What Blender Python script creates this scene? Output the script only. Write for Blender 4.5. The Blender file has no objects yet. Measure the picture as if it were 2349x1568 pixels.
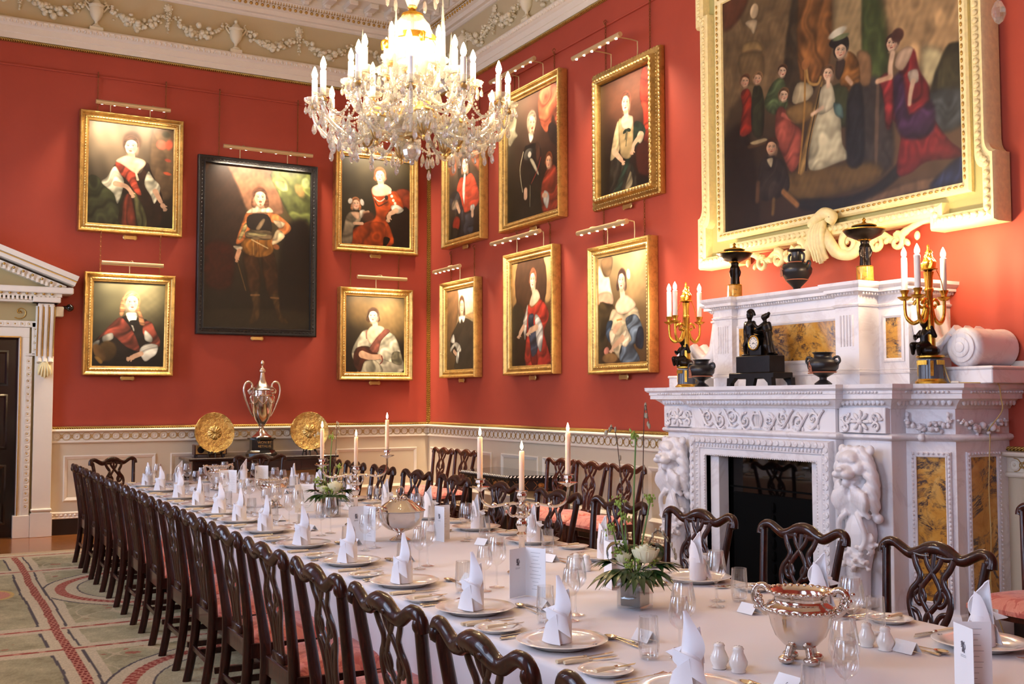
import bpy, math, random
import numpy as np
from mathutils import Vector, Matrix
random.seed(7)
RNG = np.random.default_rng(7)
PI = math.pi
COL = bpy.context.scene.collection

# ------------------------------------------------------------------ mesh builder
class MB:
    def __init__(s):
        s.v = []; s.f = []
    def add(s, vs, fs):
        o = len(s.v); s.v.extend([tuple(p) for p in vs]); s.f.extend([tuple(i + o for i in f) for f in fs])
    def mark(s): return len(s.v)
    def xf(s, m, start=0):
        for i in range(start, len(s.v)):
            p = m @ Vector(s.v[i]); s.v[i] = (p.x, p.y, p.z)
    def box(s, c, d, b=0.0, rz=0.0):
        x, y, z = [q / 2 for q in d]; k = s.mark()
        if b <= 0:
            vs = [(i*x, j*y, l*z) for i in (-1, 1) for j in (-1, 1) for l in (-1, 1)]
            s.add(vs, [(0,1,3,2),(4,6,7,5),(0,4,5,1),(2,3,7,6),(0,2,6,4),(1,5,7,3)])
        else:
            b = min(b, x*.98, y*.98, z*.98); vs = []
            for i in (-1, 1):
                for j in (-1, 1):
                    for l in (-1, 1):
                        vs += [(i*x, j*(y-b), l*(z-b)), (i*(x-b), j*y, l*(z-b)), (i*(x-b), j*(y-b), l*z)]
            I = lambda i, j, l, a: ((i > 0)*4 + (j > 0)*2 + (l > 0))*3 + a
            fs = []
            for sg in (-1, 1):
                q = [(-1,-1),(1,-1),(1,1),(-1,1)]
                if sg < 0: q = q[::-1]
                fs.append([I(sg, a, c2, 0) for a, c2 in q]); fs.append([I(c2, sg, a, 1) for a, c2 in q]); fs.append([I(a, c2, sg, 2) for a, c2 in q])
            for i in (-1, 1):
                for j in (-1, 1):
                    e = [I(i,j,-1,0), I(i,j,-1,1), I(i,j,1,1), I(i,j,1,0)]; fs.append(e if i*j > 0 else e[::-1])
                    e = [I(i,-1,j,0), I(i,1,j,0), I(i,1,j,2), I(i,-1,j,2)]; fs.append(e if i*j > 0 else e[::-1])
                    e = [I(-1,i,j,1), I(-1,i,j,2), I(1,i,j,2), I(1,i,j,1)]; fs.append(e if i*j > 0 else e[::-1])
                    for l in (-1, 1):
                        t = [I(i,j,l,0), I(i,j,l,1), I(i,j,l,2)]; fs.append(t if i*j*l > 0 else t[::-1])
            s.add(vs, fs)
        s.xf(Matrix.Translation(c) @ Matrix.Rotation(rz, 4, 'Z'), k)
        return s
    def lathe(s, prof, n=24, c=(0,0,0), lobes=0, amp=0.0, lz=(-9,9), a0=0.0, a1=2*PI, cap=True):
        full = abs(a1 - a0 - 2*PI) < 1e-6; m = n if full else n + 1
        vs = []; fs = []
        for (r, z) in prof:
            for k in range(m):
                a = a0 + (a1 - a0)*k/n
                rr = r*(1 + amp*math.cos(lobes*a)) if lobes and lz[0] <= z <= lz[1] else r
                vs.append((c[0] + rr*math.cos(a), c[1] + rr*math.sin(a), c[2] + z))
        P = len(prof)
        for i in range(P - 1):
            for k in range(n):
                k2 = (k + 1) % m
                fs.append((i*m + k, i*m + k2, (i+1)*m + k2, (i+1)*m + k))
        if cap and full:
            if prof[0][0] > 1e-5: fs.append(tuple(range(m))[::-1])
            if prof[-1][0] > 1e-5: fs.append(tuple((P-1)*m + k for k in range(m)))
        s.add(vs, fs); return s
    def tube(s, pts, r=.01, n=8, closed=False, flat=(1,1), up=None, caps=True):
        P = [Vector(p) for p in pts]; N = len(P)
        R = list(r) if hasattr(r, '__len__') else [r]*N
        T = []
        for i in range(N):
            if closed: t = P[(i+1) % N] - P[i-1]
            else: t = P[min(i+1, N-1)] - P[max(i-1, 0)]
            T.append(t.normalized() if t.length > 1e-9 else Vector((0,0,1)))
        U = Vector(up) if up else (Vector((0,0,1)) if abs(T[0].z) < .9 else Vector((1,0,0)))
        vs = []; fs = []
        for i in range(N):
            if up: U = Vector(up)
            u = U - T[i]*U.dot(T[i])
            if u.length < 1e-6: u = T[i].orthogonal()
            u.normalize(); w = T[i].cross(u); U = u
            for k in range(n):
                a = 2*PI*k/n + PI/n
                vs.append(P[i] + (u*math.cos(a)*flat[1] + w*math.sin(a)*flat[0])*R[i])
        M = N if closed else N - 1
        for i in range(M):
            for k in range(n):
                j = (i+1) % N; k2 = (k+1) % n
                fs.append((i*n + k, i*n + k2, j*n + k2, j*n + k))
        if caps and not closed:
            fs.append(tuple(range(n))[::-1]); fs.append(tuple((N-1)*n + k for k in range(n)))
        s.add(vs, fs); return s
    def ell(s, c, r, n=12, m=8, rot=None):
        k = s.mark(); r = r if hasattr(r, '__len__') else (r, r, r)
        vs = [(0,0,-1)]; fs = []
        for i in range(1, m):
            t = -PI/2 + PI*i/m
            for j in range(n):
                a = 2*PI*j/n; vs.append((math.cos(t)*math.cos(a), math.cos(t)*math.sin(a), math.sin(t)))
        vs.append((0,0,1)); L = len(vs) - 1
        for j in range(n):
            fs.append((0, 1 + (j+1) % n, 1 + j)); fs.append((L, L - n + j, L - n + (j+1) % n))
        for i in range(m - 2):
            for j in range(n):
                a = 1 + i*n; fs.append((a + j, a + (j+1) % n, a + n + (j+1) % n, a + n + j))
        s.add(vs, fs)
        M = Matrix.Translation(c) @ (rot.to_4x4() if rot else Matrix.Identity(4)) @ Matrix.Diagonal((r[0], r[1], r[2], 1))
        s.xf(M, k); return s
    def prism(s, poly, h0, h1, plane='xy'):
        n = len(poly)
        mp = {'xy': lambda a, b, h: (a, b, h), 'xz': lambda a, b, h: (a, h, b), 'yz': lambda a, b, h: (h, a, b)}[plane]
        vs = [mp(a, b, h0) for a, b in poly] + [mp(a, b, h1) for a, b in poly]
        fs = [tuple(range(n))[::-1], tuple(range(n, 2*n))] + [(i, (i+1) % n, n + (i+1) % n, n + i) for i in range(n)]
        s.add(vs, fs); return s
    def grid(s, fn, nu, nv, flip=False):
        vs = [fn(i/nu, j/nv) for j in range(nv + 1) for i in range(nu + 1)]
        fs = []
        for j in range(nv):
            for i in range(nu):
                a = j*(nu+1) + i; q = (a, a+1, a+nu+2, a+nu+1); fs.append(q[::-1] if flip else q)
        s.add(vs, fs); return s
    def sweep(s, path, prof, closed=False, side=1):
        """prof (out, z) swept along an xy polyline; out is to the left of travel times side; mitred."""
        n = len(path); P = [Vector((p[0], p[1])) for p in path]; rows = []
        for i in range(n):
            d0 = (P[i] - P[i-1]).normalized() if (closed or i > 0) else None
            d1 = (P[(i+1) % n] - P[i]).normalized() if (closed or i < n-1) else None
            d0 = d0 if d0 is not None else d1; d1 = d1 if d1 is not None else d0
            n0 = Vector((-d0.y, d0.x)); n1 = Vector((-d1.y, d1.x)); m = n0 + n1
            m = m / max(m.dot(n0), .2)
            rows.append(m*side)
        vs = []; fs = []; L = len(prof)
        for i in range(n):
            for (o, z) in prof:
                q = P[i] + rows[i]*o; vs.append((q.x, q.y, z))
        for i in range(n if closed else n - 1):
            for k in range(L - 1):
                j = (i+1) % n; q = (i*L + k, j*L + k, j*L + k + 1, i*L + k + 1); fs.append(q)
        if not closed: fs.append(tuple(range(L))); fs.append(tuple((n-1)*L + k for k in range(L))[::-1])
        s.add(vs, fs); return s
    def frame(s, w, h, prof, cx=0, cz=0):
        """rectangular picture moulding in the xz plane facing -y; prof = (inset from outer edge, depth)"""
        vs = []; fs = []; L = len(prof); sg = [(-1,-1),(1,-1),(1,1),(-1,1)]
        for (a, b) in sg:
            for (i, d) in prof: vs.append((cx + a*(w/2 - i), -d, cz + b*(h/2 - i)))
        for c in range(4):
            e = (c+1) % 4
            for k in range(L - 1): fs.append((c*L + k, e*L + k, e*L + k + 1, c*L + k + 1))
        s.add(vs, fs); return s
    def build(s, name, mat, parent=None, smooth=35, loc=None):
        me = bpy.data.meshes.new(name); me.from_pydata(s.v, [], s.f)
        me.materials.append(mat)
        me.validate(verbose=False)
        import bmesh
        b = bmesh.new(); b.from_mesh(me); bmesh.ops.recalc_face_normals(b, faces=b.faces); b.to_mesh(me); b.free()
        if smooth:
            me.polygons.foreach_set('use_smooth', [True]*len(me.polygons))
            if smooth < 180: me.set_sharp_from_angle(angle=math.radians(smooth))
        o = bpy.data.objects.new(name, me); COL.objects.link(o)
        if parent: o.parent = parent
        if loc: o.location = loc
        return o

def tag(o, label=None, cat=None, group=None, kind=None):
    if label: o['label'] = label
    if cat: o['category'] = cat
    if group: o['group'] = group
    if kind: o['kind'] = kind
    return o
def thing(name, label, cat, loc=(0,0,0), rz=0.0, group=None):
    o = bpy.data.objects.new(name, None); COL.objects.link(o); o.empty_display_size = .05
    o.location = loc; o.rotation_euler = (0, 0, rz)
    return tag(o, label, cat, group)
def dup(root, loc, rz, label=None, group=None, scale=None):
    r = root.copy(); COL.objects.link(r); r.location = loc; r.rotation_euler = (0, 0, rz)
    if label: r['label'] = label
    if group: r['group'] = group
    if scale: r.scale = scale
    for ch in list(root.children):
        c = ch.copy(); COL.objects.link(c); c.parent = r
        for g in list(ch.children):
            d = g.copy(); COL.objects.link(d); d.parent = c
    return r
def remesh(o, vox, smooth=0):
    m = o.modifiers.new('surface', 'REMESH'); m.mode = 'VOXEL'; m.voxel_size = vox; m.use_smooth_shade = True
    if smooth:
        q = o.modifiers.new('soften', 'SMOOTH'); q.iterations = smooth; q.factor = .5
    return o
def circ(r, n, z=0, a0=0): return [(r*math.cos(a0 + 2*PI*i/n), r*math.sin(a0 + 2*PI*i/n), z) for i in range(n)]
def cr(pts, k=6, closed=False):
    """Catmull-Rom"""
    P = [np.array(p, float) for p in pts]; n = len(P); out = []
    for i in range(n if closed else n - 1):
        p0 = P[i-1] if (closed or i > 0) else P[i]; p1 = P[i]; p2 = P[(i+1) % n]
        p3 = P[(i+2) % n] if (closed or i < n-2) else p2
        for j in range(k):
            t = j/k; out.append(tuple(.5*((2*p1) + (-p0+p2)*t + (2*p0-5*p1+4*p2-p3)*t*t + (-p0+3*p1-3*p2+p3)*t**3)))
    if not closed: out.append(tuple(P[-1]))
    return out

# ------------------------------------------------------------------ materials
def lin(c):
    return tuple(((v/255)/12.92 if v/255 <= .04045 else ((v/255 + .055)/1.055)**2.4) for v in c)
class NT:
    def __init__(s, name):
        s.m = bpy.data.materials.new(name); s.m.use_nodes = True; s.t = s.m.node_tree; s.t.nodes.clear()
        s.out = s.t.nodes.new('ShaderNodeOutputMaterial')
    def n(s, typ, **kw):
        k = s.t.nodes.new('ShaderNode' + typ)
        for a, b in kw.items():
            if a in k.inputs and not hasattr(k, a): k.inputs[a].default_value = b
            else: setattr(k, a, b)
        return k
    def l(s, a, b): s.t.links.new(a, b)
    def bsdf(s, **kw):
        b = s.t.nodes.new('ShaderNodeBsdfPrincipled')
        for a, v in kw.items(): b.inputs[a].default_value = v
        s.l(b.outputs[0], s.out.inputs[0]); return b
    def coord(s, scale=(1,1,1), which='Object'):
        c = s.n('TexCoord'); m = s.n('Mapping'); m.inputs['Scale'].default_value = scale
        s.l(c.outputs[which], m.inputs[0]); return m.outputs[0]
    def noise(s, vec, scale=5, detail=4, rough=.5, dist=0):
        k = s.n('TexNoise'); k.inputs['Scale'].default_value = scale; k.inputs['Detail'].default_value = detail
        k.inputs['Roughness'].default_value = rough; k.inputs['Distortion'].default_value = dist
        if vec: s.l(vec, k.inputs['Vector'])
        return k.outputs['Fac']
    def ramp(s, fac, stops):
        k = s.n('ValToRGB'); e = k.color_ramp.elements
        while len(e) < len(stops): e.new(.5)
        for i, (p, c) in enumerate(stops): e[i].position = p; e[i].color = (*c, 1)
        s.l(fac, k.inputs[0]); return k.outputs[0]
    def bump(s, h, strength, dist, bsdf):
        k = s.n('Bump'); k.inputs['Strength'].default_value = strength; k.inputs['Distance'].default_value = dist
        s.l(h, k.inputs['Height']); s.l(k.outputs[0], bsdf.inputs['Normal'])
def simple(name, rgb, rough=.5, metal=0.0, var=0.0, scale=8, bump=0.0, bscale=60, bdist=.002, spec=.5, coat=0.0, stretch=(1,1,1)):
    t = NT(name); c = lin(rgb); b = t.bsdf(Roughness=rough, Metallic=metal)
    b.inputs['Base Color'].default_value = (*c, 1); b.inputs['Specular IOR Level'].default_value = spec
    b.inputs['Coat Weight'].default_value = coat; b.inputs['Coat Roughness'].default_value = .08
    v = t.coord(stretch)
    if var > 0:
        f = t.noise(v, scale, 5, .6)
        t.l(t.ramp(f, [(.3, tuple(q*(1-var) for q in c)), (.7, tuple(min(1, q*(1+var)) for q in c))]), b.inputs['Base Color'])
    if bump > 0: t.bump(t.noise(v, bscale, 3, .5), bump, bdist, b)
    return t.m
def emit(name, rgb, strength):
    t = NT(name); e = t.n('Emission'); e.inputs[0].default_value = (*lin(rgb), 1); e.inputs[1].default_value = strength
    t.l(e.outputs[0], t.out.inputs[0]); return t.m
M = {}
M['red'] = simple('red_wall_paint', (174, 74, 55), .62, var=.05, scale=2.2, bump=.12, bscale=220, bdist=.001, spec=.25)
M['cream'] = simple('cream_paint', (220, 203, 174), .45, var=.02, scale=3, spec=.35)
M['ivory'] = simple('ivory_trim_paint', (238, 226, 206), .42, var=.02, scale=6, spec=.35)
M['tan'] = simple('stone_coloured_plaster', (205, 186, 146), .6, var=.03, scale=3, spec=.25)
M['plaster'] = simple('pale_plaster', (232, 220, 188), .6, bump=.2, bscale=90, spec=.25)
M['taupe'] = simple('olive_stone_paint', (176, 156, 110), .55, var=.03, scale=4, spec=.3)
M['sage'] = simple('sage_green_paint', (176, 170, 112), .5, var=.03, scale=4, spec=.3)
M['gildpaint'] = simple('gilded_trim', (204, 164, 88), .38, metal=.75, var=.12, scale=40)
def gold(name, rgb, rough, bs, bst, dist=.003):
    t = NT(name); c = lin(rgb); b = t.bsdf(Roughness=rough, Metallic=.92)
    v = t.coord(); f = t.noise(v, 14, 5, .65)
    t.l(t.ramp(f, [(.25, tuple(q*.55 for q in c)), (.5, c), (.8, tuple(min(1, q*1.25) for q in c))]), b.inputs['Base Color'])
    t.bump(t.noise(v, bs, 4, .6), bst, dist, b); return t.m
M['gold'] = gold('gilt_frame', (208, 174, 106), .34, 70, .35)
M['goldcarve'] = gold('carved_gilt_frame', (192, 158, 92), .38, 55, 1.0)
M['goldlace'] = gold('gilt_ornament', (206, 172, 106), .34, 130, 1.0)
M['ormolu'] = gold('gilt_bronze', (206, 158, 62), .26, 90, .5)
M['giltsilver'] = gold('silver_gilt', (216, 188, 116), .2, 30, 1.0, .014)
M['creamgold'] = simple('cream_and_gilt_carving', (244, 226, 168), .42, var=.10, scale=25, bump=.3, bscale=60, spec=.4)
M['blackframe'] = simple('ebonised_frame', (26, 25, 27), .32, var=.2, scale=20, bump=.9, bscale=90, bdist=.004)
M['blackgloss'] = simple('polished_ebonised_wood', (16, 13, 14), .12, coat=.6)
M['black'] = simple('black_lacquer', (12, 11, 12), .3)
M['bronze'] = simple('dark_patinated_bronze', (34, 28, 26), .3, metal=.75, var=.2, scale=20, bump=.2, bscale=60)
M['basalt'] = simple('black_basalt_ware', (30, 29, 33), .36, var=.12, scale=14)
M['terracotta'] = simple('terracotta_figure_paint', (178, 112, 84), .6)
M['soot'] = simple('soot_black_firebox', (7, 7, 7), .8, spec=.08)
M['skirt'] = simple('dark_skirting_paint', (38, 24, 16), .4)
M['porcelain'] = simple('white_porcelain', (240, 232, 222), .12, coat=.5)
M['card'] = simple('white_card', (242, 240, 240), .6)
M['ink'] = simple('dark_ink', (104, 98, 104), .7)
M['linen'] = simple('white_napkin_linen', (240, 236, 238), .8, bump=.25, bscale=500, bdist=.0008, spec=.2)
M['wax'] = NT('candle_wax').m
def _wax():
    t = NT('candle_wax_pale'); b = t.bsdf(Roughness=.45); b.inputs['Base Color'].default_value = (*lin((248, 214, 182)), 1)
    b.inputs['Subsurface Weight'].default_value = .5; b.inputs['Subsurface Radius'].default_value = (.03, .015, .008); b.inputs['Subsurface Scale'].default_value = .5
    return t.m
M['wax'] = _wax()
M['sleeve'] = simple('white_candle_sleeve', (245, 242, 236), .4)
M['silver'] = simple('polished_silver', (226, 216, 206), .13, metal=1.0, var=.05, scale=12, bump=.06, bscale=30)
M['silverchased'] = simple('chased_silver', (214, 202, 190), .2, metal=1.0, var=.1, scale=25, bump=.7, bscale=70, bdist=.003)
M['cutlery'] = simple('silver_cutlery', (226, 212, 190), .16, metal=1.0)
M['ivoryhandle'] = simple('ivory_coloured_handle', (236, 214, 176), .3)
M['brass'] = simple('brushed_brass', (200, 166, 106), .36, metal=.85, var=.06, scale=20)
M['brasslamp'] = simple('brass_lamp_tube', (214, 186, 140), .42, metal=.55)
M['chain'] = simple('brass_chain', (150, 100, 58), .4, metal=.8)
M['leaf'] = simple('dark_green_leaf', (34, 62, 22), .3, var=.35, scale=14, coat=.25)
M['leaf2'] = simple('fresh_green_bloom', (150, 172, 74), .6, var=.2, scale=30)
M['stem'] = simple('green_stem', (96, 124, 50), .5)
M['twig'] = simple('willow_twig', (84, 58, 40), .7)
M['catkin'] = simple('grey_catkin', (176, 160, 132), .9, bump=.4, bscale=400)
M['rose'] = simple('cream_rose_petal', (244, 236, 196), .6, var=.05, scale=20)
M['moss'] = simple('dark_vase_lining', (34, 40, 34), .6, var=.2, scale=10)
M['plastic'] = simple('white_plastic', (230, 222, 206), .4)
M['cable'] = simple('cream_flex', (206, 176, 110), .5)
M['olddark'] = simple('dark_mahogany_carcase', (38, 18, 14), .22, var=.2, scale=6, coat=.5)
M['doorwood'] = simple('very_dark_polished_door', (24, 12, 9), .25, var=.2, scale=5, coat=.3)
M['rope'] = None

def m_wood(name, c1, c2, c3, rough, scale=(3, 3, 26)):
    t = NT(name); b = t.bsdf(Roughness=rough); b.inputs['Coat Weight'].default_value = .5; b.inputs['Coat Roughness'].default_value = .06; b.inputs['Specular IOR Level'].default_value = .15
    v = t.coord((9, 9, 1.6)); f = t.noise(v, 6, 6, .6, 1.2)
    t.l(t.ramp(f, [(.3, lin(c1)), (.52, lin(c2)), (.75, lin(c3))]), b.inputs['Base Color'])
    t.bump(f, .08, .002, b); return t.m
M['mahogany'] = m_wood('carved_mahogany', (26, 9, 6), (46, 17, 10), (74, 30, 17), .42)
M['mahogany2'] = m_wood('reddish_mahogany', (36, 13, 8), (64, 26, 15), (98, 44, 25), .42)

def m_rope():
    t = NT('gilded_gadroon_strip'); b = t.bsdf(Roughness=.35, Metallic=.8)
    c = t.n('TexCoord'); d = t.n('VectorMath', operation='DOT_PRODUCT'); d.inputs[1].default_value = (1, 1, 1)
    t.l(c.outputs['Object'], d.inputs[0])
    k = t.n('Math', operation='MULTIPLY'); k.inputs[1].default_value = 2*PI/.026; t.l(d.outputs['Value'], k.inputs[0])
    sn = t.n('Math', operation='SINE'); t.l(k.outputs[0], sn.inputs[0])
    a = t.n('MapRange'); a.inputs['From Min'].default_value = -1; t.l(sn.outputs[0], a.inputs['Value'])
    t.l(t.ramp(a.outputs[0], [(.25, lin((120, 84, 30))), (.6, lin((226, 190, 104)))]), b.inputs['Base Color'])
    t.bump(a.outputs[0], 1.0, .006, b); return t.m
M['rope'] = m_rope()

def m_marble():
    t = NT('white_statuary_marble'); b = t.bsdf(Roughness=.32); b.inputs['Subsurface Weight'].default_value = 0
    v = t.coord((1, 1, 1)); w = t.noise(v, 1.3, 6, .62, 2.2)
    t.l(t.ramp(w, [(.0, lin((240, 236, 238))), (.46, lin((238, 234, 236))), (.5, lin((228, 222, 224))), (.54, lin((240, 236, 238)))]), b.inputs['Base Color'])
    return t.m
M['marble'] = m_marble()
def m_siena():
    t = NT('yellow_siena_marble'); b = t.bsdf(Roughness=.18)
    v = t.coord((1, 1, 1)); f = t.noise(v, 4.5, 7, .65, 1.0)
    base = t.ramp(f, [(.3, lin((176, 118, 44))), (.5, lin((208, 152, 66))), (.7, lin((222, 180, 104)))])
    g = t.noise(v, 2.6, 8, .7, 2.6)
    mask = t.ramp(g, [(.44, (0,0,0)), (.49, (1,1,1)), (.52, (1,1,1)), (.565, (0,0,0))])
    h = t.noise(v, 9, 6, .7, .6); hm = t.ramp(h, [(.42, (0,0,0)), (.58, (1,1,1))])
    mm = t.n('Math', operation='MULTIPLY'); t.l(mask, mm.inputs[0]); t.l(hm, mm.inputs[1])
    mx = t.n('MixRGB'); mx.inputs[2].default_value = (*lin((70, 58, 58)), 1); t.l(mm.outputs[0], mx.inputs[0]); t.l(base, mx.inputs[1])
    t.l(mx.outputs[0], b.inputs['Base Color']); return t.m
M['siena'] = m_siena()
def m_damask():
    t = NT('coral_silk_damask'); b = t.bsdf(Roughness=.5); b.inputs['Sheen Weight'].default_value = .3
    v = t.coord((1, 1, 1)); f = t.noise(v, 11, 2, .5, 2.4)
    t.l(t.ramp(f, [(.44, lin((186, 76, 56))), (.5, lin((214, 116, 88))), (.60, lin((210, 106, 80)))]), b.inputs['Base Color'])
    t.bump(f, .15, .002, b); return t.m
M['damask'] = m_damask()
def m_damask2():
    t = NT('pink_silk_damask'); b = t.bsdf(Roughness=.5); b.inputs['Sheen Weight'].default_value = .3
    v = t.coord((1, 1, 1)); f = t.noise(v, 11, 2, .5, 2.4)
    t.l(t.ramp(f, [(.44, lin((206, 104, 92))), (.5, lin((232, 152, 134))), (.60, lin((226, 142, 124)))]), b.inputs['Base Color'])
    t.bump(f, .15, .002, b); return t.m
M['damask2'] = m_damask2()
def m_cloth():
    t = NT('white_damask_tablecloth'); b = t.bsdf(Roughness=.75); b.inputs['Base Color'].default_value = (*lin((236, 229, 228)), 1)
    b.inputs['Specular IOR Level'].default_value = .2
    v = t.coord(); a = t.noise(v, 500, 2, .5); t.bump(a, .15, .0006, b); return t.m
M['cloth'] = m_cloth()
def thin_glass(name, tint=(1,1,1), refl=.14, rough=.0, diffuse=0.0):
    t = NT(name); tr = t.n('BsdfTransparent'); tr.inputs[0].default_value = (*tint, 1)
    g = t.n('BsdfGlossy'); g.inputs['Roughness'].default_value = rough; g.inputs[0].default_value = (1,1,1,1)
    lw = t.n('LayerWeight'); lw.inputs[0].default_value = .25
    mr = t.n('MapRange'); mr.inputs['To Min'].default_value = refl*.35; mr.inputs['To Max'].default_value = min(1, refl*5)
    t.l(lw.outputs['Facing'], mr.inputs['Value'])
    pw = t.n('Math', operation='POWER'); pw.inputs[1].default_value = 1.6; t.l(mr.outputs[0], pw.inputs[0])
    mx = t.n('MixShader'); t.l(mr.outputs[0], mx.inputs[0]); t.l(tr.outputs[0], mx.inputs[1]); t.l(g.outputs[0], mx.inputs[2])
    last = mx
    if diffuse:
        d = t.n('BsdfDiffuse'); d.inputs[0].default_value = (.9, .88, .8, 1)
        m2 = t.n('MixShader'); m2.inputs[0].default_value = diffuse; t.l(mx.outputs[0], m2.inputs[1]); t.l(d.outputs[0], m2.inputs[2]); last = m2
    t.l(last.outputs[0], t.out.inputs[0]); return t.m
M['glass'] = thin_glass('clear_drinking_glass', (.965, .97, .97), .15)
M['pane'] = thin_glass('window_pane', (.97, .98, .98), .06)
M['cutglass'] = thin_glass('cut_glass', (.95, .94, .88), .16, .05, .26)
def m_crystal():
    t = NT('faceted_lead_crystal'); g = t.n('BsdfGlass'); g.inputs['IOR'].default_value = 1.58; g.inputs['Roughness'].default_value = .0
    d = t.n('BsdfGlossy'); d.inputs['Roughness'].default_value = .08; tr = t.n('BsdfTransparent')
    a = t.n('MixShader'); a.inputs[0].default_value = .3; t.l(g.outputs[0], a.inputs[1]); t.l(d.outputs[0], a.inputs[2])
    m = t.n('MixShader'); m.inputs[0].default_value = .2; t.l(a.outputs[0], m.inputs[1]); t.l(tr.outputs[0], m.inputs[2])
    df = t.n('BsdfTranslucent'); df.inputs[0].default_value = (1, .97, .9, 1); d2 = t.n('BsdfDiffuse'); d2.inputs[0].default_value = (1, .97, .9, 1); dm = t.n('MixShader'); t.l(df.outputs[0], dm.inputs[1]); t.l(d2.outputs[0], dm.inputs[2])
    m3 = t.n('MixShader'); m3.inputs[0].default_value = .16; t.l(m.outputs[0], m3.inputs[1]); t.l(dm.outputs[0], m3.inputs[2]); t.l(m3.outputs[0], t.out.inputs[0]); return t.m
M['crystal'] = m_crystal()
M['firescreen'] = simple('black_fire_screen_glass', (6, 6, 7), .03, spec=.6)
M['flame'] = emit('candle_flame', (255, 214, 150), 26)
M['bulb'] = emit('lit_candle_bulb', (255, 218, 166), 290)
M['bulb2'] = emit('lit_candelabrum_bulb', (255, 222, 180), 420)
M['led'] = emit('picture_light_lamp', (255, 244, 226), 40)
def m_vcol(name, rough, bump=0.0, spec=.3):
    t = NT(name); b = t.bsdf(Roughness=rough); b.inputs['Specular IOR Level'].default_value = spec
    a = t.n('Attribute'); a.attribute_name = 'paint'; t.l(a.outputs['Color'], b.inputs['Base Color'])
    v = t.coord()
    if bump: t.bump(t.noise(v, 260 if bump < .5 else 420, 3, .6), bump, .002, b)
    return t.m
M['oil'] = m_vcol('oil_painted_canvas', .38, .12, .4)
M['rug'] = m_vcol('woven_carpet_pile', .95, .8, .1)
def m_floor():
    t = NT('oak_floorboards'); b = t.bsdf(Roughness=.22); b.inputs['Coat Weight'].default_value = .3
    v = t.coord((1.2, 9, 1)); f = t.noise(v, 4, 6, .6, .6)
    base = t.ramp(f, [(.3, lin((112, 62, 26))), (.55, lin((150, 90, 42))), (.75, lin((176, 112, 58)))])
    c = t.n('TexCoord'); sp = t.n('SeparateXYZ'); t.l(c.outputs['Object'], sp.inputs[0])
    k = t.n('Math', operation='MULTIPLY'); k.inputs[1].default_value = 1/.22; t.l(sp.outputs['Y'], k.inputs[0])
    fr = t.n('Math', operation='FRACT'); t.l(k.outputs[0], fr.inputs[0])
    gap = t.n('Math', operation='LESS_THAN'); gap.inputs[1].default_value = .02; t.l(fr.outputs[0], gap.inputs[0])
    mx = t.n('MixRGB'); mx.inputs[2].default_value = (*lin((56, 28, 12)), 1); t.l(gap.outputs[0], mx.inputs[0]); t.l(base, mx.inputs[1])
    t.l(mx.outputs[0], b.inputs['Base Color']); return t.m
M['floor'] = m_floor()
# ================================================================== ROOM (x right along the back wall, y towards the back wall, z up; corner at the origin)
XL, YF, ZC = -7.5, -15.47, 7.2          # far-left wall, wall behind the camera, ceiling
YC = -7.735                             # centre line of the fireplace wall
DADO = 1.255
def struct(name, mb, mat, parent=None, smooth=35, kind=True):
    o = mb.build(name, M[mat], parent, smooth)
    if parent is None: o['kind'] = 'structure'
    return o
struct('floor', MB().box((XL/2, YF/2, -.05), (-XL + .6, -YF + .6, .1)), 'floor', smooth=0)
struct('ceiling', MB().box((XL/2, YF/2, ZC + .05), (-XL + .6, -YF + .6, .1)), 'plaster', smooth=0)
# walls: red field; dado below built of its own cream panelling
def wall_pieces(mb, holes, a0, a1, z0, z1, put):
    """strip wall along one axis with rectangular holes (a, b, zb, zt)"""
    cur = a0
    for (a, b, zb, zt) in sorted(holes):
        if a > cur: put(mb, cur, a, z0, z1)
        if zb > z0: put(mb, a, b, z0, zb)
        if zt < z1: put(mb, a, b, zt, z1)
        cur = b
    if cur < a1: put(mb, cur, a1, z0, z1)
DOOR = (-6.57, -5.33, 0, 2.34)
mb = MB(); wall_pieces(mb, [DOOR], XL - .3, .3, 0, ZC, lambda m, a, b, z0, z1: m.box(((a+b)/2, .1, (z0+z1)/2), (b-a, .2, z1-z0)))
struct('wall_back', mb, 'red', smooth=0)
mb = MB(); FB = (YC - .6, YC + .6, 0, 1.17)
mb.box((.1, YF/2, ZC/2), (.2, -YF + .6, ZC)); struct('wall_right', mb, 'red', smooth=0)
WY = [-2.3, -5.92, -9.55, -13.17]
mb = MB(); wall_pieces(mb, [(y - .75, y + .75, .95, 4.9) for y in WY], YF - .3, .3, 0, ZC, lambda m, a, b, z0, z1: m.box((XL - .15, (a+b)/2, (z0+z1)/2), (.3, b-a, z1-z0)))
struct('wall_left', mb, 'red', smooth=0)
struct('wall_front', MB().box((XL/2, YF - .1, ZC/2), (-XL + .6, .2, ZC)), 'red', smooth=0)
for i, y in enumerate(WY):
    m = MB()
    for s in (-1, 1): m.box((XL - .15, y + s*.72, 2.92), (.12, .06, 3.95))
    for z in (.98, 2.9, 4.87): m.box((XL - .15, y, z), (.12, 1.44, .06))
    w = struct('window_%d' % (i+1), m, 'ivory')
    g = MB(); g.box((XL - .15, y, 2.92), (.03, .025, 3.9))
    for k in range(1, 6): g.box((XL - .15, y, .98 + k*3.9/6), (.03, 1.4, .025))
    g.build('glazing_bars', M['ivory'], w)
    MB().grid(lambda u, v: (XL - .15, y - .7 + 1.4*u, 1.0 + 3.86*v), 1, 1).build('pane', M['pane'], w, 0)
    s_ = MB(); s_.box((XL + .06, y, .93), (.2, 1.7, .05), .01); s_.build('window_sill', M['ivory'], w)
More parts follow.
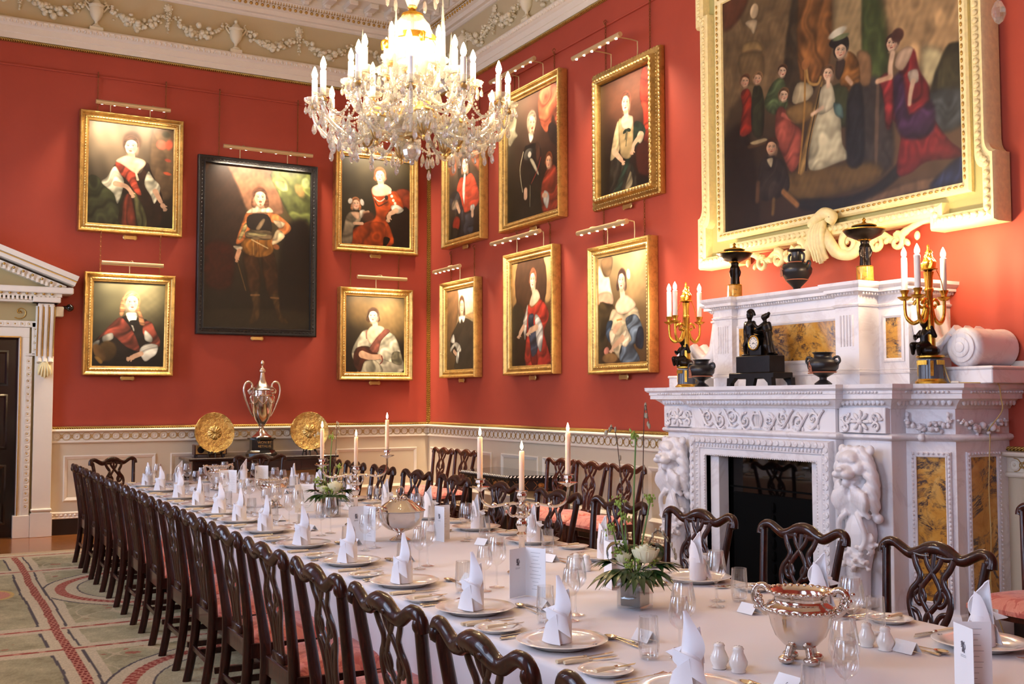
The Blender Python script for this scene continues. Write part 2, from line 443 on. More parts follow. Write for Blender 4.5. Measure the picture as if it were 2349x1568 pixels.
RECT = [(XL, YF), (0, YF), (0, 0), (XL, 0)]           # counter-clockwise: inside is left of travel
def room_trim(name, prof, mat, smooth=30):
    return struct(name, MB().sweep(RECT, prof, closed=True), mat, smooth=smooth)
# wall runs that carry dado work (skip door and chimneypiece)
RUNS_B = [(-4.955, -.0)]
CH0, CH1 = YC + 1.455, YC - 1.455
def runs_path():
    return [[(0, CH0), (0, 0), (-4.955, 0)], [(0, YF), (0, CH1)], [(-6.95, 0), (XL, 0), (XL, YF), (0, YF)]]
def run_trim(name, prof, mat, smooth=30, parent=None):
    mb = MB()
    for p in runs_path(): mb.sweep(p, prof)
    return struct(name, mb, mat, parent, smooth)
# dado: flat field, rail, guilloche band, gilded strip, base moulding, dark skirting
run_trim('trim_1', [(0, .18), (.022, .18), (.022, 1.10), (0, 1.10)], 'cream', 20)
run_trim('trim_2', [(.02, 1.086), (.05, 1.09), (.055, 1.10), (.05, 1.118), (.032, 1.122), (.032, 1.214), (.05, 1.218), (.085, 1.228), (.09, 1.24), (.085, 1.252), (.03, 1.256), (0, 1.256)], 'ivory', 40)
gd = run_trim('trim_3', [(0, 1.255), (.02, 1.255), (.034, 1.262), (.036, 1.272), (.028, 1.282), (.01, 1.288), (0, 1.288)], 'rope', 60)
run_trim('baseboard_back', [(0, 0), (.045, 0), (.045, .185), (.03, .188), (0, .188)], 'skirt', 20)
run_trim('baseboard_right', [(.02, .188), (.05, .19), (.055, .20), (.045, .215), (.045, .245), (.052, .252), (.05, .262), (.026, .272), (.02, .275)], 'ivory', 40)
# guilloche rings on the rail, and leaf dashes on the base moulding, both on the two visible walls
def along(fn, step):
    """call fn(origin, dir(along), out) along the two visible walls"""
    n = int(4.95/step)
    for i in range(n): fn((-4.955 + (i + .5)*4.955/n, 0), (1, 0), (0, -1), i)
    L = -CH0; n = int(L/step)
    for i in range(n): fn((0, -(i + .5)*L/n), (0, -1), (-1, 0), i)
    L = CH1 + 11; n = int(L/step)
    for i in range(n): fn((0, CH1 - (i + .5)*L/n), (0, -1), (-1, 0), i)
g1 = MB(); g2 = MB(); g3 = MB()
def ring(mb, o, d, nrm, z, out, R, r, n=14, m=5):
    pts = [(o[0] + d[0]*R*math.cos(2*PI*k/n) + nrm[0]*out, o[1] + d[1]*R*math.cos(2*PI*k/n) + nrm[1]*out, z + R*math.sin(2*PI*k/n)) for k in range(n)]
    mb.tube(pts, r, m, closed=True)
def gl(o, d, nr, i):
    c = (o[0] + nr[0]*.034, o[1] + nr[1]*.034)
    ring(g1, o, d, nr, 1.168, .034, .034, .0055)
    g1.ell((c[0], c[1], 1.168), .011, 6, 4)
    q = (o[0] + d[0]*.056, o[1] + d[1]*.056)
    ring(g2, q, d, nr, 1.168, .034, .018, .004, 10, 4)
    for s in (-1, 1):
        a = [(o[0] + d[0]*x + nr[0]*.036, o[1] + d[1]*x + nr[1]*.036, 1.168 + s*z) for x, z in ((.0, .043), (.03, .036), (.056, 0), (.082, -.036), (.112, -.043))]
        g2.tube(cr(a, 3), .0032, 4)
along(gl, .112)
g1.build('guilloche_rings', M['ivory'], None, 60)['kind'] = 'structure'; bpy.data.objects['guilloche_rings'].name = 'trim_4'
g2.build('trim_5', M['gildpaint'], None, 60)['kind'] = 'structure'
g = MB(); along(lambda o, d, nr, i: g.ell((o[0] + nr[0]*.047, o[1] + nr[1]*.047, .23), (.014 + .006*abs(nr[0])*-1 + .004, .012, .017), 6, 4), .05)
g.build('trim_6', M['ivory'], None, 60)['kind'] = 'structure'
# raised panel mouldings
PB = [(-4.815, -3.747), (-3.572, -1.55), (-1.40, -.20)]
PR = [(-.12, -1.95), (-2.206, -3.107), (-3.205, -5.146), (-5.24, -6.15), (-9.42, -10.6), (-10.75, -12.5)]
PROF = [(0, .022), (0, .034), (.012, .044), (.03, .036), (.045, .028), (.045, .012)]
m = MB()
for a, b in PB:
    m.frame(b - a, .545, PROF, (a + b)/2, .667)
struct('trim_7', m, 'ivory', smooth=30)
m = MB()
for a, b in PR: m.frame(a - b, .545, PROF, -(a + b)/2, .667)
o = struct('trim_8', m, 'ivory', smooth=30); o.rotation_euler = (0, 0, -PI/2)
# gilded fillet in the corner and under the cornice
m = MB()
for k, (x, y) in enumerate(((-.035, -.008), (-.008, -.035))): m.box((x, y, 3.59), (.016 if k == 0 else .016, .016, 4.62))
m.box((-.02, -.02, 3.59), (.026, .026, 4.62)); struct('trim_9', m, 'rope', smooth=0)
room_trim('trim_10', [(0, 5.875), (.02, 5.875), (.032, 5.885), (.034, 5.90), (.028, 5.912), (.0, 5.916)], 'rope', 60)
room_trim('trim_11', [(0, 5.914), (.03, 5.915), (.03, 5.985), (.045, 5.99), (.045, 6.065), (.06, 6.07), (.085, 6.085), (.105, 6.11), (.11, 6.13), (.10, 6.15), (.05, 6.155), (0, 6.155)], 'ivory', 25)
# picture rail, painted like the wall
room_trim('trim_12', [(0, 5.588), (.018, 5.59), (.022, 5.60), (.018, 5.612), (0, 5.615)], 'red', 60)
# frieze plate
room_trim('trim_13', [(0, 6.15), (.012, 6.155), (.012, 6.70), (0, 6.70)], 'tan', 20)
room_trim('trim_14', [(0, 6.69), (.03, 6.695), (.05, 6.71), (.055, 6.73), (.10, 6.735), (.11, 6.76), (.11, 6.79), (.16, 6.80), (.17, 6.86), (.19, 6.865), (.20, 6.90), (.22, 6.905), (.22, 6.99), (.52, 7.0), (.53, 7.06), (.58, 7.10), (.60, 7.16), (.60, 7.2)], 'ivory', 25)
eg = MB(); bd = MB(); dn = MB(); md = MB()
def two(fn, step, y_end=-6.0):
    n = int(6.9/step)
    for i in range(n): fn((-6.9 + (i + .5)*6.9/n, 0), (1, 0), (0, -1), i)
    n = int(-y_end/step)
    for i in range(n): fn((0, -(i + .5)*-y_end/n), (0, -1), (-1, 0), i)
P2 = lambda o, nr, t: (o[0] + nr[0]*t, o[1] + nr[1]*t)
def f_egg(o, d, nr, i):
    p = P2(o, nr, .10); eg.ell((*p, 6.108), (.016 if d[0] else .02, .02 if d[0] else .016, .026), 6, 4)
    q = (p[0] + d[0]*.034, p[1] + d[1]*.034); eg.box((*q, 6.108), (.012, .012, .05))
two(f_egg, .068)
def f_bead(o, d, nr, i):
    p = P2(o, nr, .165); bd.ell((*p, 6.822), .022, 8, 6)
    q = P2(o, nr, .172)
    for s in (-.018, .018): dn.box((q[0] + d[0]*s, q[1] + d[1]*s, 6.875), (.008 if d[0] else .05, .05 if d[0] else .008, .05))
two(f_bead, .075)
def f_mod(o, d, nr, i):
    p = P2(o, nr, .36); md.box((*p, 6.965), (.13 if d[0] else .27, .27 if d[0] else .13, .07), .012)
    q = P2(o, nr, .26); md.box((*q, 6.945), (.10 if d[0] else .10, .10, .11), .02)
two(f_mod, .30)
# a second small course under the corona
struct('trim_15', eg, 'ivory', smooth=60); struct('trim_16', bd, 'gildpaint', smooth=60); struct('trim_17', dn, 'gildpaint', smooth=0); struct('trim_18', md, 'ivory', smooth=30)
cf = MB(); two(lambda o, d, nr, i: cf.ell((*P2(o, nr, .42), 6.996), (.05, .05, .012), 6, 4), .30); struct('trim_19', cf, 'gildpaint', smooth=60)
# frieze reliefs: urns, garlands, rosettes in front of the tan plate
def leafball(mb, c, r, k):
    for j in range(k):
        p = [c[i] + RNG.normal()*r*.55 for i in range(3)]; q = r*RNG.uniform(.35, .75); mb.ell(p, (q, q, q*RNG.uniform(.6, 1.1)), 6, 4)
def urn_frieze(root, cx):
    u = MB(); u.box((cx, -.045, 6.175), (.16, .09, .05), .006)
    u.lathe([(.055, .025), (.05, .04), (.02, .07), (.022, .10), (.05, .13), (.075, .18), (.086, .24), (.08, .27), (.094, .28), (.094, .30), (.06, .31), (.045, .345), (.02, .37), (.02, .385), (.028, .40), (.012, .425), (0, .43)], 14, (cx, -.05, 6.175))
    for s in (-1, 1): u.tube(cr([(cx + s*.078, -.05, 6.40), (cx + s*.13, -.05, 6.47), (cx + s*.12, -.05, 6.50), (cx + s*.08, -.05, 6.475)], 4), .011, 5)
    u.build('plaster_urn', M['plaster'], root, 40)
def garland_frieze(root, x0, x1):
    m = MB(); span = x1 - x0
    for k in range(15):
        t = k/14; x = x0 + span*t; z = 6.52 - .20*math.sin(PI*t); r = .026 + .036*math.sin(PI*t)
        leafball(m, (x, -.045, z), r, 6)
    m.build('fruit_garland', M['plaster'], root, 50)
def drop_frieze(root, cx):
    m = MB(); m.ell((cx, -.03, 6.60), (.045, .025, .045), 10, 6)
    for k in range(8): m.ell((cx + .045*math.cos(k*PI/4), -.03, 6.60 + .045*math.sin(k*PI/4)), (.018, .014, .018), 6, 4)
    for k in range(7): leafball(m, (cx, -.04, 6.52 - k*.04), .034 - k*.003, 5)
    m.build('rosette_drop', M['plaster'], root, 50)
SP = 1.7225
fb = struct('trim_20', MB().box((-3.4, -.012, 6.163), (6.8, .02, .012)), 'plaster', smooth=0)
for k in range(4):
    ux = -1.104 - SP*k
    urn_frieze(fb, ux)
    if k < 3: drop_frieze(fb, ux - SP/2)
    garland_frieze(fb, ux - SP/2 + .02, ux - .11)
    garland_frieze(fb, ux + .11, ux + SP/2 - .02) if k else garland_frieze(fb, ux + .11, -.12)
fr = struct('trim_21', MB().box((2.6, -.012, 6.163), (5.0, .02, .012)), 'plaster', smooth=0); fr.rotation_euler = (0, 0, -PI/2)
for k in range(3):
    ux = 1.172 + SP*k
    urn_frieze(fr, ux); drop_frieze(fr, ux + SP/2)
    garland_frieze(fr, ux + .11, ux + SP/2 - .02); garland_frieze(fr, max(.1, ux - SP/2 + .02), ux - .11)
# ---------------------------------------------------------------- doorcase
dm = MB(); dm.box((-5.95, .06, 1.17), (1.26, .06, 2.34)); door = struct('door_1', dm, 'doorwood', smooth=0)
for cx in (-6.25, -5.65):
    for z, h in ((.5, .7), (1.35, .65), (1.98, .42)):
        MB().frame(.44, h, [(0, -.035), (.0, -.02), (.02, -.015), (.04, -.03)], cx, z).build('door_panel', M['doorwood'], door)
def sym_box(name, c, d, mat, b=.004, parent=None):
    m = MB()
    for s in (-1, 1): m.box((-5.95 + s*(c[0] + 5.95), c[1], c[2]), d, b)
    return m.build(name, M[mat], parent or door)
sym_box('architrave', (-5.275, -.05, 1.17), (.11, .10, 2.34), 'ivory')
m = MB(); m.box((-5.95, -.05, 2.40), (1.46, .10, .12), .004); m.build('door_head', M['ivory'], door)
m = MB()
for s in (-1, 1):
    m.box((-5.95 + s*.632, -.112, 1.14), (.012, .012, 2.40))
m.box((-5.95, -.112, 2.345), (1.27, .012, .014)); m.build('gilt_edge', M['gildpaint'], door, 0)
# guilloche band round the architrave with ears
m = MB(); gm = MB()
def band(x0, z0, x1, z1):
    L = math.hypot(x1-x0, z1-z0); n = max(1, int(L/.075))
    for i in range(n):
        t = (i + .5)/n; x = x0 + (x1-x0)*t; z = z0 + (z1-z0)*t
        ring(m, (x, 0), (1, 0), (0, -1), z, .118, .026, .005, 10, 4); gm.ell((x, -.115, z), .009, 6, 4)
bb = MB()
for s in (-1, 1):
    X = lambda v: -5.95 + s*v
    bb.box((X(.725), -.055, 1.06), (.075, .12, 2.12), .004); bb.box((X(.79), -.055, 2.33), (.075, .12, .38), .004)
    bb.box((X(.757), -.055, 2.14), (.14, .12, .03), .004)
    band(X(.725), .32, X(.725), 2.10); band(X(.79), 2.16, X(.79), 2.48)
bb.box((-5.95, -.055, 2.50), (1.66, .12, .075), .004); band(-5.95 - .76, 2.50, -5.95 + .76, 2.50)
bb.build('eared_architrave', M['ivory'], door); m.build('guilloche', M['ivory'], door, 60); gm.build('gilt_beads', M['gildpaint'], door, 60)
sym_box('backing_strip', (-5.18, -.03, 1.35), (.09, .06, 2.3), 'taupe')
sym_box('pilaster', (-5.058, -.06, 1.45), (.205, .12, 2.54), 'ivory')
sym_box('pilaster_plinth', (-5.058, -.07, .14), (.24, .14, .28), 'ivory')
sym_box('architrave_plinth', (-5.27, -.065, .13), (.18, .13, .26), 'ivory')
m = MB()
for s in (-1, 1):
    m.box((-5.95 + s*.892, -.068, .315), (.23, .15, .03), .008)
m.build('plinth_moulding', M['ivory'], door)
# frieze panel with gilt scrolls
MB().box((-5.95, -.04, 2.64), (1.60, .08, .22)).build('frieze_panel', M['taupe'], door, 0)
m = MB()
for k in range(5):
    cx = -5.95 + .31*(k - 2)
    pts = [(cx + (.085 - .0045*j)*math.cos(j*.42 + k), -.088, 2.64 + (.085 - .0045*j)*math.sin(j*.42 + k)) for j in range(17)]
    m.tube(pts, .006, 5); leafball(m, (cx, -.088, 2.64), .022, 6)
m.build('gilt_scroll', M['gildpaint'], door, 60)
# console brackets
for s in (-1, 1):
    cx = -5.95 + s*.892; br = MB()
    for q in (-.062, .0, .062):
        pts = cr([(cx + q, -.24, 2.72), (cx + q, -.255, 2.62), (cx + q, -.215, 2.45), (cx + q, -.165, 2.25), (cx + q, -.16, 2.12), (cx + q, -.18, 2.05)], 5)
        br.tube(pts, .031, 8, flat=(1, .8), up=(0, -1, 0))
    br.prism([(-.12, 2.74), (-.235, 2.74), (-.23, 2.6), (-.19, 2.4), (-.14, 2.2), (-.14, 2.04), (-.12, 2.04)], cx - .085, cx + .085, 'yz')
    b = br.build('console_bracket', M['ivory'], door)
    e = MB()
    for q in (-.09, -.031, .031, .09):
        e.tube(cr([(cx + q, -.262, 2.70), (cx + q, -.275, 2.62), (cx + q, -.236, 2.45), (cx + q, -.187, 2.25), (cx + q, -.182, 2.12)], 5), .0065, 5)
    e.build('gilt_line', M['gildpaint'], b, 60)
    lf = MB(); lf.ell((cx, -.15, 1.97), (.075, .045, .10), 10, 8)
    for q in (-2, -1, 0, 1, 2): lf.tube(cr([(cx + q*.012, -.185, 2.05), (cx + q*.03, -.20, 1.96), (cx + q*.035, -.19, 1.90 - .02*(2-abs(q)))], 4), [.012]*8 + [.007], 6)
    lf.build('acanthus_leaf', M['creamgold'], b, 60)
# entablature + pediment
m = MB(); m.box((-5.95, -.12, 2.775), (2.06, .24, .05), .005); m.box((-5.95, -.13, 2.895), (2.36, .36, .075), .01); m.box((-5.95, -.12, 2.84), (2.12, .27, .05), .005)
for s in (-1, 1): m.box((-5.95 + s*.892, -.16, 2.78), (.30, .30, .06), .006)
m.build('entablature', M['ivory'], door)
m = MB()
for i in range(44): m.box((-5.95 + (i - 21.5)*.046, -.262, 2.80), (.026, .03, .05))
m.build('dentil_course', M['ivory'], door, 0)
m = MB()
for i in range(22): m.ell((-5.95 + (i - 10.5)*.09, -.275, 2.85), .017, 8, 5)
m.build('gilt_egg_course', M['gildpaint'], door, 60)
def rake(prof_out, t0, t1, name, mat, x_half, rise, zb):
    mm = MB()
    for s in (-1, 1):
        P = [(-5.95 + s*x_half, zb), (-5.95, zb + rise)]
        dx, dz = P[1][0]-P[0][0], P[1][1]-P[0][1]; L = math.hypot(dx, dz); nx, nz = -dz/L*s*-1, abs(dx)/L
        a = [(P[0][0] + nx*t0, P[0][1] + nz*t0), (P[1][0], P[1][1] + t0/nz), (P[1][0], P[1][1] + t1/nz), (P[0][0] + nx*t1, P[0][1] + nz*t1)]
        mm.prism(a, 0, -prof_out, 'xz')
    return mm.build(name, M[mat], door, 20)
rake(.40, .075, .135, 'raking_cyma', 'ivory', 1.18, .455, 2.935)
rake(.34, .02, .075, 'raking_corona', 'ivory', 1.18, .455, 2.935)
rake(.352, .062, .074, 'gilt_raking_line', 'gildpaint', 1.18, .455, 2.935)
rake(.24, -.06, .02, 'raking_bed_mould', 'ivory', 1.10, .42, 2.935)
MB().prism([(-5.95 - 1.1, 2.93), (-5.95 + 1.1, 2.93), (-5.95, 3.37)], 0, -.12, 'xz').build('tympanum', M['taupe'], door, 0)
m = MB(); q = MB()
for s in (-1, 1):
    for i in range(20):
        t = (i + .5)/21; x = -5.95 + s*1.06*(1 - t); z = 2.935 + .42*t*.985
        m.box((x, -.255, z - .035), (.028, .03, .045)); 
        if i % 2 == 0: q.ell((x, -.275, z + .002), .017, 8, 5)
m.build('raking_dentils', M['ivory'], door, 0); q.build('gilt_raking_eggs', M['gildpaint'], door, 60)
# sensor box and dome camera on the doorcase
cam_ = thing('dome_camera', 'small black dome camera on a white box beside the door bracket', 'camera', (-4.90, -.06, 2.66))
MB().box((0, 0, 0), (.09, .12, .12), .008).build('mount_box', M['plastic'], cam_)
m = MB(); m.ell((.11, -.05, .05), .045, 14, 10); m.tube([(.03, -.03, .05), (.09, -.05, .05)], .02, 8); m.build('dome', M['blackgloss'], cam_, 60)
sw = thing('wall_plate', 'cream blank switch plate on the red wall right of the marble scroll', 'switch plate', (0, -9.30, 1.77), -PI/2)
MB().box((0, -.006, 0), (.15, .012, .16), .003).build('plate', M['plastic'], sw)

# ---------------------------------------------------------------- carpet
def build_rug():
    xs = np.concatenate([np.arange(-6.95, -4.35, .0075), np.arange(-4.35, -.99, .06)])
    ys = np.concatenate([np.arange(-14.2, -8.6, .06), np.arange(-8.6, -1.49, .0125)])
    X, Y = np.meshgrid(xs, ys); C = np.zeros(X.shape + (3,))
    # smooth wobble so that hand-woven lines are not ruler straight
    wob = .007*np.sin(Y*3.1 + 1.3*np.sin(X*3)) + .003*np.sin(Y*8 + X*5)
    Xw = X + wob; Yw = Y + .008*np.sin(X*4.2) + .003*np.sin(X*11 + Y*3)
    hn = lambda sx, sy, ph: .5 + .5*np.sin(X*sx + 1.7*np.sin(Y*sy*.7 + ph) + ph)*np.sin(Y*sy + 1.5*np.sin(X*sx*.6 + 2*ph))
    cl = .5*hn(9, 8, .3) + .3*hn(23, 19, 1.1) + .2*hn(51, 47, 2.2)
    cream = np.array([200, 178, 142.]); green = np.array([166, 152, 114.]); grey = np.array([92, 82, 78.]); red = np.array([156, 74, 58.]); dred = np.array([122, 46, 38.]); pink = np.array([196, 132, 106.])
    C[:] = cream
    def put(mask, col, a=1.0):
        mask = mask*a; C[:] = C*(1 - mask[..., None]) + np.asarray(col)*mask[..., None]
    per = 3.48; L0 = [-2.86 - per*k for k in range(4)]; L1 = [-5.66 - per*k for k in range(3)]
    big = np.zeros(X.shape, bool); small = np.zeros(X.shape, bool)
    for y0 in L0: big |= (Yw < y0 - .13) & (Yw > y0 - 2.66)
    for y1 in L1: small |= (Yw < y1 - .10) & (Yw > y1 - .57)
    big |= (Yw < -1.95) & (Yw > -2.73)
    right = Xw > -5.30; left = Xw < -5.56; fld = ((right | left) & (big | small)).astype(float)
    put(fld, green); put(fld, [186, 168, 128], np.clip((cl - .45)*2.4, 0, 1)); put(fld, [140, 126, 92], np.clip((.38 - cl)*3.4, 0, 1))
    motif = hn(21, 9, 3.1)*hn(10, 26, .7) > .66
    put((right & big & motif).astype(float), [164, 84, 64], .8); put((left & small & motif).astype(float), [164, 84, 64], .6)
    put((right & big & (np.abs(hn(12, 7, 1.7) - .5) < .03)).astype(float), [196, 172, 136], .8)
    for yc in [-4.12 - per*k for k in range(-1, 3)]:
        xc = -4.36; R = np.hypot(Xw - xc, Yw - yc); sel = (Xw > -5.36) & big & (Yw < -2.86)
        put(sel & (R < 1.03) & (R > .76), cream); put(sel & (np.abs(R - 1.032) < .010), grey); put(sel & (np.abs(R - .765) < .009), grey)
        an = np.arctan2(Yw - yc, Xw - xc)*15; rb = sel & (np.abs(R - .90) < .040)
        put(rb, pink); put(rb & (np.mod(an + (R > .90)*.5, 1) > .35), red)
        put(sel & (R < .76), [172, 158, 122]); put(sel & (R < .76), [186, 170, 134], np.clip((cl - .45)*2.4, 0, 1)); put(sel & (R < .62) & motif, [166, 92, 74], .7)
    E_ = np.hypot((Xw + 5.74)/.13, (Yw + 4.05)/.22); put(left & (E_ < 1), pink); put(left & (np.abs(E_ - 1) < .12), [196, 160, 96])
    near = Yw < -1.84
    put((np.abs(Xw + 5.372) < .0085) & near, grey); put((np.abs(Xw + 5.552) < .010) & near & (big | small), grey)
    bandm = (np.abs(Xw + 5.445) < .030) & near; put(bandm, [186, 120, 96])
    sx = (Xw + 5.445)/.030; row = np.floor(-Yw/.058); fx = np.mod(sx + .5*np.mod(row, 2), 1) - .5; fy = np.mod(-Yw/.058, 1) - .5
    put(bandm & ((fx/.36)**2 + (fy/.36)**2 < 1), dred)
    for y0 in [-1.78] + L0 + L1:
        off_band = (np.abs(Xw + 5.445) > .034) | (y0 > -1.84)
        put((np.abs(Yw - y0) < .06) & off_band, cream); lm = (np.abs(Yw - y0) < .024) & off_band
        put(lm, pink); put(lm & (np.mod(Xw*7 + Yw*2, 1) > .28) & (np.abs(Yw - y0) < .016), [150, 66, 52])
    put(Yw > -1.62, [190, 158, 120])
    C *= (.94 + .12*RNG.random(X.shape))[..., None]
    me = bpy.data.meshes.new('carpet'); nx, ny = len(xs), len(ys)
    V = np.stack([X, Y, np.full(X.shape, .012)], -1).reshape(-1, 3)
    idx = np.arange(nx*ny).reshape(ny, nx); F = np.stack([idx[:-1, :-1], idx[:-1, 1:], idx[1:, 1:], idx[1:, :-1]], -1).reshape(-1, 4)
    fill_mesh(me, V, F, C.reshape(-1, 3)); me.materials.append(M['rug'])
    o = bpy.data.objects.new('carpet', me); COL.objects.link(o)
    tag(o, 'large patterned carpet in cream, sage and dusty red under the table', 'carpet'); return o
def fill_mesh(me, V, F, rgb255):
    me.vertices.add(len(V)); me.vertices.foreach_set('co', V.astype(np.float32).ravel())
    me.loops.add(F.size); me.loops.foreach_set('vertex_index', F.astype(np.int32).ravel())
    me.polygons.add(len(F)); me.polygons.foreach_set('loop_start', (np.arange(len(F))*4).astype(np.int32)); 
    me.update(calc_edges=True); me.validate()
    c = np.clip(rgb255/255, 0, 1); c = np.where(c <= .04045, c/12.92, ((c + .055)/1.055)**2.4)
    a = me.color_attributes.new('paint', 'FLOAT_COLOR', 'POINT')
    a.data.foreach_set('color', np.concatenate([c, np.ones((len(c), 1))], 1).astype(np.float32).ravel())
build_rug()
# ================================================================== PAINTINGS (generic period portraits, painted as vertex colours on flat canvases)
def homog(q):
    """map source quad TL,TR,BR,BL to the unit square"""
    A = []; B = []
    for (x, y), (u, v) in zip(q, [(0,0),(1,0),(1,1),(0,1)]):
        A += [[x,y,1,0,0,0,-u*x,-u*y],[0,0,0,x,y,1,-v*x,-v*y]]; B += [u, v]
    h = np.linalg.solve(np.array(A, float), np.array(B, float)); return np.append(h, 1).reshape(3,3)
class Paint:
    dim = .74
    def __init__(s, w, h, quad, n):
        s.w, s.h = w, h; s.H = homog(quad); s.nx = n; s.ny = int(n*h/w)
        s.X, s.Y = np.meshgrid(np.linspace(0, w, s.nx), np.linspace(0, h, s.ny))
        s.C = np.zeros((s.ny, s.nx, 3)); q = np.array(quad, float)
        s.k = w/np.hypot(*(q[1]-q[0]))*.5 + h/np.hypot(*(q[3]-q[0]))*.5      # metres per source pixel
        s.kx = w/np.hypot(*(q[1]-q[0])); s.ky = h/np.hypot(*(q[3]-q[0]))
        r = np.random.default_rng(int(w*1000) + n)
        def field(f):
            a = np.zeros_like(s.X)
            for i in range(7):
                th = r.uniform(0, PI); k = f*r.uniform(.6, 1.6); a += np.sin(k*(s.X*np.cos(th) + s.Y*np.sin(th)) + r.uniform(0, 6))
            return a/3.0
        s.n1 = field(7); s.n2 = field(26); s.n3 = field(70)
    def P(s, pts):
        p = np.c_[np.array(pts, float), np.ones(len(pts))] @ s.H.T
        return p[:, :2]/p[:, 2:]*[s.w, s.h]
    def bg(s, tl, tr, bl, br, amp=.12):
        u = s.X/s.w; v = s.Y/s.h; u = u[..., None]; v = v[..., None]
        tl, tr, bl, br = [np.array(c, float) for c in (tl, tr, bl, br)]
        s.C[:] = (tl*(1-u) + tr*u)*(1-v) + (bl*(1-u) + br*u)*v
        s.C *= (1 + amp*s.n1 + amp*.4*s.n2)[..., None]
    def win(s, lo, hi):
        i0 = max(0, int(lo[0]/s.w*(s.nx-1)) - 1); i1 = min(s.nx, int(hi[0]/s.w*(s.nx-1)) + 3)
        j0 = max(0, int(lo[1]/s.h*(s.ny-1)) - 1); j1 = min(s.ny, int(hi[1]/s.h*(s.ny-1)) + 3)
        return slice(j0, j1), slice(i0, i1)
    def blend(s, W, a, col, fold, ang, fr, light):
        if a.size == 0: return
        X, Y = s.X[W], s.Y[W]; c = np.broadcast_to(np.array(col, float), X.shape + (3,)).copy()
        if fold:
            t = math.radians(ang); ph = (X*math.cos(t) + Y*math.sin(t))*fr*.8 + 2.6*s.n1[W] + 1.5*s.n2[W]
            f = np.sin(ph) + .5*np.sin(2.3*ph + 1)
            c *= np.clip(1 + .62*fold*f + .35*fold*s.n2[W], .45, 1.5)[..., None]
        c *= (1 + .05*s.n3[W] + .06*s.n2[W])[..., None]
        if light is not None: c *= light[..., None]
        s.C[W] = s.C[W]*(1 - a[..., None]) + c*a[..., None]
    def poly(s, col, pts, soft=6, fold=.0, ang=20, fr=60, sm=True, al=1.0):
        q = s.P(pts); q = np.array(cr(q, 4, True)) if sm else q
        so = soft*s.k; W = s.win(q.min(0) - so, q.max(0) + so); X, Y = s.X[W], s.Y[W]
        if X.size == 0: return
        d2 = np.full(X.shape, 1e9); ins = np.zeros(X.shape, bool)
        for (x0, y0), (x1, y1) in zip(q, np.roll(q, -1, 0)):
            dx, dy = x1-x0, y1-y0; L = dx*dx + dy*dy + 1e-12
            t = np.clip(((X-x0)*dx + (Y-y0)*dy)/L, 0, 1); d2 = np.minimum(d2, (X-x0-t*dx)**2 + (Y-y0-t*dy)**2)
            c = ((y0 > Y) != (y1 > Y)); 
            with np.errstate(divide='ignore', invalid='ignore'): xi = x0 + (Y - y0)*dx/(dy if abs(dy) > 1e-12 else 1e-12)
            ins ^= c & (X < xi)
        sd = np.sqrt(d2)*np.where(ins, -1, 1)
        a = np.clip(.5 - sd/so, 0, 1); a = a*a*(3-2*a)
        ed = min(22*s.k, .30*min(q[:,0].max()-q[:,0].min(), q[:,1].max()-q[:,1].min())) + 1e-6; g = np.clip(-sd/ed, 0, 1); g = .66 + .34*g*(2 - g)
        s.blend(W, a*al, col, fold, ang, fr, g)
    def ell(s, col, cx, cy, rx, ry, rot=0, soft=.25, form=0, al=1.0):
        c = s.P([(cx, cy)])[0]; ex = s.P([(cx + rx, cy)])[0] - c; ey = s.P([(cx, cy + ry)])[0] - c
        a, b = np.hypot(*ex), np.hypot(*ey); R = max(a, b)*(1 + soft); W = s.win(c - R, c + R); X, Y = s.X[W] - c[0], s.Y[W] - c[1]
        if X.size == 0: return
        t = math.radians(rot); x = X*math.cos(t) + Y*math.sin(t); y = -X*math.sin(t) + Y*math.cos(t)
        r = np.sqrt((x/a)**2 + (y/b)**2); al_ = np.clip((1 + soft/2 - r)/soft, 0, 1); al_ = al_*al_*(3-2*al_)
        lg = 1 + form*(-(x/a)*.7 - (y/b)*.5) if form else None
        s.blend(W, al_*al, col, 0, 0, 0, lg)
    def line(s, col, w, pts, soft=4, al=1.0, w2=None):
        q = s.P(pts); q = np.array(cr(q, 5)); n = len(q); so = soft*s.k; r0 = w*s.k/2; r1 = (w2 if w2 is not None else w)*s.k/2
        R = max(r0, r1) + so; W = s.win(q.min(0) - R, q.max(0) + R); X, Y = s.X[W], s.Y[W]
        if X.size == 0: return
        best = np.full(X.shape, 1e9)
        for i in range(n - 1):
            (x0, y0), (x1, y1) = q[i], q[i+1]; dx, dy = x1-x0, y1-y0; L = dx*dx + dy*dy + 1e-12
            t = np.clip(((X-x0)*dx + (Y-y0)*dy)/L, 0, 1); rr = r0 + (r1-r0)*(i + t)/(n-1)
            best = np.minimum(best, np.sqrt((X-x0-t*dx)**2 + (Y-y0-t*dy)**2) - rr)
        a = np.clip(.5 - best/so, 0, 1); s.blend(W, a*al, col, 0, 0, 0, None)
    def face(s, cx, cy, hh, turn=0.0, skin=(236, 200, 168), hair=(70, 48, 34), long=0, dark=1.0, asp=.72, beard=False):
        """hh half-height of the face in source pixels; turn -1..1 towards the picture's left/right"""
        ax = hh*asp*(s.ky/s.kx); sk = np.array(skin, float)
        s.ell(hair, cx - turn*hh*.12, cy - hh*.22, ax*1.32, hh*1.14, soft=.22)
        if long:
            for g in (-1, 1): s.poly(hair, [(cx + g*ax*.7, cy - hh*.4), (cx + g*ax*1.35, cy), (cx + g*ax*1.5, cy + hh*long), (cx + g*ax*.9, cy + hh*(long + .3)), (cx + g*ax*.6, cy + hh*.5)], hh*.2, .2, 80, 160)
        o = turn*ax*.26; e = ax*.40; lt = -1 if turn <= 0 else 1
        s.ell(sk, cx, cy - hh*.12, ax, hh*.88, soft=.16, form=.10)
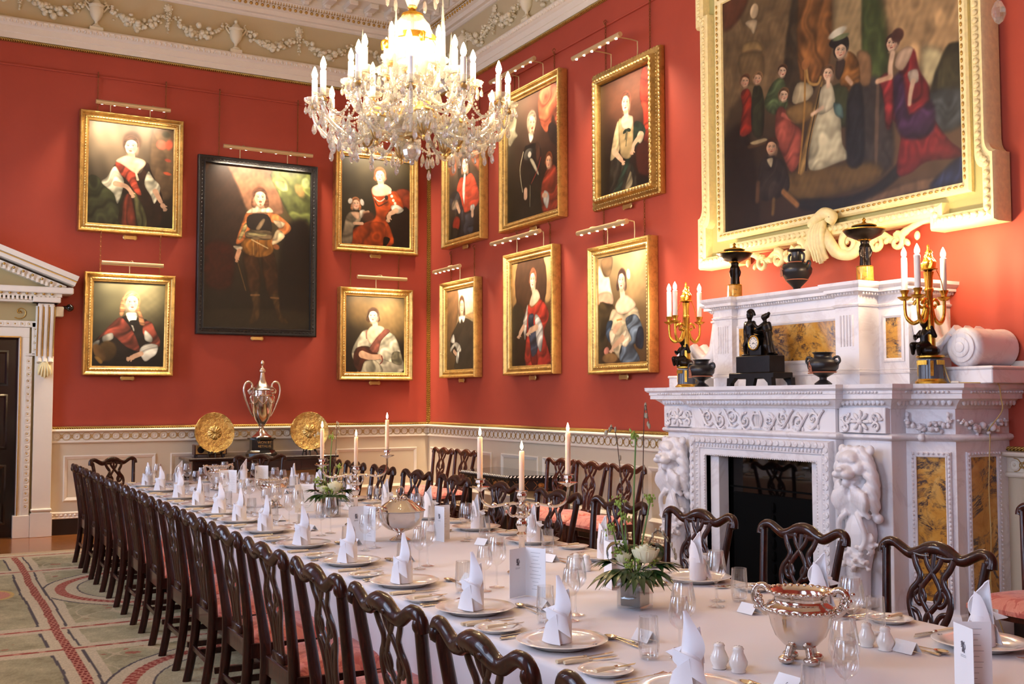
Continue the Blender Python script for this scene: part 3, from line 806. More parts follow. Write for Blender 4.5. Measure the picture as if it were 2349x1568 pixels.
        s.ell(sk, cx + o*.5, cy + hh*.30, ax*.80, hh*.70, soft=.2, form=.10)
        s.ell(sk*.70, cx - lt*ax*.78, cy + hh*.15, ax*.42, hh*.85, soft=1.1, al=.75)
        s.ell(sk*.72, cx + o, cy + hh*.98, ax*.62, hh*.2, soft=1.0, al=.7)
        for g in (-1, 1):
            s.ell((214, 128, 104), cx + o + g*e*1.25, cy + hh*.26, ax*.26, hh*.2, soft=1.2, al=.5)
            s.ell(sk*.66, cx + o + g*e, cy - hh*.13, ax*.30, hh*.12, soft=1.0, al=.75)
            s.ell((232, 220, 204), cx + o + g*e, cy - hh*.10, ax*.17, hh*.055, soft=.6)
            s.ell((58, 40, 34), cx + o*1.15 + g*e, cy - hh*.10, ax*.095, hh*.06, soft=.6)
            s.line(sk*.42, hh*.045, [(cx + o + g*e - ax*.2, cy - hh*.15), (cx + o + g*e, cy - hh*.18), (cx + o + g*e + ax*.2, cy - hh*.15)], hh*.05, .8)
            s.line(np.array(hair)*.5 + sk*.3, hh*.06, [(cx + o + g*e - ax*.24, cy - hh*.29), (cx + o + g*e, cy - hh*.34), (cx + o + g*e + ax*.24, cy - hh*.30)], hh*.07, .75)
        s.line(sk*.72, hh*.10, [(cx + o*1.4 - lt*ax*.10, cy - hh*.12), (cx + o*1.7 - lt*ax*.14, cy + hh*.22)], hh*.12, .7)
        s.line(np.minimum(sk*1.12, 252), hh*.07, [(cx + o*1.6 + lt*ax*.02, cy - hh*.1), (cx + o*1.9 + lt*ax*.02, cy + hh*.22)], hh*.09, .6)
        s.ell(sk*.55, cx + o*1.8 - lt*ax*.03, cy + hh*.29, ax*.19, hh*.045, soft=.9, al=.8)
        s.ell((168, 70, 60), cx + o*1.2, cy + hh*.49, ax*.27, hh*.05, soft=.7); s.ell((190, 96, 80), cx + o*1.2, cy + hh*.555, ax*.21, hh*.05, soft=.8); s.line((110, 44, 40), hh*.025, [(cx + o*1.2 - ax*.26, cy + hh*.51), (cx + o*1.2 + ax*.26, cy + hh*.515)], hh*.04, .8)
        s.poly(hair, [(cx - ax*1.12, cy + hh*.05), (cx - ax*1.05, cy - hh*.7), (cx - ax*.2, cy - hh*1.16), (cx + ax*.8, cy - hh*.95), (cx + ax*1.12, cy - hh*.3), (cx + ax*1.0, cy + hh*.1), (cx + ax*.86, cy - hh*.45), (cx + ax*.2, cy - hh*.78), (cx - ax*.6, cy - hh*.66), (cx - ax*.92, cy - hh*.2)], hh*.14, .3, 70, 160)
        if beard:
            s.ell((104, 68, 46), cx + o*1.3, cy + hh*.405, ax*.32, hh*.045, soft=.8); s.ell((104, 68, 46), cx + o*1.2, cy + hh*.80, ax*.16, hh*.13, soft=1.0, al=.6)
    def hand(s, col, x, y, r, ang):
        t = math.radians(ang); s.ell(col, x, y, r*1.0, r*.8, ang, .3)
        for i in range(4):
            a = t + (i - 1.5)*.22; s.line(col, r*.42, [(x + r*.5*math.cos(a), y + r*.5*math.sin(a)), (x + r*(1.9 - .15*abs(i-1.3))*math.cos(a), y + r*(1.9 - .15*abs(i-1.3))*math.sin(a))], r*.2)
        a = t - .9; s.line(col, r*.45, [(x, y), (x + r*1.2*math.cos(a), y + r*1.2*math.sin(a))], r*.2)
    def build(s, parent, y, cx=0, cz=0):
        me = bpy.data.meshes.new('canvas')
        V = np.stack([s.X - s.w/2 + cx, np.full(s.X.shape, y), s.h/2 - s.Y + cz], -1).reshape(-1, 3)
        idx = np.arange(s.nx*s.ny).reshape(s.ny, s.nx); F = np.stack([idx[:-1, :-1], idx[1:, :-1], idx[1:, 1:], idx[:-1, 1:]], -1).reshape(-1, 4)
        fill_mesh(me, V, F, np.clip(s.C*s.dim, 2, 250).reshape(-1, 3)); me.materials.append(M['oil'])
        o = bpy.data.objects.new('canvas', me); COL.objects.link(o); o.parent = parent; return o

SK = (238, 200, 166); SK2 = (224, 178, 142)
def p_b1():      # lady in russet with white sleeves
    p = Paint(1.0, 1.26, [(215,272),(1060,370),(1060,1335),(213,1275)], 200)
    p.bg((150,130,104), (118,98,76), (24,22,16), (16,13,10), .16)
    p.poly((92,72,52), [(850,380),(1065,360),(1065,1000),(850,980)], 80, .1, 0, 30)
    for c, x, y, a, b in (((196,92,70),940,520,48,42),((176,80,56),1015,520,34,50),((150,66,48),1005,670,32,16),((196,86,54),1000,798,38,15),((60,54,36),985,420,40,30)): p.ell(c, x, y, a, b, 10, .7)
    p.poly((52,56,34), [(213,860),(300,820),(400,920),(560,960),(610,1300),(213,1290)], 14, .4, 70, 26)
    p.ell((74,54,40), 650, 480, 88, 90, 0, .5)
    p.poly((40,24,18), [(470,720),(600,690),(720,800),(800,690),(850,800),(960,1050),(900,1335),(540,1310),(560,1000),(500,820)], 10, .3, 70, 30)
    p.poly((160,62,44), [(486,690),(570,705),(690,785),(690,850),(750,1000),(690,985),(600,860),(515,790)], 6, .35, 40, 70)
    p.poly((112,46,32), [(580,1030),(645,1020),(700,1312),(560,1305)], 12, .35, 5, 60)
    p.poly((86,84,52), [(670,1000),(700,1000),(790,1180),(800,1320),(720,1312)], 12, .4, 15, 70)
    p.poly((214,208,178), [(478,725),(530,790),(575,880),(540,1030),(508,1090),(470,990),(350,885),(405,830)], 7, .24, 50, 60)
    p.poly((206,200,172), [(812,775),(860,840),(935,935),(880,1090),(840,1015),(775,900)], 7, .28, 30, 60)
    p.poly(SK, [(490,670),(600,618),(690,640),(770,668),(782,712),(725,770),(690,800),(560,715)], 7)
    p.line((226,210,176), 16, [(690,790),(708,855)], 8, w2=26)
    p.line(SK, 66, [(640,560),(645,650)], 8)
    p.face(638, 535, 82, -.25, SK, (84,60,46))
    p.line(SK2, 52, [(490,895),(590,920),(640,970)], 6, w2=38); p.hand(SK2, 648, 985, 27, 65)
    p.line(SK2, 56, [(885,970),(940,1070)], 6, w2=40); p.hand(SK2, 962, 1110, 30, 60)
    return p
def p_b2():      # fair-haired sitter, russet mantle over black
    p = Paint(.85, 1.02, [(265,325),(1102,368),(1080,1315),(235,1305)], 180)
    p.bg((92,88,62), (74,70,46), (30,28,20), (18,16,12), .14)
    p.ell((124,116,84), 880, 560, 200, 240, 0, 1.2, al=.6)
    p.poly((26,20,18), [(480,840),(640,720),(820,760),(900,800),(960,1100),(900,1310),(240,1310),(250,1050),(380,920)], 14, .25, 70, 30)
    p.poly((118,52,40), [(500,790),(580,740),(650,800),(740,930),(800,1080),(800,1140),(640,1080),(500,960),(380,960),(300,1010),(360,930)], 8, .42, 50, 75)
    p.poly((140,66,50), [(860,790),(940,800),(980,880),(1040,1000),(1030,1080),(930,1050),(850,950),(835,870)], 8, .42, 60, 70)
    p.poly((206,202,184), [(870,890),(950,970),(940,1030),(870,1010),(855,950)], 8, .25, 60, 70)
    p.poly((204,200,184), [(870,1050),(1010,1060),(1000,1160),(940,1210),(860,1250),(800,1130)], 8, .28, 60, 55)
    p.poly((150,146,132), [(370,960),(480,920),(490,990),(380,1030)], 10, .3, 50, 60); p.poly((120,120,112), [(250,1040),(330,1000),(320,1060),(250,1100)], 10, .3, 60, 60)
    p.ell((76,56,28), 420, 1130, 110, 120, 20, .3, .3); p.ell((110,78,40), 330, 1150, 60, 110, -30, .3, .3); p.poly((150,112,52), [(270,1200),(320,1190),(370,1250),(340,1280)], 8)
    p.poly((176,120,80), [(600,520),(700,450),(790,500),(800,640),(850,760),(860,830),(800,820),(770,680),(650,640),(600,730),(565,700)], 12, .3, 85, 110)
    p.poly((232,224,206), [(650,690),(760,690),(765,770),(720,800),(740,880),(730,900),(700,830),(650,740)], 6, .2, 70, 90)
    p.poly((20,18,18), [(690,780),(780,780),(790,830),(700,830)], 8)
    p.face(712, 575, 100, .15, (240,208,178), (190,130,88), 0)
    p.line(SK2, 56, [(820,1160),(740,1190)], 6); p.hand(SK2, 715, 1205, 36, 160)
    return p
def p_b3():      # full-length cavalier, buff coat, breastplate, sash
    p = Paint(1.40, 2.14, [(145,165),(930,248),(925,1435),(122,1405)], 260)
    p.bg((96,66,44), (84,78,44), (24,20,14), (14,10,9), .14)
    p.poly((122,84,60), [(310,190),(640,230),(720,480),(700,560),(470,540)], 14, .06, 30, 20)
    p.poly((46,30,22), [(145,250),(300,190),(450,540),(420,760),(140,780)], 30)
    p.poly((86,92,48), [(640,230),(930,255),(930,640),(800,600),(690,400)], 16, .35, 50, 14)
    p.poly((138,140,84), [(660,300),(750,320),(760,380),(690,370)], 14, .3, 0, 40); p.ell((146,156,100), 895, 320, 30, 40, 0, .6); p.ell((140,112,64), 850, 380, 30, 50, -30, .7); p.line((150,120,60), 10, [(850,600),(910,630)], 8)
    p.poly((20,12,10), [(760,640),(930,660),(925,1430),(700,1430),(700,900)], 60)
    p.poly((62,22,14), [(140,780),(350,790),(330,1100),(140,1080)], 50, .15, 30, 14)
    p.poly((44,36,22), [(122,1270),(925,1290),(925,1435),(122,1405)], 70)
    # legs and boots
    p.poly((64,38,20), [(420,850),(540,880),(550,1140),(480,1150)], 10, .25, 10, 40); p.poly((58,34,18), [(560,880),(660,850),(690,1160),(620,1180)], 10, .25, 10, 40)
    p.poly((82,58,30), [(480,1150),(545,1150),(545,1340),(470,1390),(500,1250)], 12, .2); p.poly((80,56,28), [(630,1160),(692,1165),(710,1300),(770,1380),(700,1370),(650,1220)], 12, .2)
    p.line((150,108,64), 12, [(485,1165),(545,1165)], 10); p.line((150,108,64), 12, [(635,1185),(690,1190)], 10)
    p.poly((136,88,36), [(440,730),(630,730),(650,840),(540,880),(420,830)], 7, .2, 5, 60)
    p.line((180,134,70), 5, [(500,745),(505,860)], 5); p.line((92,56,22), 5, [(540,745),(545,870)], 5)
    p.poly((196,112,58), [(450,540),(500,530),(480,660),(420,760),(370,770),(410,640)], 8, .25, 70, 50)
    p.poly((196,116,62), [(610,540),(690,560),(780,640),(770,690),(690,740),(640,780),(640,740),(690,650),(620,600)], 8, .28, 50, 50)
    p.poly((170,150,96), [(440,620),(455,650),(410,740),(390,730)], 6, .3, 70, 80); p.poly((220,196,156), [(650,600),(740,620),(700,660)], 6, .2); p.poly((214,190,146), [(680,670),(740,720),(670,780),(640,770)], 6, .3, 50, 60)
    p.poly((34,26,22), [(470,560),(610,560),(640,680),(560,680),(460,650)], 8); p.poly((150,124,92), [(520,660),(570,590),(590,600),(550,670)], 10)
    p.poly((122,100,70), [(455,680),(625,680),(630,745),(460,735)], 6, .35, 95, 70); p.poly((150,136,92), [(470,690),(600,700),(590,720),(480,715)], 5, .3, 95, 90); p.line((200,170,120), 9, [(490,745),(610,810)], 5)
    p.poly((226,206,170), [(450,540),(520,490),(560,510),(620,500),(650,540),(560,540),(500,545)], 6, .16, 20, 80)
    p.face(552, 432, 62, .22, (240,190,152), (92,54,34), .9, beard=True)
    p.poly((220,200,166), [(355,790),(420,800),(400,830),(360,810)], 6, .2); p.line((216,160,120), 34, [(395,830),(378,880)], 6); p.hand((216,160,120), 378, 885, 16, 95)
    p.line((110,80,40), 7, [(385,920),(445,1130)], 5); p.ell((150,90,50), 675, 800, 24, 20, 30, .5)
    return p
def p_b4():      # lady in orange with a child
    p = Paint(1.01, 1.23, [(215,207),(1002,280),(995,1300),(207,1248)], 210)
    p.bg((52,46,30), (60,52,34), (34,28,18), (14,10,7), .14)
    p.poly((120,48,28), [(840,615),(1005,620),(1000,860),(860,850)], 14, .1, 20, 30)
    p.poly((34,22,15), [(800,860),(1000,850),(995,1300),(780,1280)], 20)
    p.poly((178,70,26), [(550,600),(620,640),(780,620),(860,640),(930,820),(800,830),(720,940),(780,1080),(780,1275),(310,1240),(340,1090),(500,990),(600,930),(590,780)], 8, .2, 60, 30)
    p.poly((150,58,20), [(330,1100),(520,1000),(700,1010),(720,1160),(700,1270),(310,1245)], 26, .25, 40, 30); p.poly((24,14,8), [(700,1170),(770,1190),(720,1275),(690,1270)], 8)
    p.poly((226,218,196), [(780,800),(850,780),(930,840),(860,890),(800,860)], 6, .2, 40, 70)
    p.poly(SK, [(560,590),(640,540),(720,540),(790,600),(740,670),(590,680)], 7)
    p.line(SK, 70, [(660,480),(668,560)], 8)
    p.face(655, 440, 78, -.12, (242,206,172), (140,84,50), .5)
    for t in range(14): p.ell((236,226,210), 590 + t*9.5, 700 + 44*math.sin(t/13*PI), 6, 6)
    for x, y in ((770,635),(790,680),(808,730),(828,765)): p.ell((230,220,200), x, y, 15, 18)
    p.ell((40,28,24), 728, 700, 20, 28); p.line((60,34,24), 12, [(600,740),(640,800),(740,750)], 5)
    p.line(SK2, 60, [(840,850),(770,890)], 6, w2=46); p.hand(SK2, 755, 925, 34, 100)
    p.poly((130,116,94), [(270,920),(330,870),(420,890),(430,980),(350,1060),(330,1240),(215,1235),(240,1050)], 8, .3, 75, 50); p.poly((200,190,170), [(420,860),(480,850),(470,910),(430,950)], 8, .2)
    p.poly(SK2, [(320,880),(420,880),(410,960),(370,950)], 8)
    p.face(378, 780, 62, .3, (238,190,156), (166,104,64), .9); p.ell((214,206,192), 312, 745, 24, 34, 20, .5); p.ell((206,196,182), 448, 760, 22, 40, -15, .5)
    p.line(SK2, 34, [(360,1010),(450,1010)], 6); p.line(SK2, 28, [(470,880),(520,870)], 6); p.ell((88,46,28), 520, 930, 70, 60, 0, .7, al=.8)
    return p
def p_b5():      # lady in cream satin, arms crossed
    p = Paint(.84, 1.03, [(255,322),(990,352),(968,1305),(238,1290)], 180)
    p.bg((58,48,26), (64,56,36), (26,18,12), (24,16,10), .12)
    p.ell((152,122,76), 800, 620, 240, 260, 0, 1.2, al=.75); p.ell((112,84,46), 420, 500, 160, 180, 0, 1.2, al=.6)
    p.poly((190,182,156), [(500,760),(420,830),(330,1000),(330,1120),(400,1250),(420,1300),(940,1300),(930,1060),(890,900),(800,790),(720,750)], 9, .22, 60, 40)
    p.poly((74,38,28), [(370,1000),(520,970),(640,1060),(700,1120),(560,1150),(480,1160),(420,1290),(340,1180)], 14, .2, 60, 30)
    p.poly((206,200,172), [(760,800),(860,840),(930,1060),(900,1170),(760,1160),(640,1060),(680,900)], 8, .28, 50, 45)
    p.poly((128,122,96), [(830,1050),(930,1050),(940,1200),(820,1170)], 16, .3, 40, 50)
    p.poly((146,86,70), [(720,760),(800,780),(690,900),(640,1050),(540,1010),(600,900)], 7, .22, 50, 60); p.poly((160,104,90), [(500,780),(520,770),(520,860),(500,870)], 6)
    p.poly(SK, [(520,770),(580,710),(680,710),(730,750),(640,850),(560,940),(510,860)], 7)
    p.line(SK, 70, [(610,640),(620,740)], 8)
    p.face(592, 590, 84, -.3, (240,206,172), (64,42,28), .6)
    p.line(SK2, 92, [(450,1070),(560,1105),(660,1100)], 8, w2=60); p.hand(SK2, 640, 1105, 34, 10); p.line((120,40,34), 12, [(690,1090),(700,1150),(670,1190)], 6)
    p.poly((196,188,158), [(480,1160),(620,1150),(700,1290),(470,1295)], 12, .3, 5, 50)
    return p
def p_r1():      # man in scarlet coat and dark cloak
    p = Paint(.96, 1.21, [(222,285),(570,140),(572,1220),(232,1315)], 180)
    p.bg((100,80,64), (92,66,50), (24,20,18), (16,13,12), .14)
    p.poly((140,76,54), [(222,420),(290,360),(300,520),(240,560)], 20, .3, 80, 30); p.poly((130,70,44), [(450,250),(570,200),(570,540),(480,420)], 30, .3, 80, 26)
    p.poly((28,26,26), [(330,380),(420,330),(450,560),(400,620),(330,600)], 30)
    p.poly((200,70,46), [(340,600),(400,580),(460,540),(510,620),(550,780),(540,900),(480,960),(400,1000),(380,940),(310,780)], 7, .16, 80, 50)
    p.poly((48,50,56), [(240,800),(290,740),(340,780),(380,960),(420,1010),(490,960),(500,1100),(470,1240),(350,1270),(360,1100),(300,980),(240,950)], 9, .4, 60, 40)
    p.poly((150,132,110), [(270,860),(320,850),(340,930),(260,960)], 8, .25); p.line(SK2, 36, [(315,900),(340,980)], 6); p.poly((160,42,28), [(290,1050),(330,1040),(350,1090),(330,1190),(270,1160)], 7); p.poly((46,40,34), [(275,1180),(325,1190),(310,1290),(280,1290)], 8)
    p.poly((232,222,206), [(385,560),(405,560),(400,700),(395,890),(385,880),(370,750)], 5, .1); p.poly((220,212,198), [(460,920),(500,910),(500,970),(460,980)], 6, .2); p.line(SK2, 38, [(480,980),(480,1030)], 6)
    p.face(397, 440, 92, -.1, (244,212,182), (110,76,56), 1.0, asp=.66)
    return p
def p_r2():      # man in black, white collar
    p = Paint(.84, 1.05, [(218,405),(530,350),(528,1335),(210,1348)], 160)
    p.bg((112,84,60), (196,180,136), (74,50,26), (120,96,56), .08)
    p.poly((204,188,146), [(335,385),(530,350),(530,760),(440,700),(340,640)], 20); p.poly((96,66,40), [(215,410),(335,390),(335,700),(280,900),(215,1000)], 16, .1, 0, 20)
    p.poly((170,132,86), [(430,700),(530,660),(530,760)], 20)
    p.poly((36,30,24), [(350,760),(430,730),(510,780),(530,780),(528,1335),(300,1335),(310,1200),(250,1100),(260,950),(310,830)], 9, .3, 60, 30)
    p.poly((216,210,194), [(290,920),(300,1020),(255,1010),(265,950)], 6, .2); p.poly((206,200,180), [(310,1010),(360,1050),(370,1120),(330,1130),(300,1060),(255,1130),(250,1080)], 7, .22, 50, 60); p.poly((200,196,180), [(320,1130),(350,1130),(335,1260),(315,1250)], 6, .3, 5, 90)
    p.line(SK2, 30, [(290,1120),(310,1150)], 6)
    p.poly((238,232,216), [(345,710),(410,690),(415,740),(395,780),(378,740),(360,790)], 5)
    p.face(381, 590, 96, .1, (236,190,150), (78,48,34), .85, asp=.6)
    return p
def p_r3():      # man in armour with a page
    p = Paint(1.16, 1.45, [(160,412),(580,208),(603,1270),(182,1392)], 220)
    p.bg((84,74,60), (100,52,34), (22,19,15), (14,11,9), .14)
    p.poly((176,164,132), [(165,410),(215,400),(240,520),(230,620),(250,660),(230,690),(175,740)], 14, .2, 80, 30)
    p.poly((176,84,54), [(430,290),(560,220),(590,400),(590,640),(540,500),(520,580),(480,640),(420,500)], 12, .4, 85, 36); p.poly((40,26,22), [(500,590),(540,560),(590,650),(590,760),(520,700)], 16)
    p.poly((24,22,20), [(300,800),(340,740),(430,740),(450,880),(440,1080),(430,1330),(250,1380),(290,1100)], 10, .2, 70, 30)
    p.ell((60,58,52), 345, 820, 40, 50, 0, .3, .8); p.ell((220,212,190), 352, 822, 14, 26, 20, .6); p.poly((206,192,160), [(355,870),(380,860),(425,960),(422,990)], 8)
    p.line((200,186,150), 7, [(300,800),(275,950),(300,1130)], 5); p.line((150,40,30), 6, [(445,845),(415,960),(370,1060)], 5)
    p.poly((60,36,26), [(400,720),(430,740),(440,850),(410,880)], 10, .2)
    p.line(SK2, 40, [(325,1120),(325,1170)], 8); p.line((150,140,110), 6, [(362,1080),(362,1250)], 5)
    p.poly((232,224,204), [(340,650),(370,640),(380,680),(355,725)], 6); p.face(366, 565, 82, .35, (238,196,156), (150,130,108), 0, asp=.6, beard=True)
    p.poly((150,56,36), [(490,960),(560,910),(598,1050),(598,1250),(540,1300),(470,1300),(450,1120)], 8, .3, 70, 50)
    p.poly((214,206,188), [(480,1120),(520,1160),(505,1270),(470,1200)], 5, .1); p.line(SK2, 26, [(470,1160),(495,1160)], 5)
    p.face(510, 880, 60, -.15, (236,178,136), (140,70,36), .3, asp=.62)
    return p
def p_r4():      # lady in pale dress, green bow
    p = Paint(.92, 1.24, [(150,415),(592,212),(618,1270),(172,1400)], 200)
    p.bg((64,40,28), (120,70,52), (18,15,13), (20,14,12), .14)
    p.ell((112,66,46), 400, 480, 180, 240, 0, 1.2, al=.7)
    p.poly((170,52,34), [(500,300),(530,250),(590,440),(605,640),(600,790),(530,800),(520,640),(490,520)], 9, .35, 85, 46); p.poly((134,46,32), [(530,830),(590,800),(615,900),(600,1010),(540,960)], 14, .4, 60, 40); p.poly((70,28,20), [(480,930),(600,960),(610,1200),(480,1180)], 30)
    p.poly((46,42,34), [(260,1060),(340,1080),(440,1120),(470,1330),(250,1370)], 12, .4, 10, 50)
    p.poly((34,50,40), [(450,740),(520,760),(540,850),(440,1000),(400,1130),(330,1370),(290,1330),(380,1080),(430,900)], 9, .35, 60, 60); p.poly((156,140,106), [(420,1170),(440,1290),(375,1340)], 8, .3, 20, 70)
    p.poly((176,150,104), [(310,730),(350,700),(430,700),(440,880),(420,1050),(340,1040),(320,900)], 7, .12, 80, 40); p.poly((206,182,136), [(310,730),(320,900),(320,1000),(250,1080),(255,980),(280,820)], 7, .22, 70, 50)
    p.poly((232,216,176), [(490,820),(530,840),(520,900),(495,930),(470,880)], 6, .2)
    p.poly(SK, [(330,720),(370,670),(410,680),(435,700),(425,800),(350,800)], 7); p.line(SK, 46, [(373,620),(378,700)], 8)
    p.face(370, 570, 82, -.2, (244,208,172), (128,70,50), 0, asp=.6)
    for g in (-1, 1): p.ell((24,40,32), 384 + g*16, 815 - g*6, 18, 16, g*20, .4)
    p.line((24,40,32), 7, [(380,820),(372,890)], 5); p.line((24,40,32), 6, [(388,820),(378,950)], 5)
    p.line(SK2, 40, [(510,850),(450,930),(440,980)], 6, w2=30); p.hand(SK2, 437, 985, 22, 105)
    p.line(SK2, 48, [(280,1000),(340,1070)], 6, w2=34); p.hand(SK2, 348, 1080, 20, 70)
    return p
def p_r5():      # lady in red with blue sash
    p = Paint(.93, 1.22, [(200,360),(582,275),(595,1335),(210,1355)], 180)
    p.bg((96,62,40), (140,106,64), (28,18,12), (40,20,14), .1)
    p.poly((190,148,96), [(500,295),(585,275),(590,640),(520,740),(505,500)], 14); p.poly((150,112,66), [(203,362),(255,352),(255,700),(205,760)], 14); p.poly((62,40,26), [(260,350),(495,300),(505,740),(260,760)], 14, .06)
    p.poly((50,40,26), [(210,800),(290,760),(330,1000),(210,1050)], 30)
    p.poly((180,54,40), [(360,760),(460,700),(540,790),(550,900),(510,1010),(540,1150),(570,1335),(340,1345),(350,1000),(330,850)], 8, .26, 75, 44)
    p.poly((128,32,24), [(430,1100),(450,1335),(400,1340),(380,1200)], 14)
    p.poly((60,66,82), [(365,860),(410,850),(410,940),(440,1050),(450,1200),(400,1260),(380,1150),(360,960)], 8, .4, 70, 60)
    p.poly((206,198,186), [(420,870),(450,860),(500,980),(490,1180),(470,1210),(440,1120),(430,1000)], 7, .28, 75, 60); p.poly((196,186,170), [(350,760),(355,800),(345,980),(330,1100),(310,940),(330,850)], 7, .25, 80, 60)
    p.poly(SK, [(370,740),(400,640),(440,610),(470,690),(430,760),(385,775)], 7); p.line(SK, 44, [(405,590),(415,680)], 8)
    p.line((150,84,40), 8, [(365,755),(390,785),(440,740),(470,695)], 5)
    p.face(398, 520, 88, -.25, (246,212,178), (150,84,56), .2, asp=.56)
    p.line(SK2, 40, [(440,975),(385,1005)], 6); p.hand(SK2, 370, 1020, 22, 120); p.line(SK2, 34, [(315,970),(285,1030)], 6); p.hand(SK2, 278, 1045, 20, 110)
    return p
def p_r6():      # lady in cream and blue satin before a rock
    p = Paint(.90, 1.17, [(210,395),(650,308),(678,1322),(228,1345)], 200)
    p.bg((120,100,72), (170,140,94), (48,34,20), (92,64,34), .16)
    p.poly((236,214,180), [(215,470),(270,560),(310,560),(330,660),(350,800),(222,800)], 12); p.poly((220,168,136), [(218,720),(320,700),(350,790),(225,820)], 20); p.poly((58,46,28), [(222,820),(300,800),(360,830),(330,950),(300,1180),(228,1200)], 14, .3, 60, 30)
    p.poly((112,86,58), [(240,420),(330,380),(340,470),(310,560),(260,540)], 14, .2, 60, 30)
    p.ell((190,156,108), 560, 560, 140, 220, 10, 1.1, al=.6)
    p.poly((206,186,150), [(350,850),(450,900),(560,830),(600,980),(600,1100),(500,1180),(420,1300),(330,1150),(310,1000)], 9, .2, 60, 40)
    p.poly((92,104,118), [(470,930),(560,900),(620,1020),(625,1150),(540,1170),(600,1310),(430,1330),(430,1180),(520,1130),(480,1020)], 8, .45, 55, 50); p.poly((60,74,92), [(300,970),(350,960),(330,1060),(330,1150),(290,1080)], 8, .4, 60, 60)
    p.poly((40,46,60), [(580,1020),(625,1030),(625,1200),(560,1170)], 12, .3)
    p.poly((232,212,180), [(415,1090),(480,1030),(505,1130),(470,1190),(430,1160)], 7, .2, 50, 60); p.poly((226,204,170), [(320,1060),(350,1030),(380,1090),(340,1160)], 7, .2)
    p.poly(SK, [(370,830),(400,760),(460,720),(540,780),(550,830),(470,890),(400,890)], 7); p.line(SK, 54, [(430,670),(438,760)], 8)
    p.face(424, 600, 84, -.3, (240,204,170), (70,46,38), .75, asp=.58); p.ell((214,206,190), 484, 540, 16, 46, -10, .4)
    p.line(SK2, 46, [(370,1040),(400,1000)], 6); p.hand(SK2, 398, 1000, 24, -40); p.line(SK2, 46, [(440,1110),(370,1180)], 6, w2=34); p.hand(SK2, 352, 1205, 22, 120)
    p.ell((206,130,110), 298, 1225, 24, 34, -20, .4, .2); p.ell((150,110,66), 330, 1290, 70, 46, 0, .4); p.line((196,120,60), 10, [(390,950),(430,940)], 8)
    return p
def p_big():     # family concert, with a harp; source frame is the photograph
    p = Paint(2.464, 2.07, [(1660,8),(2197,-258),(2215,418),(1667,533)], 460)
    p.bg((92,78,54), (186,150,104), (30,18,14), (96,72,52), .1)
    p.poly((120,96,66), [(1660,-20),(1830,-60),(1840,220),(1700,230),(1660,300)], 30, .1, 80, 10); p.poly((112,62,42), [(1662,0),(1720,-20),(1700,40),(1664,70)], 14)
    p.poly((64,52,38), [(1830,-50),(1890,-60),(1880,190),(1800,220)], 14, .15, 0, 20); p.poly((136,88,46), [(1840,-50),(1905,-60),(1905,150),(1838,180)], 8, .3, 0, 45)
    p.poly((172,146,104), [(1925,-60),(2000,-80),(1985,130),(1950,160),(1915,80)], 14); p.poly((70,84,44), [(1985,-80),(2026,-90),(2040,170),(1985,180)], 10, .2, 0, 20)
    p.poly((198,160,112), [(2030,-90),(2216,-120),(2216,90),(2150,150),(2060,130)], 30, .12, 60, 8); p.poly((216,200,150), [(2120,110),(2170,120),(2150,190),(2120,190)], 20)
    p.poly((74,70,46), [(2155,150),(2180,100),(2216,110),(2216,220),(2140,230),(2145,180)], 8, .3, 40, 20); p.poly((78,84,84), [(2130,215),(2216,205),(2216,280),(2150,300)], 14, .2, 90, 30)
    p.poly((64,58,56), [(1960,200),(2030,190),(2050,380),(1950,390)], 16, .15, 0, 14); p.poly((108,88,74), [(2012,200),(2022,195),(2018,370),(2008,370)], 6)
    p.poly((150,112,76), [(1970,120),(2000,125),(2000,190),(1975,190)], 8)
    p.poly((112,86,48), [(1800,400),(2000,370),(2010,420),(1840,460)], 16); p.poly((38,36,38), [(1830,460),(1940,452),(2010,425),(2070,370),(2080,390),(2010,450),(1920,480),(1840,480)], 10)
    p.poly((120,92,70), [(1960,470),(2080,420),(2190,400),(2215,418),(1960,478)], 14, .1); p.poly((40,52,90), [(2140,420),(2190,370),(2215,350),(2215,410),(2150,432)], 12, .2)
    p.poly((34,22,16), [(1664,330),(1720,300),(1740,520),(1666,532)], 30)
    # bust on its pedestal, organ case
    p.ell((214,186,146), 1733, 24, 9, 17, 0, .3, .2); p.poly((216,190,150), [(1712,52),(1724,44),(1740,46),(1732,76),(1724,66)], 4); p.poly((150,120,76), [(1708,100),(1740,92),(1752,118),(1706,128)], 6); p.poly((126,100,66), [(1698,128),(1750,118),(1752,180),(1710,190)], 10)
    # figures at left
    p.poly((146,40,26), [(1703,212),(1722,205),(1730,250),(1728,300),(1700,310),(1706,250)], 5, .25, 70, 50); p.face(1712, 186, 13, .3, SK2, (110,66,40)); 
    p.poly((48,50,32), [(1730,205),(1748,198),(1756,240),(1752,310),(1728,300)], 5, .2); p.face(1741, 180, 13, .1, SK2, (150,110,70))
    p.poly((80,96,62), [(1775,190),(1800,180),(1810,240),(1780,262),(1756,240)], 5, .3, 70, 60); p.face(1798, 163, 13, .25, SK, (96,62,38))
    p.poly((170,84,70), [(1784,255),(1800,245),(1820,280),(1842,300),(1840,360),(1820,395),(1800,360),(1782,310)], 6, .22, 70, 36); p.face(1801, 218, 14, .4, SK, (110,76,46)); p.line((190,104,88), 9, [(1798,262),(1828,276)], 4)
    p.poly((210,190,150), [(1820,232),(1832,190),(1862,192),(1868,215),(1842,238)], 4, .06); p.poly((140,108,64), [(1806,252),(1864,230),(1864,270),(1830,284)], 6)
    p.poly((86,60,36), [(1722,330),(1764,318),(1760,330),(1722,342)], 5); p.poly((180,160,120), [(1724,326),(1756,316),(1762,322),(1734,332)], 4)
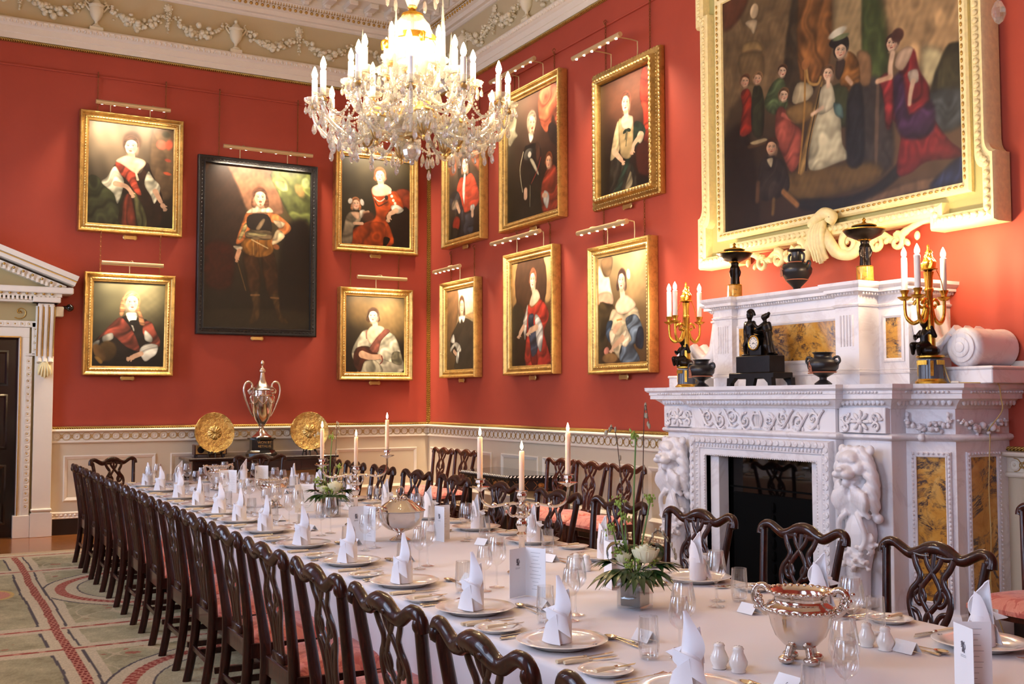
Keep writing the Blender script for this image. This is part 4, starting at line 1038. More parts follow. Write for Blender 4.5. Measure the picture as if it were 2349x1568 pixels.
    # seated boy
    p.poly((50,42,38), [(1748,372),(1770,358),(1800,370),(1815,420),(1800,448),(1750,460),(1742,420)], 6, .2); p.face(1773, 338, 17, 0, SK2, (70,40,24)); p.poly((214,196,160), [(1762,366),(1776,362),(1772,384)], 3); p.line((150,104,60), 12, [(1800,440),(1832,470)], 5); p.line((86,60,40), 12, [(1742,420),(1740,460)], 5); p.line((110,84,50), 9, [(1778,458),(1776,490)], 5)
    # harp
    p.line((176,130,66), 5, [(1850,140),(1848,260),(1836,396)], 3); p.line((190,146,80), 6, [(1852,140),(1858,186),(1878,192),(1886,176)], 3); p.poly((190,150,88), [(1884,196),(1890,200),(1862,330),(1848,394),(1836,392),(1856,300)], 4, .1); p.line((30,26,22), 3, [(1886,200),(1858,330),(1852,390)], 2); p.ell((170,110,60), 1851, 146, 9, 13, 0, .4)
    # lady in white at the harp, green chair
    p.poly((66,72,46), [(1905,205),(1950,190),(1962,230),(1945,290),(1910,270)], 6)
    p.poly((222,212,176), [(1878,262),(1905,240),(1930,260),(1936,330),(1955,358),(1920,375),(1880,390),(1858,384),(1862,330)], 5, .14, 70, 30); p.poly((226,214,180), [(1888,200),(1910,190),(1918,240),(1884,262),(1882,230)], 4, .1); p.line(SK, 8, [(1890,246),(1866,262)], 4); p.face(1903, 168, 16, -.1, SK, (120,84,56)); p.line(SK, 10, [(1903,180),(1903,196)], 4); p.poly((88,116,112), [(1916,236),(1934,240),(1938,270),(1920,262)], 5, .2)
    # standing figure with plumed hat
    p.poly((158,104,50), [(1940,120),(1968,130),(1976,180),(1962,230),(1945,200),(1930,190)], 5, .3, 70, 50); p.poly((40,40,44), [(1950,210),(1980,200),(1985,360),(1950,380),(1945,300)], 10, .15); p.poly((70,54,46), [(1925,130),(1942,140),(1930,180),(1920,170)], 5)
    p.face(1932, 115, 19, -.1, SK, (40,32,30)); p.poly((32,28,28), [(1905,100),(1918,84),(1946,82),(1950,104),(1936,98),(1916,110)], 4); p.ell((226,218,194), 1924, 74, 20, 10, -8, .5); p.ell((120,130,90), 1932, 84, 18, 6, 0, .5); p.line(SK2, 9, [(1946,178),(1956,190)], 4)
    # lady in crimson leaning at right
    p.poly((140,40,44), [(2075,130),(2100,112),(2112,160),(2135,200),(2140,260),(2180,320),(2210,345),(2200,362),(2130,370),(2090,398),(2060,396),(2070,300),(2040,260),(2026,190),(2060,180)], 6, .28, 65, 26)
    p.poly((74,44,78), [(2050,190),(2075,170),(2090,260),(2140,230),(2145,300),(2090,320),(2060,290)], 12, .3, 60, 30); p.poly((150,46,50), [(2020,180),(2050,172),(2050,280),(2036,290),(2030,220)], 7, .3, 75, 40)
    p.poly(SK, [(2064,120),(2084,106),(2098,114),(2075,160),(2056,150)], 5); p.face(2050, 99, 18, -.5, SK, (82,48,40)); p.ell((84,50,42), 2062, 80, 14, 16, 20, .4)
    p.line(SK, 11, [(2051,122),(2046,150),(2046,175)], 4); p.line(SK2, 10, [(2046,176),(2016,186)], 4); p.poly((220,198,176), [(2086,165),(2108,158),(2110,186),(2092,190)], 5, .2); p.line(SK, 11, [(2098,186),(2092,215),(2090,238)], 4, w2=8)
    return p
FRP = [(0, 0), (0, .108), (.008, .118), (.022, .118), (.03, .108), (.036, .094), (.05, .082), (.056, .08), (.064, .088), (.076, .09), (.086, .082), (.09, .07), (.098, .068), (.104, .06), (.112, .056), (.112, .04)]
def orn(mb, w, h, inset, depth, step, r):
    """little relief leaves along a moulding"""
    for (x0, z0, x1, z1) in ((-w/2+inset, -h/2+inset, w/2-inset, -h/2+inset), (w/2-inset, -h/2+inset, w/2-inset, h/2-inset), (w/2-inset, h/2-inset, -w/2+inset, h/2-inset), (-w/2+inset, h/2-inset, -w/2+inset, -h/2+inset)):
        L = math.hypot(x1-x0, z1-z0); n = int(L/step)
        for i in range(n):
            t = (i + .5)/n; mb.ell((x0 + (x1-x0)*t, -depth, z0 + (z1-z0)*t), (r*1.3 if x1 != x0 else r*.8, r*.6, r*1.3 if z1 != z0 else r*.8), 5, 4)
def painting(wall, a, b, zt, zb, fn, label, style='gold', plaque=True, chains=True, tilt=0.0, ch_top=5.6, cxs=(-.33, .33)):
    w, h = abs(b - a), zt - zb; cx, cz = (a + b)/2, (zt + zb)/2
    loc, rz = ((cx, -.012, zb), 0) if wall == 'b' else ((-.012, cx, zb), -PI/2)
    t = thing('framed_painting', label, 'painting', loc, rz)
    if tilt: t.rotation_euler = (tilt, 0, rz)
    z0 = h/2
    p = fn()
    m = MB(); o_ = MB()
    if style == 'black':
        m.frame(w, h, [(0, 0), (0, .07), (.01, .08), (.025, .08), (.03, .075), (.07, .068), (.075, .078), (.09, .08), (.095, .06), (.097, .03)], 0, z0); mat = 'blackframe'
        orn(o_, w, h, .05, .07, .05, .012)
    elif style == 'carved':
        m.frame(w, h, [(0, 0), (0, .05), (.02, .07), (.05, .06), (.06, .055), (.075, .09), (.095, .12), (.115, .11), (.13, .08), (.137, .05), (.137, .04)], 0, z0); mat = 'goldcarve'
        for ins, dp, st, r in ((.012, .06, .045, .018), (.095, .112, .05, .026), (.06, .06, .035, .012)): orn(o_, w, h, ins, dp, st, r)
    else:
        m.frame(w, h, FRP, 0, z0); mat = 'gold'
        orn(o_, w, h, .07, .088, .034, .010); orn(o_, w, h, .030, .108, .02, .005)
    f = m.build('frame', M[mat], t, 50)
    k = o_.mark(); q = MB(); q.v = [(x, y, z + z0) for x, y, z in o_.v]; q.f = o_.f
    q.build('carved_ornament', M['goldlace' if style != 'black' else 'blackframe'], f, 60)
    sx = (w - .0)/w
    c = p.build(t, -.045, 0, z0)
    c.scale = ((w - 2*(.108 if style == 'gold' else .094 if style == 'black' else .134))/p.w, 1, (h - 2*(.108 if style == 'gold' else .094 if style == 'black' else .134))/p.h)
    c.location = (0, 0, z0 - z0*c.scale[2])
    MB().box((0, -.015, z0), (w - .1, .03, h - .1)).build('backing_board', M['olddark'], t, 0)
    if plaque:
        m = MB(); m.box((0, -.035, -.035), (.13, .012, .045), .004)
        for s in (-1, 1): m.ell((s*.06, -.035, -.035), (.026, .006, .030), 12, 8)
        m.build('name_plaque', M['brass'], t)
    if chains:
        for s in cxs:
            m = MB(); z = h - .02; i = 0; zt_ = ch_top - zb
            while z < zt_:
                o1 = ring2(m, (s*w, -.02, z + .016), .009, .017, .003, i % 2); z += .028; i += 1
            m.tube(cr([(s*w, -.02, zt_ - .01), (s*w, -.045, zt_ + .02), (s*w, -.02, zt_ + .05), (s*w, -.0, zt_ + .03)], 4), .004, 5)
            m.build('hanging_chain', M['chain'], t, 60)
    return t
def ring2(mb, c, rx, rz, r, turn):
    pts = [(c[0] + (0 if turn else rx*math.cos(2*PI*k/8)), c[1] + (rx*math.cos(2*PI*k/8) if turn else 0), c[2] + rz*math.sin(2*PI*k/8)) for k in range(8)]
    mb.tube(pts, r, 4, closed=True)
def picture_light(wall, a, b, z, d, label, arms=1, n=6, fz=None, power=7, under=True):
    L = abs(b - a); cx = (a + b)/2
    loc, rz = ((cx, 0, z), 0) if wall == 'b' else ((0, cx, z), -PI/2)
    t = thing('picture_light', label, 'picture light', loc, rz, 'picture lights over the portraits')
    m = MB(); m.tube([(-L/2, -d, 0), (L/2, -d, 0)], .026, 12); m.build('lamp_tube', M['brasslamp'], t)
    q = MB(); drop = (z - fz) if fz else .12
    for s in ([0] if arms == 1 else [-.27, .27]):
        q.tube(cr([(s*L, -d, .01), (s*L, -d + .05, .045), (s*L, -.10, .05), (s*L, -.07, .02), (s*L, -.07, -drop)], 4), .006, 6)
    q.build('bracket_arm', M['brasslamp'], t, 60)
    e = MB()
    for i in range(n):
        x = (i + .5)/n*L - L/2; e.lathe([(0, 0), (.012, 0), (.012, .006), (0, .008)], 10, (x, -d + (.0 if under else .016), -.030 if under else -.022))
    e.build('lamps', M['led'], t)
    for k in range(2):
        ld = bpy.data.lights.new('picture_lamp', 'AREA'); ld.shape = 'RECTANGLE'; ld.size = L*.45; ld.size_y = .03; ld.energy = power; ld.color = (1, .80, .58); ld.spread = math.radians(104)
        o = bpy.data.objects.new('picture_lamp', ld); COL.objects.link(o); o.parent = t; o.location = ((k - .5)*L*.5, -d, -.045)
        o.rotation_euler = (math.radians(20), 0, 0)
    return t
PW = [('b', -4.72, -3.49, 5.145, 3.655, p_b1, 'gilt-framed portrait of a lady in russet with white sleeves, above the fair-haired sitter', {}),
 ('b', -4.637, -3.576, 3.161, 1.91, p_b2, 'gilt-framed portrait of a fair-haired sitter in a russet cloak, beside the doorcase', dict(tilt=.06, ch_top=3.62)),
 ('b', -3.293, -1.703, 4.757, 2.443, p_b3, 'tall black-framed full-length portrait of a cavalier in a buff coat', dict(style='black', cxs=(-.33, .33))),
 ('b', -1.465, -.228, 5.07, 3.634, p_b4, 'gilt-framed portrait of a lady in orange with a small child', {}),
 ('b', -1.39, -.305, 3.144, 1.871, p_b5, 'gilt-framed portrait of a lady in cream satin with crossed arms', dict(ch_top=3.60)),
 ('r', -.654, -1.824, 5.095, 3.668, p_r1, 'gilt-framed portrait of a man in a scarlet coat, high beside the corner', {}),
 ('r', -.601, -1.657, 3.194, 1.894, p_r2, 'gilt-framed portrait of a man in black with a white collar', dict(ch_top=3.58)),
 ('r', -2.317, -3.74, 5.35, 3.656, p_r3, 'large gilt-framed portrait of a man in armour with a red-coated boy', {}),
 ('r', -2.422, -3.59, 3.366, 1.893, p_r5, 'gilt-framed portrait of a lady in red with a blue sash', dict(ch_top=3.62)),
 ('r', -4.343, -5.532, 5.084, 3.612, p_r4, 'portrait of a lady in pale dress with green bow, heavily carved frame', dict(style='carved')),
 ('r', -4.304, -5.40, 3.215, 1.865, p_r6, 'gilt-framed portrait of a lady in cream and blue satin, nearest the chimneypiece', dict(ch_top=3.63))]
for (wl, a, b, zt, zb, fn, lab, kw) in PW: painting(wl, a, b, zt, zb, fn, lab, **kw)
picture_light('b', -4.568, -3.694, 5.21, .30, 'brass picture light over the lady in russet', 2, under=False, fz=5.13)
picture_light('b', -4.465, -3.747, 3.256, .30, 'brass picture light over the fair-haired sitter', 1, under=False, fz=3.15)
picture_light('b', -3.029, -1.851, 4.845, .30, 'long brass picture light over the tall black frame', 2, under=False, fz=4.75, power=11)
picture_light('b', -1.26, -.44, 5.19, .30, 'brass picture light hidden behind the chandelier over the lady in orange', 2, under=False, fz=5.06)
picture_light('b', -1.207, -.483, 3.267, .30, 'brass picture light over the lady in cream satin', 1, under=False, fz=3.14)
picture_light('r', -.84, -1.64, 5.24, .30, 'brass picture light over the man in scarlet, behind the chandelier', 2, fz=5.09)
picture_light('r', -.729, -1.531, 3.335, .27, 'brass picture light over the man in black', 1, fz=3.19)
picture_light('r', -2.488, -3.553, 5.477, .33, 'brass picture light over the man in armour', 2, fz=5.34, power=9)
picture_light('r', -2.414, -3.574, 3.50, .28, 'brass picture light over the lady in red', 2, fz=3.36)
picture_light('r', -4.503, -5.369, 5.178, .42, 'brass picture light over the carved frame', 2, fz=5.08)
picture_light('r', -4.408, -5.30, 3.348, .31, 'brass picture light over the lady in cream and blue', 2, fz=3.21)
# the edge of one more frame at the far left
t = thing('framed_painting', 'gilt side of a further frame at the far left above the doorcase', 'painting', (-6.35, -.012, 3.42))
MB().frame(1.28, 1.56, FRP, 0, .78).build('frame', M['gold'], t, 50); p = Paint(1.06, 1.34, [(0,0),(100,0),(100,100),(0,100)], 24); p.bg((60,50,38), (50,42,30), (20,16,12), (18,14,10)); p.build(t, -.045, 0, .78)
# ---------------------------------------------------------------- big eared frame above the chimneypiece
big = thing('large_framed_painting', 'huge painting of a family making music in a cream and gilt eared frame', 'painting', (-.012, YC, 2.64), -PI/2)
CB, CT = .445, .445 + 2.07
cv = p_big(); cv.build(big, -.085, 0, (CB + CT)/2)
m = MB(); m.frame(2.464 + .16, 2.07 + .16, [(0, .08), (0, .11), (.015, .125), (.04, .125), (.055, .115), (.075, .105), (.081, .08)], 0, (CB + CT)/2); m.build('inner_frame', M['creamgold'], big, 40)
m = MB()
for (x0, z0, x1, z1) in ((-1.27, CB - .035, 1.27, CB - .035), (-1.27, CT + .035, 1.27, CT + .035), (-1.27, CB, -1.27, CT), (1.27, CB, 1.27, CT)):
    n = int(math.hypot(x1-x0, z1-z0)/.05)
    for i in range(n): m.ell((x0 + (x1-x0)*(i+.5)/n, -.128, z0 + (z1-z0)*(i+.5)/n), (.018 if x0 != x1 else .01, .008, .018 if z0 != z1 else .01), 6, 4)
m.build('gilt_leaf_course', M['gildpaint'], big, 60)
def ear_outline(k=0.0):
    """outer outline of the eared frame, inset by k"""
    Z0, Z1 = .135, CT + .31; xo, xi, xn = 1.525 - k, 1.467 - k, 1.0 + k
    ez = .47                      # height of the ears
    pts = [(-xo, Z0 + k), (-xn, Z0 + k), (-xn, Z0 + .085 + k), (xn, Z0 + .085 + k), (xn, Z0 + k), (xo, Z0 + k)]
    pts += [(xo, Z0 + ez - k)] + [(xi + .058*(1 - math.sin(t)), Z0 + ez - k + .10*(1 - math.cos(t))) for t in (PI/8, PI/4, 3*PI/8, PI/2)]
    pts += [(xi, Z1 - .47 + k), (xo, Z1 - .47 + k), (xo, Z1 - k), (-xo, Z1 - k), (-xo, Z1 - .47 + k), (-xi, Z1 - .47 + k)]
    pts += [(-(xi + .058*(1 - math.sin(t))), Z0 + ez - k + .10*(1 - math.cos(t))) for t in (PI/2, 3*PI/8, PI/4, PI/8)] + [(-xo, Z0 + ez - k)]
    return pts
A_, B_ = ear_outline(0), ear_outline(.105)
m = MB(); n = len(A_); prof = [(0, 0), (0, .14), (.12, .165), (.35, .16), (.5, .172), (.7, .17), (.85, .155), (.95, .15), (1, .07)]
vs = []; fs = []; Lp = len(prof)
for (a, b) in zip(A_, B_):
    for (t_, d) in prof: vs.append((a[0] + (b[0]-a[0])*t_, -d, a[1] + (b[1]-a[1])*t_))
for i in range(n):
    j = (i+1) % n
    for k in range(Lp - 1): fs.append((i*Lp + k, j*Lp + k, j*Lp + k + 1, i*Lp + k + 1))
m.add(vs, fs); fo = m.build('outer_frame', M['creamgold'], big, 30)
m = MB(); C_ = ear_outline(.058)
for (x0, z0), (x1, z1) in zip(C_, C_[1:] + C_[:1]):
    L = math.hypot(x1-x0, z1-z0); q = max(1, int(L/.055))
    for i in range(q): m.ell((x0 + (x1-x0)*(i+.5)/q, -.172, z0 + (z1-z0)*(i+.5)/q), (.024, .014, .024), 6, 4)
m.build('egg_and_leaf_carving', M['creamgold'], big, 60)
m = MB(); m.prism(B_, 0, -.078, 'xz'); m.build('green_mat_panel', M['sage'], big, 0)
# scrolled acanthus cresting below
m = MB()
def scroll(mb, c, r0, r1, turns, a0, y, thick, n=22, sgn=1):
    pts = []; rr = []
    for i in range(n):
        t = i/(n-1); r = r0 + (r1 - r0)*t; a = a0 + sgn*turns*2*PI*t
        pts.append((c[0] + r*math.cos(a), y, c[1] + r*math.sin(a))); rr.append(thick*(1 - .55*t))
    mb.tube(pts, rr, 7, flat=(1, .9), up=(0, 1, 0))
for s in (-1, 1):
    m.tube(cr([(0, -.17, .30), (s*.10, -.20, .18), (s*.17, -.18, .08), (s*.28, -.15, .06), (s*.36, -.14, .13), (s*.33, -.14, .20)], 6), [.05]*12 + [.045]*12 + [.035]*7, 8, flat=(1, .7), up=(0, 1, 0))
    scroll(m, (s*.26, .15), .085, .015, 1.3, PI/2, -.15, .035, sgn=s)
    m.tube(cr([(s*.25, -.13, .06), (s*.42, -.13, .11), (s*.55, -.13, .17), (s*.66, -.13, .12), (s*.80, -.13, .18), (s*.93, -.13, .22), (s*1.0, -.12, .22)], 6), [.035]*12 + [.03]*12 + [.024]*13, 8, flat=(1, .7), up=(0, 1, 0))
    scroll(m, (s*.52, .12), .075, .012, 1.2, PI*.6, -.14, .028, sgn=s); scroll(m, (s*.70, .10), .06, .012, 1.2, PI*.5, -.14, .026, sgn=-s)
    for q in range(7): m.ell((s*(.34 + q*.09), -.14, .12 + .04*math.sin(q*2.1)), (.035, .02, .022), 8, 5, Matrix.Rotation(s*q*.8, 3, 'Y'))
for q in (-2, -1, 0, 1, 2): m.tube(cr([(q*.022, -.19, .34), (q*.03, -.235, .24), (q*.028, -.21, .12), (q*.03, -.18, .02 + abs(q)*.015)], 6), [.026]*12 + [.02]*7, 7)
m.tube(cr([(-.1, -.17, .34), (-.02, -.2, .37), (.08, -.22, .40), (.14, -.2, .37), (.11, -.2, .33)], 6), [.045]*25, 8)
m.build('acanthus_cresting', M['creamgold'], big, 60)
# ================================================================== CHIMNEYPIECE (local: x = along the wall to the right, -y = out into the room)
ch = thing('chimneypiece', 'white carved marble chimneypiece with lion supports and yellow marble panels', 'fireplace', (0, YC, 0), -PI/2)
OUT = [(-1.455, 0), (-1.455, -.53), (-1.175, -.66), (-1.175, -.80), (-.765, -.80), (-.765, -.87), (.765, -.87), (.765, -.80), (1.175, -.80), (1.175, -.66), (1.455, -.53), (1.455, 0)]
m = MB()
for s in (-1, 1):
    m.box((s*.6825, -.435, .68), (.165, .87, 1.36), .004); m.box((s*.97, -.40, .68), (.41, .80, 1.36), .004)
    m.prism([(s*1.175, 0), (s*1.175, -.66), (s*1.455, -.53), (s*1.455, 0)][::s], 0, 1.36)
m.box((0, -.435, 1.27), (1.2, .87, .18), .003); m.build('body', M['marble'], ch, 20)
m = MB(); m.prism(OUT, 1.36, 1.69)
for s in (-1, 1): m.box((s*.97, -.82, 1.46), (.40, .05, .17), .004)
m.build('frieze', M['marble'], ch, 20)
m = MB(); m.sweep(OUT, [(0, 1.325), (.015, 1.33), (.03, 1.338), (.036, 1.352), (.03, 1.366), (.01, 1.374), (0, 1.376)], side=-1); m.build('ledge_moulding', M['marble'], ch, 60)
m = MB(); m.sweep(OUT, [(0, 1.535), (.015, 1.538), (.02, 1.55), (.045, 1.575), (.075, 1.598), (.105, 1.602), (.105, 1.632), (.112, 1.636), (.112, 1.655), (.125, 1.66), (.138, 1.672), (.14, 1.698), (.0, 1.70)], side=-1); m.build('mantel_shelf', M['marble'], ch, 25)
m = MB()
def along_path(path, step, fn):
    for (a, b) in zip(path[:-1], path[1:]):
        L = math.hypot(b[0]-a[0], b[1]-a[1]); n = max(1, int(L/step)); d = ((b[0]-a[0])/L, (b[1]-a[1])/L); o = (d[1], -d[0])
        for i in range(n):
            t = (i + .5)/n; fn(a[0] + (b[0]-a[0])*t, a[1] + (b[1]-a[1])*t, d, o)
along_path(OUT, .028, lambda x, y, d, o: m.ell((x + o[0]*.116, y + o[1]*.116, 1.645), (.011, .011, .009), 6, 4))
m.build('bead_course', M['marble'], ch, 60)
m = MB()
along_path(OUT, .035, lambda x, y, d, o: m.ell((x + o[0]*.055, y + o[1]*.055, 1.58), (.012 + .006*abs(d[0]), .012 + .006*abs(d[1]), .024), 6, 4))
m.build('leaf_course', M['marble'], ch, 60)
# chimneypiece plinth
m = MB(); m.sweep(OUT[:1] + OUT[1:5] + [(-.6, -.80)], [(0, 0), (.03, 0), (.03, .20), (.02, .225), (.0, .235)], side=-1); m.sweep([(.6, -.80)] + OUT[7:], [(0, 0), (.03, 0), (.03, .20), (.02, .225), (.0, .235)], side=-1); m.build('plinth', M['marble'], ch, 25)
# fire surround mouldings
def uframe(prof, w, zt, y0):
    """inverted-U moulding round the opening; prof = (away from opening, out)"""
    mm = MB(); pts = [(-w, 0, -1, 0), (-w, zt, -1, 1), (w, zt, 1, 1), (w, 0, 1, 0)]; vs = []; fs = []; L = len(prof)
    for (x, z, sx, sz) in pts:
        for (o, d) in prof: vs.append((x + sx*o, y0 - d, z + sz*o))
    for i in range(3):
        for k in range(L - 1): fs.append((i*L + k, i*L + k + 1, (i+1)*L + k + 1, (i+1)*L + k))
    mm.add(vs, fs); return mm
uframe([(0, -.05), (0, .012), (.01, .018), (.045, .018), (.05, .01), (.055, .025), (.075, .03), (.09, .02), (.095, .03), (.10, .045), (.14, .05), (.15, .03), (.15, -.02)], .60, 1.165, -.87).build('fire_surround', M['marble'], ch, 30)
m = MB(); m2 = MB()
def u_path(off, step, fn):
    w = .60 + off; zt = 1.165 + off
    for (x0, z0, x1, z1) in ((-w, .15, -w, zt), (-w, zt, w, zt), (w, zt, w, .15)):
        n = int(math.hypot(x1-x0, z1-z0)/step)
        for i in range(n): fn(x0 + (x1-x0)*(i+.5)/n, z0 + (z1-z0)*(i+.5)/n, x0 == x1)
u_path(.12, .062, lambda x, z, v: (m.ell((x, -.918, z), (.022, .012, .022), 8, 5), ring2(m, (x, -.925, z), .017, .017, .004, 0)))
u_path(.077, .034, lambda x, z, v: m.ell((x, -.90, z), (.014 if v else .009, .011, .009 if v else .014), 6, 4))
u_path(.002, .022, lambda x, z, v: m.ell((x, -.885, z), .008, 5, 4))
m.build('carved_leaf_band', M['marble'], ch, 60)
# firebox and fire screen
m = MB(); m.box((0, -.14, .6), (1.2, .02, 1.2)); m.box((0, -.5, .015), (1.2, .75, .03)); m.box((-.592, -.45, .58), (.016, .62, 1.16)); m.box((.592, -.45, .58), (.016, .62, 1.16)); m.box((0, -.45, 1.172), (1.2, .62, .016)); m.build('firebox', M['soot'], ch, 0)
for s in (-1, 1): MB().box((s*.545, -.78, .58), (.10, .10, 1.16), .003).build('marble_slip', M['marble'], ch)
m = MB(); m.box((0, -.70, .62), (1.0, .012, 1.08)); m.build('fire_screen', M['firescreen'], ch, 0)
m = MB(); m.box((0, -.712, .92), (1.0, .012, .012)); m.box((0, -.712, .45), (.92, .02, .86), .01)
for k in range(7): m.ell((0, -.73, .25 + k*.09), (.02, .02, .04), 8, 6)
m.build('iron_panel', M['soot'], ch)
# yellow marble panels in carved frames on the end blocks (front splay and side)
def block_panel(o0, o1, z0, z1, mg=.05):
    """panel on a vertical plane through local points o0->o1 (travel left to right, outside to the right of travel reversed)"""
    dx, dy = o1[0]-o0[0], o1[1]-o0[1]; L = math.hypot(dx, dy); t = (dx/L, dy/L); nrm = (t[1], -t[0])
    T = lambda a, d, z: (o0[0] + t[0]*a + nrm[0]*d, o0[1] + t[1]*a + nrm[1]*d, z)
    mm = MB(); q = MB(); lf = MB(); a0, a1 = mg, L - mg
    q.add([T(a0 + .035, .004, z0 + .035), T(a1 - .035, .004, z0 + .035), T(a1 - .035, .004, z1 - .035), T(a0 + .035, .004, z1 - .035)], [(0, 1, 2, 3)])
    pr = [(0, 0), (0, .012), (.008, .016), (.022, .012), (.028, .018), (.035, .014), (.035, .002)]; vs = []; fs = []; n = len(pr)
    for (a, z, sa, sz) in ((a0, z0, 1, 1), (a1, z0, -1, 1), (a1, z1, -1, -1), (a0, z1, 1, -1)):
        for (i, d) in pr: vs.append(T(a + sa*i, d, z + sz*i))
    for i in range(4):
        for k in range(n - 1): fs.append((i*n + k, ((i+1) % 4)*n + k, ((i+1) % 4)*n + k + 1, i*n + k + 1))
    mm.add(vs, fs); st = .028
    for (aa, zz, bb, z2) in ((a0 + .012, z0, a0 + .012, z1), (a1 - .012, z0, a1 - .012, z1), (a0, z1 - .012, a1, z1 - .012)):
        k = int(math.hypot(bb-aa, z2-zz)/st)
        for i in range(k): lf.ell(T(aa + (bb-aa)*(i+.5)/k, .017, zz + (z2-zz)*(i+.5)/k), (.009, .009, .009), 5, 4)
    p = mm.build('panel_frame', M['marble'], ch, 30); q.build('yellow_marble_panel', M['siena'], p, 0); lf.build('leaf_carving', M['marble'], p, 60)
for s in (-1, 1):
    a, b = (s*1.175, -.66), (s*1.455, -.53)
    block_panel(*((a, b) if s > 0 else (b, a)), .27, 1.26, .03)
    a, b = (s*1.455, -.53), (s*1.455, -.02)
    block_panel(*((a, b) if s > 0 else (b, a)), .27, 1.26, .09)
# frieze carvings in relief
def relief(cx, w, y, nrm=(0, -1), kind='scroll', zc=1.452):
    mm = MB()
    if kind == 'scroll':
        for s in (-1, 1):
            for q in range(4):
                c = (cx + s*(.13 + q*.145), zc + (.012 if q % 2 else -.012)); scroll(mm, c, .058, .010, 1.35, PI*.5 + q, y - .012, .011, sgn=s*(1 if q % 2 else -1))
                leafball(mm, (c[0], y - .01, c[1]), .02, 5)
                mm.tube(cr([(c[0] - s*.06, y - .01, c[1] - .05), (c[0], y - .014, c[1] - .066), (c[0] + s*.07, y - .01, c[1] + .03), (c[0] + s*.10, y - .01, c[1] + .06)], 4), .009, 5)
                for k in range(3): mm.ell((c[0] + s*(k - 1)*.045, y - .006, c[1] + .055*(1 if k % 2 else -1)), (.022, .010, .010), 6, 4, Matrix.Rotation(.7*k*s, 3, 'Y'))
            mm.tube(cr([(cx + s*.03, y - .012, zc - .06), (cx + s*.055, y - .016, zc), (cx + s*.025, y - .012, zc + .06)], 4), .010, 5)
        mm.box((cx, y - .008, zc - .06), (.09, .02, .014)); mm.box((cx, y - .008, zc + .04), (.07, .02, .01))
        for k in (-1, 0, 1): mm.tube([(cx + k*.014, y - .012, zc - .055), (cx + k*.014, y - .012, zc + .045)], .003, 4)
    elif kind == 'rosette':
        for k in range(8):
            a = k*PI/4; R = .05
            mm.ell((cx + R*math.cos(a), y - .012, zc + R*.9*math.sin(a)), (.034, .013, .013), 8, 5, Matrix.Rotation(-a, 3, 'Y'))
        mm.ell((cx, y - .018, zc), (.022, .016, .022), 8, 6)
        for s in (-1, 1):
            scroll(mm, (cx + s*.125, zc + .02), .04, .008, 1.2, 0, y - .012, .010, sgn=s); scroll(mm, (cx + s*.13, zc - .035), .032, .008, 1.2, PI, y - .012, .010, sgn=-s)
            for k in range(4): mm.ell((cx + s*(.08 + k*.028), y - .008, zc + .05*math.sin(k*2.2)), (.022, .01, .012), 6, 4, Matrix.Rotation(k*s, 3, 'Y'))
    return mm.build('relief_carving', M['marble'], ch, 60)
relief(0, 1.4, -.87); relief(-.97, .38, -.845, kind='rosette'); relief(.97, .38, -.845, kind='rosette')
for s in (-1, 1):
    mm = MB()
    for k in range(9):
        t = k/8; x = 1.195 + .24*t; y = -.66 + .13*(x - 1.175)/.28; z = 1.46 - .05*math.sin(PI*t); leafball(mm, (s*x, y - .018, z), .02 + .016*math.sin(PI*t), 5)
    for k in range(12):
        t = k/11; y = -.50 + .44*t; z = 1.46 - .05*math.sin(PI*t); leafball(mm, (s*1.475, y, z), .02 + .016*math.sin(PI*t), 5)
    for x, y in ((1.20, -.665), (1.43, -.56)):
        for k in range(3): mm.ell((s*x, y - .01, 1.50 - k*.035), (.014, .012, .02), 6, 4)
    mm.build('fruit_festoon', M['marble'], ch, 60)
